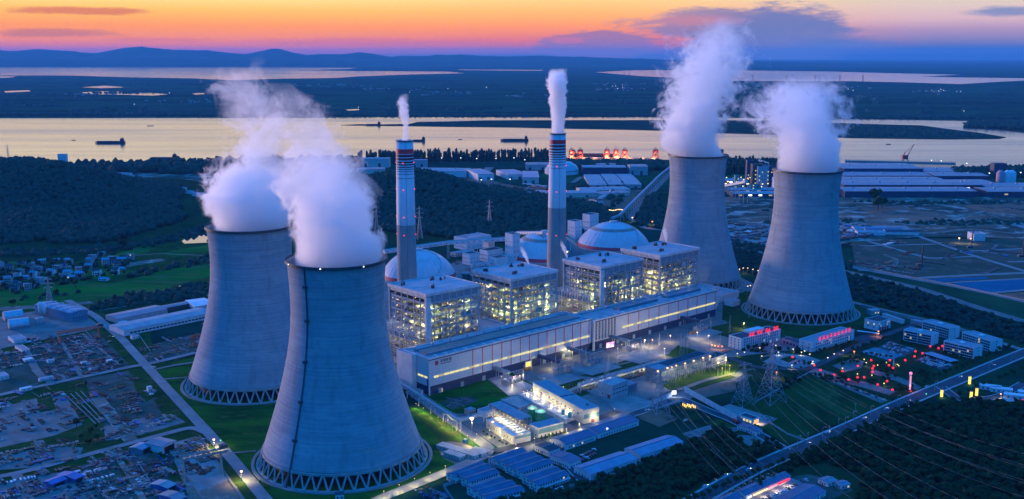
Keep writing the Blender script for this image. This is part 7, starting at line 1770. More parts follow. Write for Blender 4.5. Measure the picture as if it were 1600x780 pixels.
# ------------------------------------------------------------------ cars
def car_mesh(m, long=False):
    b = MB(); L_ = 4.6; w = 1.85; b.cur = 0
    b.add([(-2.3, -.9, .3), (2.3, -.9, .3), (2.3, .9, .3), (-2.3, .9, .3), (-2.3, -.9, .95), (2.3, -.85, .85), (2.3, .85, .85), (-2.3, .9, .95)], [(3, 2, 1, 0), (4, 5, 6, 7), (0, 1, 5, 4), (1, 2, 6, 5), (2, 3, 7, 6), (3, 0, 4, 7)])
    b.add([(-1.3, -.75, 1.45), (.6, -.75, 1.45), (.6, .75, 1.45), (-1.3, .75, 1.45), (-1.3, -.75, 1.5), (.6, -.75, 1.5), (.6, .75, 1.5), (-1.3, .75, 1.5)], [(3, 2, 1, 0), (4, 5, 6, 7), (0, 1, 5, 4), (1, 2, 6, 5), (2, 3, 7, 6), (3, 0, 4, 7)])
    b.cur = 1; b.add([(-2.0, -.85, .94), (1.4, -.85, .88), (1.4, .85, .88), (-2.0, .85, .94), (-1.3, -.72, 1.44), (.6, -.72, 1.44), (.6, .72, 1.44), (-1.3, .72, 1.44)], [(0, 1, 5, 4), (1, 2, 6, 5), (2, 3, 7, 6), (3, 0, 4, 7)])
    b.cur = 2
    for xx in (-1.45, 1.4):
        for yy in (-.92, .72): b.tube((xx, yy, .33), (xx, yy + .2, .33), .33, n=10)
    me = bpy.data.meshes.new('car'); me.from_pydata(b.v, [], b.f)
    for q in (m, M['glass'], M['tyre']): me.materials.append(q)
    me.polygons.foreach_set('material_index', b.mi); return me
CARS = {k: car_mesh(M[k]) for k in ('car_w', 'car_d', 'car_s', 'car_r')}
CN = {'car_w': 'white', 'car_d': 'dark', 'car_s': 'silver', 'car_r': 'red'}
def car(px, py, ang, where, key=None, s=1.0):
    key = key or random.choice(('car_w', 'car_w', 'car_w', 'car_d', 'car_d', 'car_s')); x, y = G(px, py)
    o = bpy.data.objects.new('parked_car', CARS[key]); col.objects.link(o); o.location = (x, y, .2); o.rotation_euler = (0, 0, ang); o.scale = (s,) * 3
    tag(o, '%s car %s' % (CN[key], where), 'car', 'cars ' + where)
    if where.split()[0] in ('driving', 'turning', 'crossing', 'passing', 'on'):
        for q in (-.6, .6): b = MB(); b.ico((2.35, q, .7), .22, 1); b.build('headlight', E_cool, o)
        lamp_light(o, (3.6, 0, .9), 500, (1, .9, .75), .2)
def lot(a, c, n, ang, where, fill=.85):
    for i in range(n):
        if random.random() < fill: f = (i + .5) / n; car(a[0] * (1 - f) + c[0] * f, a[1] * (1 - f) + c[1] * f, ang + random.uniform(-.05, .05), where)
lot((1387, 536.5), (1428, 547), 14, HA, 'parked in the top row of the asphalt lot below the dormitories')
lot((1384, 540), (1420, 550), 13, HA, 'parked in the middle rows of the asphalt lot below the dormitories'); lot((1380, 542), (1414, 552), 12, HA, 'parked in the middle rows of the asphalt lot below the dormitories')
lot((1376, 545.5), (1409, 556), 9, HA, 'parked along the lower side of the asphalt lot', .5)
lot((1349, 550.5), (1385, 556), 9, HA + .2, 'parked on the teal sports court', .7); lot((1360, 555.5), (1380, 559), 4, HA + .2, 'parked on the teal sports court', .8)
for k in range(4): lot((1433 + k * 5, 563.5 - k * 1.7), (1472 + k * 5, 577.5 - k * 1.8), 11, HA, 'parked in row %s of the lot beside the blue carport' % ('one', 'two', 'three', 'four')[k], .85)
fpn = Vector(G(1484, 570)); fpe = Vector(G(1442, 556)); dd = fpn - fpe; t = thing('carport_roof', 'long blue-grey carport roof beside the packed car lot', 'carport', (fpe.x, fpe.y, 0), math.atan2(dd.y, dd.x)); b = MB(); b.box(0, 0, 3, dd.length, 13, 3.3); b.build('roof', M['blue2'], t)
b = MB(); [b.bar((dd.length * k / 8, yy, 0), (dd.length * k / 8, yy, 3), .25) for k in range(9) for yy in (.5, 12.5)]; b.build('posts', M['galv'], t)
lot((1266, 584), (1384, 627), 34, HA + 1.2, 'parked in the long narrow lot beside the pylon field', .6)
lot((900, 725), (935, 708), 9, HA + 1.5, 'parked between the two rows of big sheds', .9); lot((908, 714), (930, 703), 7, HA + 1.5, 'parked beside the lawn strip between the sheds', .9)
lot((838, 772), (870, 757), 8, 1.9, 'parked in the row below the right workers sheds', .9); lot((846, 778), (880, 762), 8, 1.9, 'parked in the second row below the workers sheds', .9)
lot((1218, 771), (1262, 750), 8, 1.9, 'parked in front of the lit shop row', .8); lot((1186, 784), (1228, 768), 7, 1.9, 'parked in front of the lit shop row', .8)
for px, py, k_, wh in ((1101, 761, 'car_w', 'driving on the lower main road'), (1115, 752, 'car_d', 'driving on the main road between the woods'), (1132, 744, 'car_s', 'driving on the main road towards the shops'), (1169, 735, 'car_w', 'turning on the main road near the gate road'), (1071, 658, 'car_w', 'waiting on the island road at the gate'), (1085, 694, 'car_w', 'left alone on the empty basin lot'), (1078, 680, 'car_s', 'standing on the basin lot by the hedge'), (1114, 667, 'car_d', 'standing on the upper basin lot'),
                       (1293, 677, 'car_w', 'on the main road below the pylon field'), (1177, 688, 'car_d', 'parked on the gravel lot by the guard barrack'), (1420, 628, 'car_d', 'crossing at the main junction'), (1448, 605, 'car_w', 'passing the yellow light pillar'), (898, 748, 'car_r', 'with red glow at the end of the workers sheds'), (240, 575, 'car_w', 'at the junction left of the towers'), (172, 527, 'car_d', 'on the straight road on the left'), (170, 535, 'car_s', 'beside the warehouses road'), (1500, 590, 'car_w', 'driving on the main road above the yellow pillars'), (1552, 572, 'car_s', 'driving on the main road near the right edge'), (1350, 655, 'car_w', 'driving on the main road between wood and field'), (1262, 694, 'car_s', 'driving on the main road by the gate road'), (1384, 640, 'car_w', 'driving towards the main junction'), (1010, 642, 'car_w', 'driving on the road below the switch building')):
    car(px, py, HA + (1.5 if px in (1085, 898) else 0), wh, k_)
for nm, (px, py) in (('red', (1149, 661.5)), ):
    x, y = G(px, py); t = thing('truck', 'red lorry parked in front of the blue poster panel', 'lorry', (x, y, 0), ang); b = MB(); b.box(-4.5, -1.3, 1, 2.6, 1.3, 3.4); b.build('cargo_box', M['red'], t); b = MB(); b.box(2.8, -1.2, .7, 4.6, 1.2, 3.0); b.build('cab', M['car_r'], t)
    for xx in (-3.4, -2.2, 3.6):
        for yy in (-1.2, 1.0): b = MB(); b.tube((xx, yy, .5), (xx, yy + .25, .5), .5, n=10); b.build('wheel', M['tyre'], t)
sm = MB(); sm.box(-.9, -.12, .3, .9, .12, .7); sm.tube((-.6, -.1, .3), (-.6, .1, .3), .3, n=8); sm.tube((.6, -.1, .3), (.6, .1, .3), .3, n=8); sm.bar((.6, 0, .5), (.4, 0, 1.1), .1); sm.box(-.5, -.18, .7, .2, .18, .85)
sm0 = sm.build('scooter', M['car_d']); tag(sm0, 'dark scooter parked on the lilac yard behind the gatehouse', 'scooter', 'scooters behind the gatehouse')
k = 0
for px, py in scatter([(1185, 651), (1193, 647), (1212, 655), (1203, 661)], 3.2, .6):
    (sm0 if k == 0 else (lambda c: c)(sm0.copy())).location = (px, py, .2)
    if k:
        c = bpy.data.objects.new('scooter', sm0.data); col.objects.link(c); c.location = (px, py, .2); c.rotation_euler = (0, 0, random.uniform(.4, .9)); tag(c, sm0['label'], 'scooter', sm0['group'])
    k += 1
    if k > 40: break

# ------------------------------------------------------------------ pylons and lines
def pylon(px, py, h, base, label, group='lattice pylons', arms=3, m='galv', ang=.6, armw=9, th=.34):
    x, y = G(px, py); t = thing('pylon', label, 'pylon', (x, y, 0), ang, group); n = 9; b = MB()
    def wv(f): return base * (1 - f) ** 1.5 * .5 + 1.0 * (1 - f * .6)
    for k in range(n):
        f0, f1 = (k / n) ** .85, ((k + 1) / n) ** .85; w0, w1 = wv(f0), wv(f1); z0, z1 = h * f0, h * f1
        c0 = [(-w0, -w0, z0), (w0, -w0, z0), (w0, w0, z0), (-w0, w0, z0)]; c1 = [(-w1, -w1, z1), (w1, -w1, z1), (w1, w1, z1), (-w1, w1, z1)]
        for i in range(4):
            b.bar(c0[i], c1[i], th * (1.3 - f0)); b.bar(c0[i], c1[(i + 1) % 4], th * .55); b.bar(c0[(i + 1) % 4], c1[i], th * .55); b.bar(c1[i], c1[(i + 1) % 4], th * .55)
    body = b.build('lattice_body', M[m], t); tips = []
    for k in range(arms):
        f = .66 + .28 * k / max(1, arms - 1) if arms > 1 else .9; z = h * f; w = wv(f); aw = armw * (1.0, 1.25, .85)[k % 3]
        for sg in (-1, 1):
            b = MB(); b.bar((sg * w, -w, z), (sg * aw, 0, z), th * .7); b.bar((sg * w, w, z), (sg * aw, 0, z), th * .7); b.bar((sg * w, 0, z + 2.2), (sg * aw, 0, z), th * .6)
            for q in (.33, .66): b.bar((sg * (w + (aw - w) * q), -w * (1 - q), z), (sg * (w + (aw - w) * q), w * (1 - q), z), th * .5)
            b.tube((sg * aw, 0, z), (sg * aw, 0, z - 2.6), .22, n=6); b.build('cross_arm', M[m], t)
            ca, sa = math.cos(ang), math.sin(ang); tips.append(Vector((x + sg * aw * ca, y + sg * aw * sa, z - 2.6)))
    return tips
pA = pylon(1204, 627, 58, 20, 'tallest lattice pylon, standing in the dark field below the offices', th=.38, ang=.5, armw=12)
pB = pylon(1161, 632, 42, 14, 'grey lattice pylon standing beside the lilac gatehouse yard', th=.36, ang=.5, armw=10)
pC = pylon(1030, 644, 42, 13, 'thin lattice pylon in front of the switch building', th=.45, ang=.4)
for px, py, h, lab in ((589, 372, 60, 'small far pylon on the dark hill left of the chimney'), (683, 306, 58, 'small far pylon standing high on the wooded hill right of the left chimney'), (764, 322, 60, 'small far pylon on the upper slope of the wooded hill'), (765, 362, 60, 'small far pylon on the lower slope of the wooded hill'), (656, 374, 60, 'small far pylon beside the left chimney shaft'), (14, 258, 62, 'slim mast on the river shore at the top of the left hill'), (78, 480, 40, 'slim pylon rising from the paddies behind the blue hall'), (727, 388, 24, 'thin post by the far workshop')):
    key = 'mid' if 560 < px < 800 and py < 380 else None
    tips = pylon(px, py, h, 8, lab, 'far pylons', 3, 'galv', .3, 6, .5)
def onslope(): pass
for px, py, h in ((1310, 668, 9), (1333, 656, 9), (1262, 692, 10), (1336, 645, 10), (1295, 680, 9)): 
    x, y = G(px, py); t = thing('wooden_pole', 'wooden pole with a crossbar beside the main road', 'utility pole', (x, y, 0), .5, 'roadside utility poles'); b = MB(); b.tube((0, 0, 0), (0, 0, h), .2, .14); b.build('post', M['conc'], t); b = MB(); b.bar((-1.4, 0, h - 1), (1.4, 0, h - 1), .2); b.bar((-1.1, 0, h - 2), (1.1, 0, h - 2), .2); b.build('crossbar', M['galv'], t)
M['wire'] = mat('weathered_wire', (.22, .24, .25), .6, metal=.3); WK = .62
def wire(a, c, sag, r, label, group):
    a = Vector(a); c = Vector(c); b = MB(); n = 22; P_ = []
    for k in range(n + 1):
        f = k / n; p = a.lerp(c, f); p.z -= sag * 4 * f * (1 - f); P_.append(p)
    for p, q in zip(P_, P_[1:]): b.tube(p, q, r * WK, n=5)
    o = b.build('power_line', M['wire'], smooth=True); tag(o, label, 'power line', group)
def off(px, py, z): return Vector((*G(px, py, z), z))
for k, (st, en) in enumerate(((pC[0], (1190, 800)), (pC[1], (1215, 800)), (pC[2], (1225, 790)), (pC[3], (1265, 800)), (pC[4], (1240, 800)), (pC[5], (1300, 800)))): wire(st, off(*en, 44), 9, .14, 'pale power line sweeping from the thin pylon over the lower wood', 'power lines from the thin pylon')
for k, (st, en) in enumerate(((pB[0], (1360, 800)), (pB[1], (1420, 800)), (pB[3], (1470, 800)), (pB[5], (1540, 800)))): wire(st, off(*en, 44), 10, .15, 'power line sweeping from the gatehouse pylon over the dark wood', 'power lines from the gatehouse pylon')
for k, (st, en) in enumerate(((pA[0], (1640, 790)), (pA[1], (1650, 770)), (pA[2], (1650, 765)), (pA[3], (1650, 745)), (pA[4], (1650, 740)), (pA[5], (1650, 722)))): wire(st, off(*en, 56), 12, .11, 'power line sweeping from the tallest pylon to the right edge', 'power lines from the tallest pylon')

# ------------------------------------------------------------------ gantry cranes
def gantry(label, a, c, h, m, rail, beam=3.2, depth_=7.0, cab=True):
    A = Vector(G(*a)); B_ = Vector(G(*c)); dd = B_ - A; t = thing('gantry_crane', label, 'gantry crane', (A.x, A.y, 0), math.atan2(dd.y, dd.x)); L_ = dd.length; b = MB()
    for yy in (-1.2, 1.2):
        b.bar((-3, yy, h), (L_ + 6, yy, h), .7); b.bar((-3, yy, h + beam), (L_ + 6, yy, h + beam), .6); n = int(L_ / 4)
        for k in range(n): x0 = L_ * k / n; x1 = L_ * (k + 1) / n; b.bar((x0, yy, h), ((x0 + x1) / 2, yy, h + beam), .32); b.bar(((x0 + x1) / 2, yy, h + beam), (x1, yy, h), .32)
    b.build('girder', M[m], t)
    for xx in (0, L_):
        b = MB()
        for yy in (-1, 1):
            b.bar((xx, yy * depth_ / 2, 0), (xx, yy * 1.2, h), .9); 
        for k in range(5): z0 = h * k / 5; z1 = h * (k + 1) / 5; f0 = 1 - k / 5; f1 = 1 - (k + 1) / 5; w0 = 1.2 + (depth_ / 2 - 1.2) * f0; w1 = 1.2 + (depth_ / 2 - 1.2) * f1; b.bar((xx, -w0, z0), (xx, w1, z1), .3); b.bar((xx, w0, z0), (xx, -w1, z1), .3); b.bar((xx, -w1, z1), (xx, w1, z1), .3)
        b.bar((xx, -depth_ / 2 - 2, .5), (xx, depth_ / 2 + 2, .5), .9); b.build('leg', M[m], t)
    if cab:
        b = MB(); b.box(L_ - 1, -2.2, h + beam, L_ + 5, 2.2, h + beam + 3); b.build('hoist_house', M['dsteel'], t)
    return t
gantry('green lattice gantry crane spanning the timber yard at the lower left', (289, 752), (347, 740), 18, 'craneg', None)
gantry('red lattice gantry crane spanning the scrap field at the left', (94, 538), (155, 529), 13, 'craner', None, beam=2.2)
gantry('dark red gantry crane half hidden behind the second tower', (302, 541), (330, 534), 10, 'craner', None, beam=2)
for P_, lab in (([(84, 520), (128, 582)], 0), ([(128, 512), (178, 566)], 0), ([(205, 705), (262, 800)], 0), ([(262, 700), (330, 800)], 0), ([(312, 682), (385, 790)], 0), ([(205, 507), (235, 550)], 0), ([(102, 618), (150, 664)], 0), ([(110, 616), (156, 662)], 0), ([(118, 614), (162, 660)], 0), ([(126, 612), (168, 656)], 0)):
    road('crane_rail', P_, 1.0, M['road'])

# ------------------------------------------------------------------ storage yard clutter
scr = [mat('scrap_pale', (.30, .30, .28), .7), mat('scrap_rust', (.17, .07, .04), .9), mat('scrap_dark', (.028, .032, .038), .6), mat('scrap_grey', (.16, .175, .18), .6), M['tarp'], mat('scrap_wood', (.24, .17, .10), .9), M['white']]
def clutter(label, poly, n, weights, size=(1, 7), h=(.4, 1.8), wdt=(.3, 1.6), ang=None):
    P_ = [G(*p) for p in poly]; xs = [p[0] for p in P_]; ys = [p[1] for p in P_]; b = MB(); k = 0; tries = 0
    while k < n and tries < n * 20:
        tries += 1; cx = random.uniform(min(xs), max(xs)); cyy = random.uniform(min(ys), max(ys))
        if not inpoly(cx, cyy, P_) or mno.noise(Vector((cx / 16, cyy / 16, 0))) < -.02: continue
        a = (HA if ang is None else ang) + (0 if random.random() < .55 else math.pi / 2) + random.gauss(0, .12); L_ = random.uniform(*size) * .85; mi = random.choices(range(7), [w_ * k_ for w_, k_ in zip(weights, (.8, 1, 2.4, 1, .7, 1, .3))])[0]
        w0 = random.uniform(*wdt); h0 = random.uniform(*h)
        for q in range(random.randint(2, 12)):
            w = w0 * random.uniform(.8, 1.15); hh = h0 * random.uniform(.6, 1.1); b.cur = mi if random.random() < .95 else random.choice((0, 2, 3, 2, 1))
            b.rbox(cx + math.cos(a + 1.57) * q * w * 1.5, cyy + math.sin(a + 1.57) * q * w * 1.5, .12, L_ * random.uniform(.7, 1), w, hh, a + random.gauss(0, .05)); k += 1
    o = b.build('scrap_piles', scr); tag(o, label, 'scrap', kind='stuff')
clutter('dark and rusty steel stacked under the red gantry crane', [(95, 530), (148, 518), (172, 545), (120, 560)], 900, (3, 2, 6, 3, .3, .5, 1))
clutter('rows of dark pipes and steel in the field below the red crane', [(112, 560), (172, 547), (202, 570), (150, 584), (125, 586)], 1100, (4, 1, 8, 4, .2, .3, 2))
clutter('steel beams and pale boxes in the narrow yard on the left', [(40, 530), (88, 522), (122, 588), (84, 598)], 1000, (5, 2, 6, 4, .8, 1, 2))
clutter('mixed pale crates and pipes in the yard at the left edge', [(-30, 560), (35, 545), (45, 570), (-30, 585)], 500, (6, 1, 3, 3, .6, 1, 3))
clutter('scattered timber and dark steel on the concrete field with white rails', [(-20, 625), (60, 612), (110, 602), (145, 655), (80, 680), (-20, 695)], 700, (3, 3, 5, 2, 1, 2, 1))
clutter('dark steel heaps and pale planks in the field left of the straight road', [(130, 600), (200, 585), (240, 605), (262, 640), (200, 660), (160, 665)], 620, (3, 1.5, 5, 2, .6, 2, 1))
clutter('pale debris along the pale strip beside the lower road', [(160, 668), (215, 655), (282, 652), (285, 662), (215, 680), (160, 690)], 420, (5, 3, 2, 2, .6, 2, 1))
clutter('planks and rubble heaps in the field above the lower left road', [(0, 712), (85, 690), (125, 690), (120, 720), (0, 730)], 620, (5, 2, 1, 2, .5, 5, 1), (1, 5))
clutter('stacked pipes and blue covers in the bottom left yard', [(40, 745), (125, 728), (160, 800), (40, 800)], 1100, (4, 2, 6, 4, 3, .6, 2))
clutter('blue covered steel stacks in the corner of the bottom left yard', [(-20, 755), (25, 745), (45, 800), (-20, 800)], 420, (3, 1, 4, 3, 4, .4, 1))
clutter('pale tangled steel pieces in the yard left of the garage hall', [(138, 725), (178, 712), (182, 790), (150, 800)], 700, (7, 1.5, 3, 5, .6, .5, 3), (1, 4))
clutter('long rows of pale steel bars below the garage hall', [(182, 714), (212, 706), (262, 780), (205, 800)], 1000, (7, 1, 3, 6, .3, .5, 3), (1.5, 5))
clutter('timber and dark steel under the green gantry crane', [(282, 690), (318, 684), (352, 720), (318, 745), (298, 735)], 700, (3, 4, 4, 2, .5, 4, 1))
clutter('pipes and boxes in the narrow strip left of the green crane', [(240, 715), (262, 705), (305, 790), (265, 800)], 500, (4, 2, 4, 3, 3, 1, 2))
clutter('scattered building material on the ground in front of the long warehouse', [(215, 545), (310, 522), (325, 545), (240, 566)], 520, (4, 2, 2, 2, 1, 2, 2), (.8, 4))
clutter('blue covers and debris along the lower left road', [(75, 718), (132, 706), (135, 710), (80, 724)], 160, (1, 0, 1, 1, 9, 0, 1))
clutter('cluttered storage on the pale ground behind the far tower', [(1120, 354), (1200, 352), (1212, 372), (1192, 388), (1128, 374)], 450, (5, 1, 5, 3, 2, 1, 3), (4, 14), (1, 4), (1.5, 5))
clutter('bits of debris over the plotted fields in the east', [(1335, 382), (1440, 378), (1600, 385), (1600, 420), (1420, 430), (1345, 415)], 260, (4, 1, 5, 2, 3, 1, 1), (3, 12), (1, 3), (1.5, 4))
clutter('pale and blue debris by the edge of the east yard', [(1330, 355), (1365, 354), (1372, 368), (1335, 372)], 220, (6, 0, 2, 3, 5, 0, 3), (6, 20), (2, 5), (3, 8))
clutter('vehicles and crates below the middle hill', [(700, 300), (790, 288), (860, 292), (862, 300), (800, 302)], 260, (6, 1, 4, 3, 1, 1, 3), (4, 14), (1.5, 5), (2, 5))
clutter('blue crates and pale bits behind the workers sheds by the bottom edge', [(655, 788), (690, 765), (712, 790), (690, 812)], 260, (5, 1, 2, 3, 4, 1, 2))
clutter('pipes and boxes piled in the corner behind the second boiler house', [(705, 410), (770, 400), (790, 420), (740, 432)], 200, (5, 1, 4, 3, 1, 1, 3), (1, 6))
clutter('bits of rubble on the dark patch of the near lawn', [(695, 628), (712, 622), (742, 626), (725, 636)], 260, (4, 2, 1, 1, 0, 2, 0), (.4, 1.6), (.2, .6))
for px, py, h_, rr in ((1440, 416, 34, 0), (1518, 388, 34, 0), (1598, 402, 36, 0)):
    x, y = G(px, py); t = thing('drill_rig', 'dark piling rig standing in the plotted fields', 'piling rig', (x, y, 0), 0, 'dark piling rigs'); b = MB(); b.bar((0, 0, 0), (0, 0, h_), 1.6); b.bar((-4, 0, 0), (0, 0, h_ * .7), .7); b.build('mast', M['dsteel'], t); b = MB(); b.box(-8, -3, 0, 1, 3, 4); b.build('body', M['dsteel'], t)
flatb = flat_bld('yard_office', 'white faced small building between two bright lamps in the eastern yard', 'building', (1521, 377), (1539, 377), (1519, 373), 13, 'white', 'bgrey', .5)
for px, py, w_, rf in ((1335, 362, 60, 'blue2'), (1352, 364, 70, 'blue'), (1384, 367, 60, 'dgrey'), (1340, 368, 50, 'lgrey')):
    x, y = G(px, py); gable_bld('yard_store', 'low %s roofed store by the white sheet in the eastern yard' % {'blue2': 'pale blue', 'blue': 'deep blue', 'dgrey': 'dark', 'lgrey': 'whitish'}[rf], 'store', 0, 0, 0, 6, 2, 'white', rf, 'stores in the eastern yard', fp=(Vector((x, y)), -.1, w_, 24))

# chemical works between the two right towers ---------------------------------
def on(px, py): return Vector(G(px, py))
x, y = G(1125, 292); t = thing('works_chimney', 'slim far chimney just right of the far cooling tower', 'chimney', (x, y, 0)); b = MB(); b.lathe([(8, 0), (5.5, 95)], 20); b.build('concrete_shaft', M['conc'], t, smooth=True); b = MB(); b.lathe([(5.9, 78), (5.6, 95), (.1, 95.2)], 20); b.build('top_band', M['dsteel'], t)
for px, py, w_, d_, h_, wl, lab in ((1175, 296, 26, 20, 62, 'dsteel', 'dark reactor tower of the far works, left one of the row'), (1183, 297, 16, 16, 58, 'steel', 'pale green lit column tower of the far works'), (1191, 297, 18, 16, 60, 'steel', 'lit column tower in the middle of the far works'), (1200, 297, 26, 18, 58, 'navy', 'dark block tower at the right of the far works'),
                                    (1209, 300, 26, 20, 34, 'white', 'white fronted block beside the right cooling tower rim'), (1148, 300, 10, 12, 40, 'teal', 'slim teal tower in the lit pipework'), (1172, 302, 26, 16, 20, 'teal', 'low teal block among the lit pipework'), (1166, 290, 16, 14, 64, 'navy', 'dark head house at the top of the far conveyor')):
    p = on(px, py); r, w, d = flat_bld('process_tower', lab, 'works building', 0, 0, 0, h_, wl, 'dgrey', .6, 'towers of the far works', fp=(p, .05, w_, d_))
    windows(r, 'f', w, d, 2, 5, 4, h_ / 6, 2.5, 2.5, M['glass'], .5, E_win)
for k, (x0, x1, py, lab) in enumerate(((1138, 1215, 303, 'long low shed below the lit works, back row'), (1145, 1215, 309, 'long low shed below the lit works, front row'), (1118, 1180, 288, 'long pale shed behind the lit works'))): long_shed(lab, x0, x1, py, 50, 9, roof='lgrey', wall='navy', lit=4, group='low sheds of the far works')
for k in range(34):
    px = random.uniform(1128, 1210); py = random.uniform(288, 301); pole_lamp(px, py, random.uniform(8, 24), E_warm if k % 3 else emis('greenish_lamp', (.8, 1, .6), 2.2), 'bright little lamp in the pipework of the far works', 'lamps of the far works', r=random.uniform(.9, 1.6))
gallery('grey conveyor rising left to the head house of the far works', [P3(1128, 293, 8), P3(1166, 286, 46)], 7, 5, win=False)
gallery('conveyor running from the far works to the river quay', [P3(1213, 262, 14), P3(1186, 253, 20)], 8, 6, win=False)
for k, px in enumerate((1562, 1573, 1580)):
    x, y = G(px, 288); t = thing('grain_silo', 'white round silo near the right edge, %s of three' % ('left', 'middle', 'right')[k], 'silo', (x, y, 0), 0, 'white silos at the right edge'); b = MB(); b.lathe([(10, 0), (10, 30), (4, 36), (.1, 37)], 24); b.build('shell', M['white'] if k else M['pink'], t, smooth=True)
x, y = G(1552, 279); r, w, d = flat_bld('river_tower', 'dark square block among the trees on the right river bank', 'building', 0, 0, 0, 40, 'navy', 'dgrey', .5, fp=(Vector((x, y)), 0, 34, 24))
x, y = G(91, 259); r, w, d = flat_bld('shore_house', 'pale block on the crest behind the left hill', 'building', 0, 0, 0, 34, 'white', 'lgrey', .5, fp=(Vector((x, y)), .1, 24, 18))
for k, (px, py, w_) in enumerate(((175, 277, 30), (182, 276, 40), (240, 303, 40), (262, 305, 60), (300, 308, 50), (270, 300, 30), (195, 281, 26))):
    x, y = G(px, py); gable_bld('valley_house', 'far pale house in the valley behind the left hill', 'house', 0, 0, 0, 9, 2, 'white', 'bgrey', 'houses in the valley behind the left hill', fp=(Vector((x, y)), random.uniform(-.3, .3), w_, 16))

# river: quay, cranes, ships -----------------------------------------------------
t = thing('river_quay', 'long low quay deck on piles at the right bank of the river', 'quay', (*G(1320, 258), 0)); o = Vector(G(1320, 258)); e = Vector(G(1492, 262)); b = MB(); dd = e - o; b.bar((0, 0, 11), (dd.x, dd.y, 11), 7); b.build('deck', M['conc'], t)
b = MB(); [b.bar((dd.x * k / 60, dd.y * k / 60 - 2, -1), (dd.x * k / 60, dd.y * k / 60 - 2, 11), 1.4) for k in range(61)]; b.build('piles', M['dsteel'], t); b = MB(); [b.bar((dd.x * k / 60, dd.y * k / 60, 14), (dd.x * k / 60, dd.y * k / 60, 18), 1.2) for k in range(61)]; b.build('bollard_posts', M['dsteel'], t)
t = thing('river_quay', 'orange lit quay deck under the red port cranes', 'quay', (*G(884, 249.5), 0)); o = Vector(G(884, 249.5)); e = Vector(G(1030, 251)); b = MB(); dd = e - o; b.bar((0, 0, 4), (dd.x, dd.y, 4), 8); b.build('deck', M['conc'], t)
for k in range(8): lamp_light(t, (dd.x * (k + .5) / 8, dd.y * (k + .5) / 8 - 6, 12), 30000, (1, .40, .14), 2, True)
def port_crane(px, label, glow):
    x, y = G(px, 250); t = thing('port_crane', label, 'port crane', (x, y, 4), 0, 'red port cranes'); w = 8.5; h = 25; b = MB()
    for xx in (-w, w):
        for yy in (-6, 6): b.bar((xx, yy, 0), (xx * .9, yy * .8, h), 1.7)
    for z in (8, 17, 24): b.bar((-w, -6, z), (w, -6, z), 1.3); b.bar((-w, 6, z), (w, 6, z), 1.3)
    b.bar((-w, -6, 0), (w, -6, 17), 1); b.bar((w, -6, 0), (-w, -6, 17), 1); b.build('portal_frame', M['craner'], t)
    b = MB(); b.box(-w * .85, -6, h - 5, w * .85, 6, h + 4); b.build('machine_house', M['dred'], t)
    b = MB(); b.bar((0, 0, h + 4), (0, 0, h + 12), 1.2); b.bar((-7, 0, h + 4), (0, 0, h + 10), 1); b.bar((7, 0, h + 4), (0, 0, h + 10), 1); b.build('top_mast', M['craner'], t)
    b = MB(); b.add([(-4, -4, 14), (4, -4, 14), (4, 4, 14), (-4, 4, 14), (-1, -1, 8), (1, -1, 8), (1, 1, 8), (-1, 1, 8)], [(0, 1, 2, 3), (4, 5, 1, 0), (5, 6, 2, 1), (6, 7, 3, 2), (7, 4, 0, 3)]); b.build('hopper', M['dsteel'], t)
    if glow:
        for q in ((0, -9, 6), (0, -9, 20)): lamp_light(t, q, 30000 * glow, (1, .34, .12), 1.5, True)
        for q in ((-5, -7, 5), (4, -7, 9), (-2, -7, 20)): b = MB(); b.ico(q, 1.5 * glow + .4, 1); b.build('lamp_head', E_orange, t)
for px, gl, lab in ((893, 1.0, 'red port crane with an orange glow at its foot, first from the left'), (906.5, .25, 'dark red port crane, second from the left'), (948, .7, 'red port crane, left of the three lit ones on the quay'), (962, 1.1, 'brightest lit red port crane, middle of the three'), (976, .7, 'red port crane, right of the three lit ones'), (1024, .1, 'dark red port crane beside the far cooling tower rim')): port_crane(px, lab, gl)
def ship(px, py, L_, label, stern=1, h=7, house=True, ang=0.0):
    x, y = G(px, py); t = thing('cargo_ship', label, 'ship', (x, y, WZ), ang, 'ships on the river'); b = MB(); w = L_ * .08
    q = [(-L_ / 2, -w * .8), (-L_ / 2 + 4, -w), (L_ / 2 - 10, -w), (L_ / 2, 0), (L_ / 2 - 10, w), (-L_ / 2 + 4, w), (-L_ / 2, w * .8)]
    if stern > 0: q = [(-a_, b_) for a_, b_ in q][::-1]
    b.prism(q, -.5, h); b.build('hull', M['ship'], t)
    if house:
        s = L_ / 2 * .84 * stern; b = MB(); b.box(s - 7, -w * .8, h, s + 5, w * .8, h + 8); b.box(s - 5, -w * .7, h + 8, s + 3, w * .7, h + 12); b.bar((s, 0, h + 12), (s, 0, h + 19), .8); b.build('bridge_house', M['ship'], t)
        b = MB(); b.box(-L_ * .42, -w * .7, h, L_ * .30, w * .7, h + 1.6); b.build('hatch_covers', M['dsteel'], t)
ship(172, 224, 112, 'dark cargo ship with its bridge on the right, on the left part of the river')
ship(256, 248.5, 86, 'low dark barge nearest the left bank', h=4)
ship(804, 220.5, 108, 'dark cargo ship between the two chimneys')
ship(652, 221, 60, 'dark barge just right of the left chimney top', h=5)
ship(925, 246, 140, 'moored dark ship with a crane load behind the lit port cranes', stern=-1, h=11)
ship(583, 196, 70, 'far barge beside the left tip of the sandbar', h=5)
ship(115, 219.5, 16, 'tiny boat left of the cargo ship', h=2, house=False); ship(1388, 226, 18, 'tiny boat on the right part of the river', h=2, house=False); ship(235, 197, 30, 'tiny far boat above the cargo ship', h=2, house=False, ang=.3); ship(719, 218.5, 16, 'tiny boat between the chimneys', h=2, house=False)
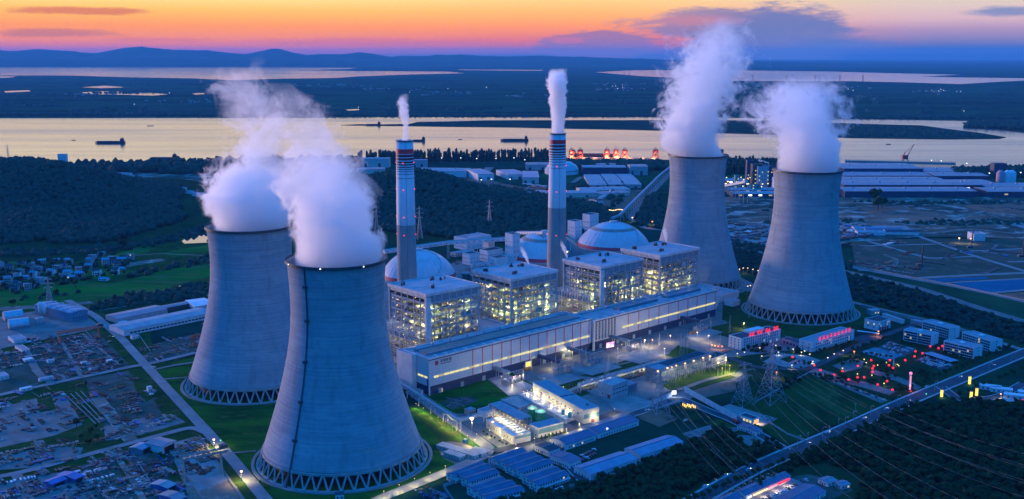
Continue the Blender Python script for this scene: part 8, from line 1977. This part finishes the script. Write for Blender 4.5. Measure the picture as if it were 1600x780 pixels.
x, y = G(1414, 257); t = thing('floating_crane', 'dark red crane with a long raised jib on the right bank', 'crane', (x, y, 10)); b = MB(); b.bar((4, 0, 14), (24, 0, 52), 2.4, 1.2); b.bar((-2, 0, 26), (24, 0, 52), .8); b.build('jib', M['craner'], t); b = MB(); b.box(-10, -6, 6, 6, 6, 18); b.bar((-6, 0, 18), (-2, 0, 28), 2); b.build('cab', M['craner'], t); b = MB(); [b.bar((i * 9, j * 5, -10), (i * 6, j * 5, 6), 1.6) for i in (-1, 1) for j in (-1, 1)]; b.build('portal_frame', M['dsteel'], t)
for px in (1229, 1273, 1312, 1348, 1176, 983, 975): 
    x, y = G(px, 127 if px > 1000 else 119); t = thing('bridge_tower', 'thin far mast standing in the lake beyond the fields', 'mast', (x, y, 0), 0, 'masts in the far lake'); b = MB(); b.bar((0, 0, 0), (0, 0, 75 if px > 1000 else 55), 9); b.build('post', M['dsteel'], t)

# ------------------------------------------------------------------ village
cnt = 0
vil = [(12, 430), (28, 426), (36, 438), (50, 424), (62, 416), (70, 426), (8, 444), (22, 448), (40, 452), (58, 446), (92, 418), (104, 412), (110, 420), (98, 428), (126, 414), (134, 409), (142, 418), (122, 430), (132, 426), (150, 416), (154, 428), (150, 404), (160, 400), (174, 412), (186, 416), (165, 432), (170, 421), (82, 424), (10, 458), (0, 436), (160, 410), (190, 410), (112, 436), (60, 432), (28, 416), (78, 412), (18, 436), (46, 432), (70, 438), (26, 458), (46, 416), (4, 418), (86, 432), (102, 436), (142, 402), (168, 406), (180, 420), (156, 438), (138, 434), (0, 424), (34, 446), (196, 404), (-12, 446)]
vw = ['beside the lane', 'behind the lane', 'between two trees', 'at the field edge', 'under a dark tree', 'facing the paddy', 'in the upper row', 'in the lower row', 'ending its row']
for k, (px, py) in enumerate(vil):
    x, y = G(px, py); a = random.uniform(-.5, .6); st = random.choice((1, 2, 2, 3)); x += random.uniform(-9, 9); y += random.uniform(-14, 14); wl = random.choice(('white', 'conc', 'steel', 'conc')); rf = random.choice(('bgrey', 'blue2', 'mauve', 'dgrey'))
    lab = '%s %s-storey house, %s roof, %s' % ({'white': 'white', 'cream': 'cream', 'steel': 'grey-blue', 'conc': 'dull grey'}[wl], {1: 'one', 2: 'two', 3: 'three'}[st], {'bgrey': 'blue-grey', 'blue2': 'pale blue', 'mauve': 'pale', 'dgrey': 'dark'}[rf], ('left end of village' if px < 50 else 'right end of village' if px > 125 else 'village centre') + ', ' + vw[(k * 5) % 9])
    f = gable_bld if k % 3 else None
    wdt = random.uniform(8, 14); dp = random.uniform(7, 10); hh = st * 3.0
    if k % 3: r, w, d = gable_bld('village_house', lab, 'house', 0, 0, 0, hh, 2.2, wl, rf, 'village houses', fp=(Vector((x, y)), a, wdt, dp))
    else: r, w, d = flat_bld('village_house', lab, 'house', 0, 0, 0, hh, wl, rf, .8, 'village houses', fp=(Vector((x, y)), a, wdt, dp))
    windows(r, 'f', w, d, 3, st, 1.0, 3.2, 1.8, 1.7, M['glass'], .02, E_win)
# boundary walls
def wall_line(pts, h, label, m='conc', th=.4):
    P_ = [Vector(G(*p)) for p in pts]; o = P_[0]; t = thing('boundary_wall', label, 'wall', (o.x, o.y, 0)); b = MB()
    for a, c in zip(P_, P_[1:]):
        d = (c - a).normalized() * th * .5; n = Vector((-d.y, d.x)); q = [a - d + n - o, a - d - n - o, c + d - n - o, c + d + n - o]; b.prism([(v.x, v.y) for v in q][::1], 0, h)
    b.build('wall', M[m], t)
wall_line([(693, 763), (718, 800)], 3, 'concrete boundary wall left of the workers sheds'); wall_line([(693, 762), (770, 733), (826, 710)], 3, 'concrete wall above the workers sheds')
wall_line([(890, 762), (926, 757), (1000, 729), (1072, 702)], 2.5, 'concrete wall between the big sheds and the dark wood'); wall_line([(1345, 480), (1400, 494), (1480, 512), (1520, 524)], 4, 'pale boundary wall behind the dormitory blocks')
wall_line([(1180, 630), (1262, 585)], 2.2, 'low wall crossing the dark pylon field'); wall_line([(1195, 657), (1230, 680), (1258, 690)], 2.2, 'thin pale fence wall along the pylon field')
wall_line([(1320, 414), (1420, 434), (1480, 445), (1610, 473)], 2.5, 'long pale wall along the eastern fields')
# roadside kiosks at the far right
for px, py, w_, rf, lab in ((1530, 608, 20, 'white', 'white double roof in the compound at the far right, left roof'), (1547, 612, 20, 'white', 'white double roof in the compound at the far right, right roof'), (1568, 622, 24, 'white', 'long white roof at the right edge'), (1590, 618, 24, 'white', 'second long white roof cut by the right edge'), (1565, 632, 12, 'cream', 'warm lit little house at the right edge of the wood')):
    x, y = G(px, py); r, w, d = flat_bld('compound_shed', lab, 'shed', 0, 0, 0, 4, 'white', rf if rf != 'cream' else 'lgrey', .2, 'sheds of the right compound', fp=(Vector((x, y)), -.45, w_, 8)); windows(r, 'f', w, d, 4, 1, 1, 1, 1.4, 1.6, E_win if rf == 'cream' else M['glass'])
pole_lamp(1563, 625, 6, E_lamp, 'warm lamp at the compound by the right edge', None, 3500, (1, .75, .4), .5)
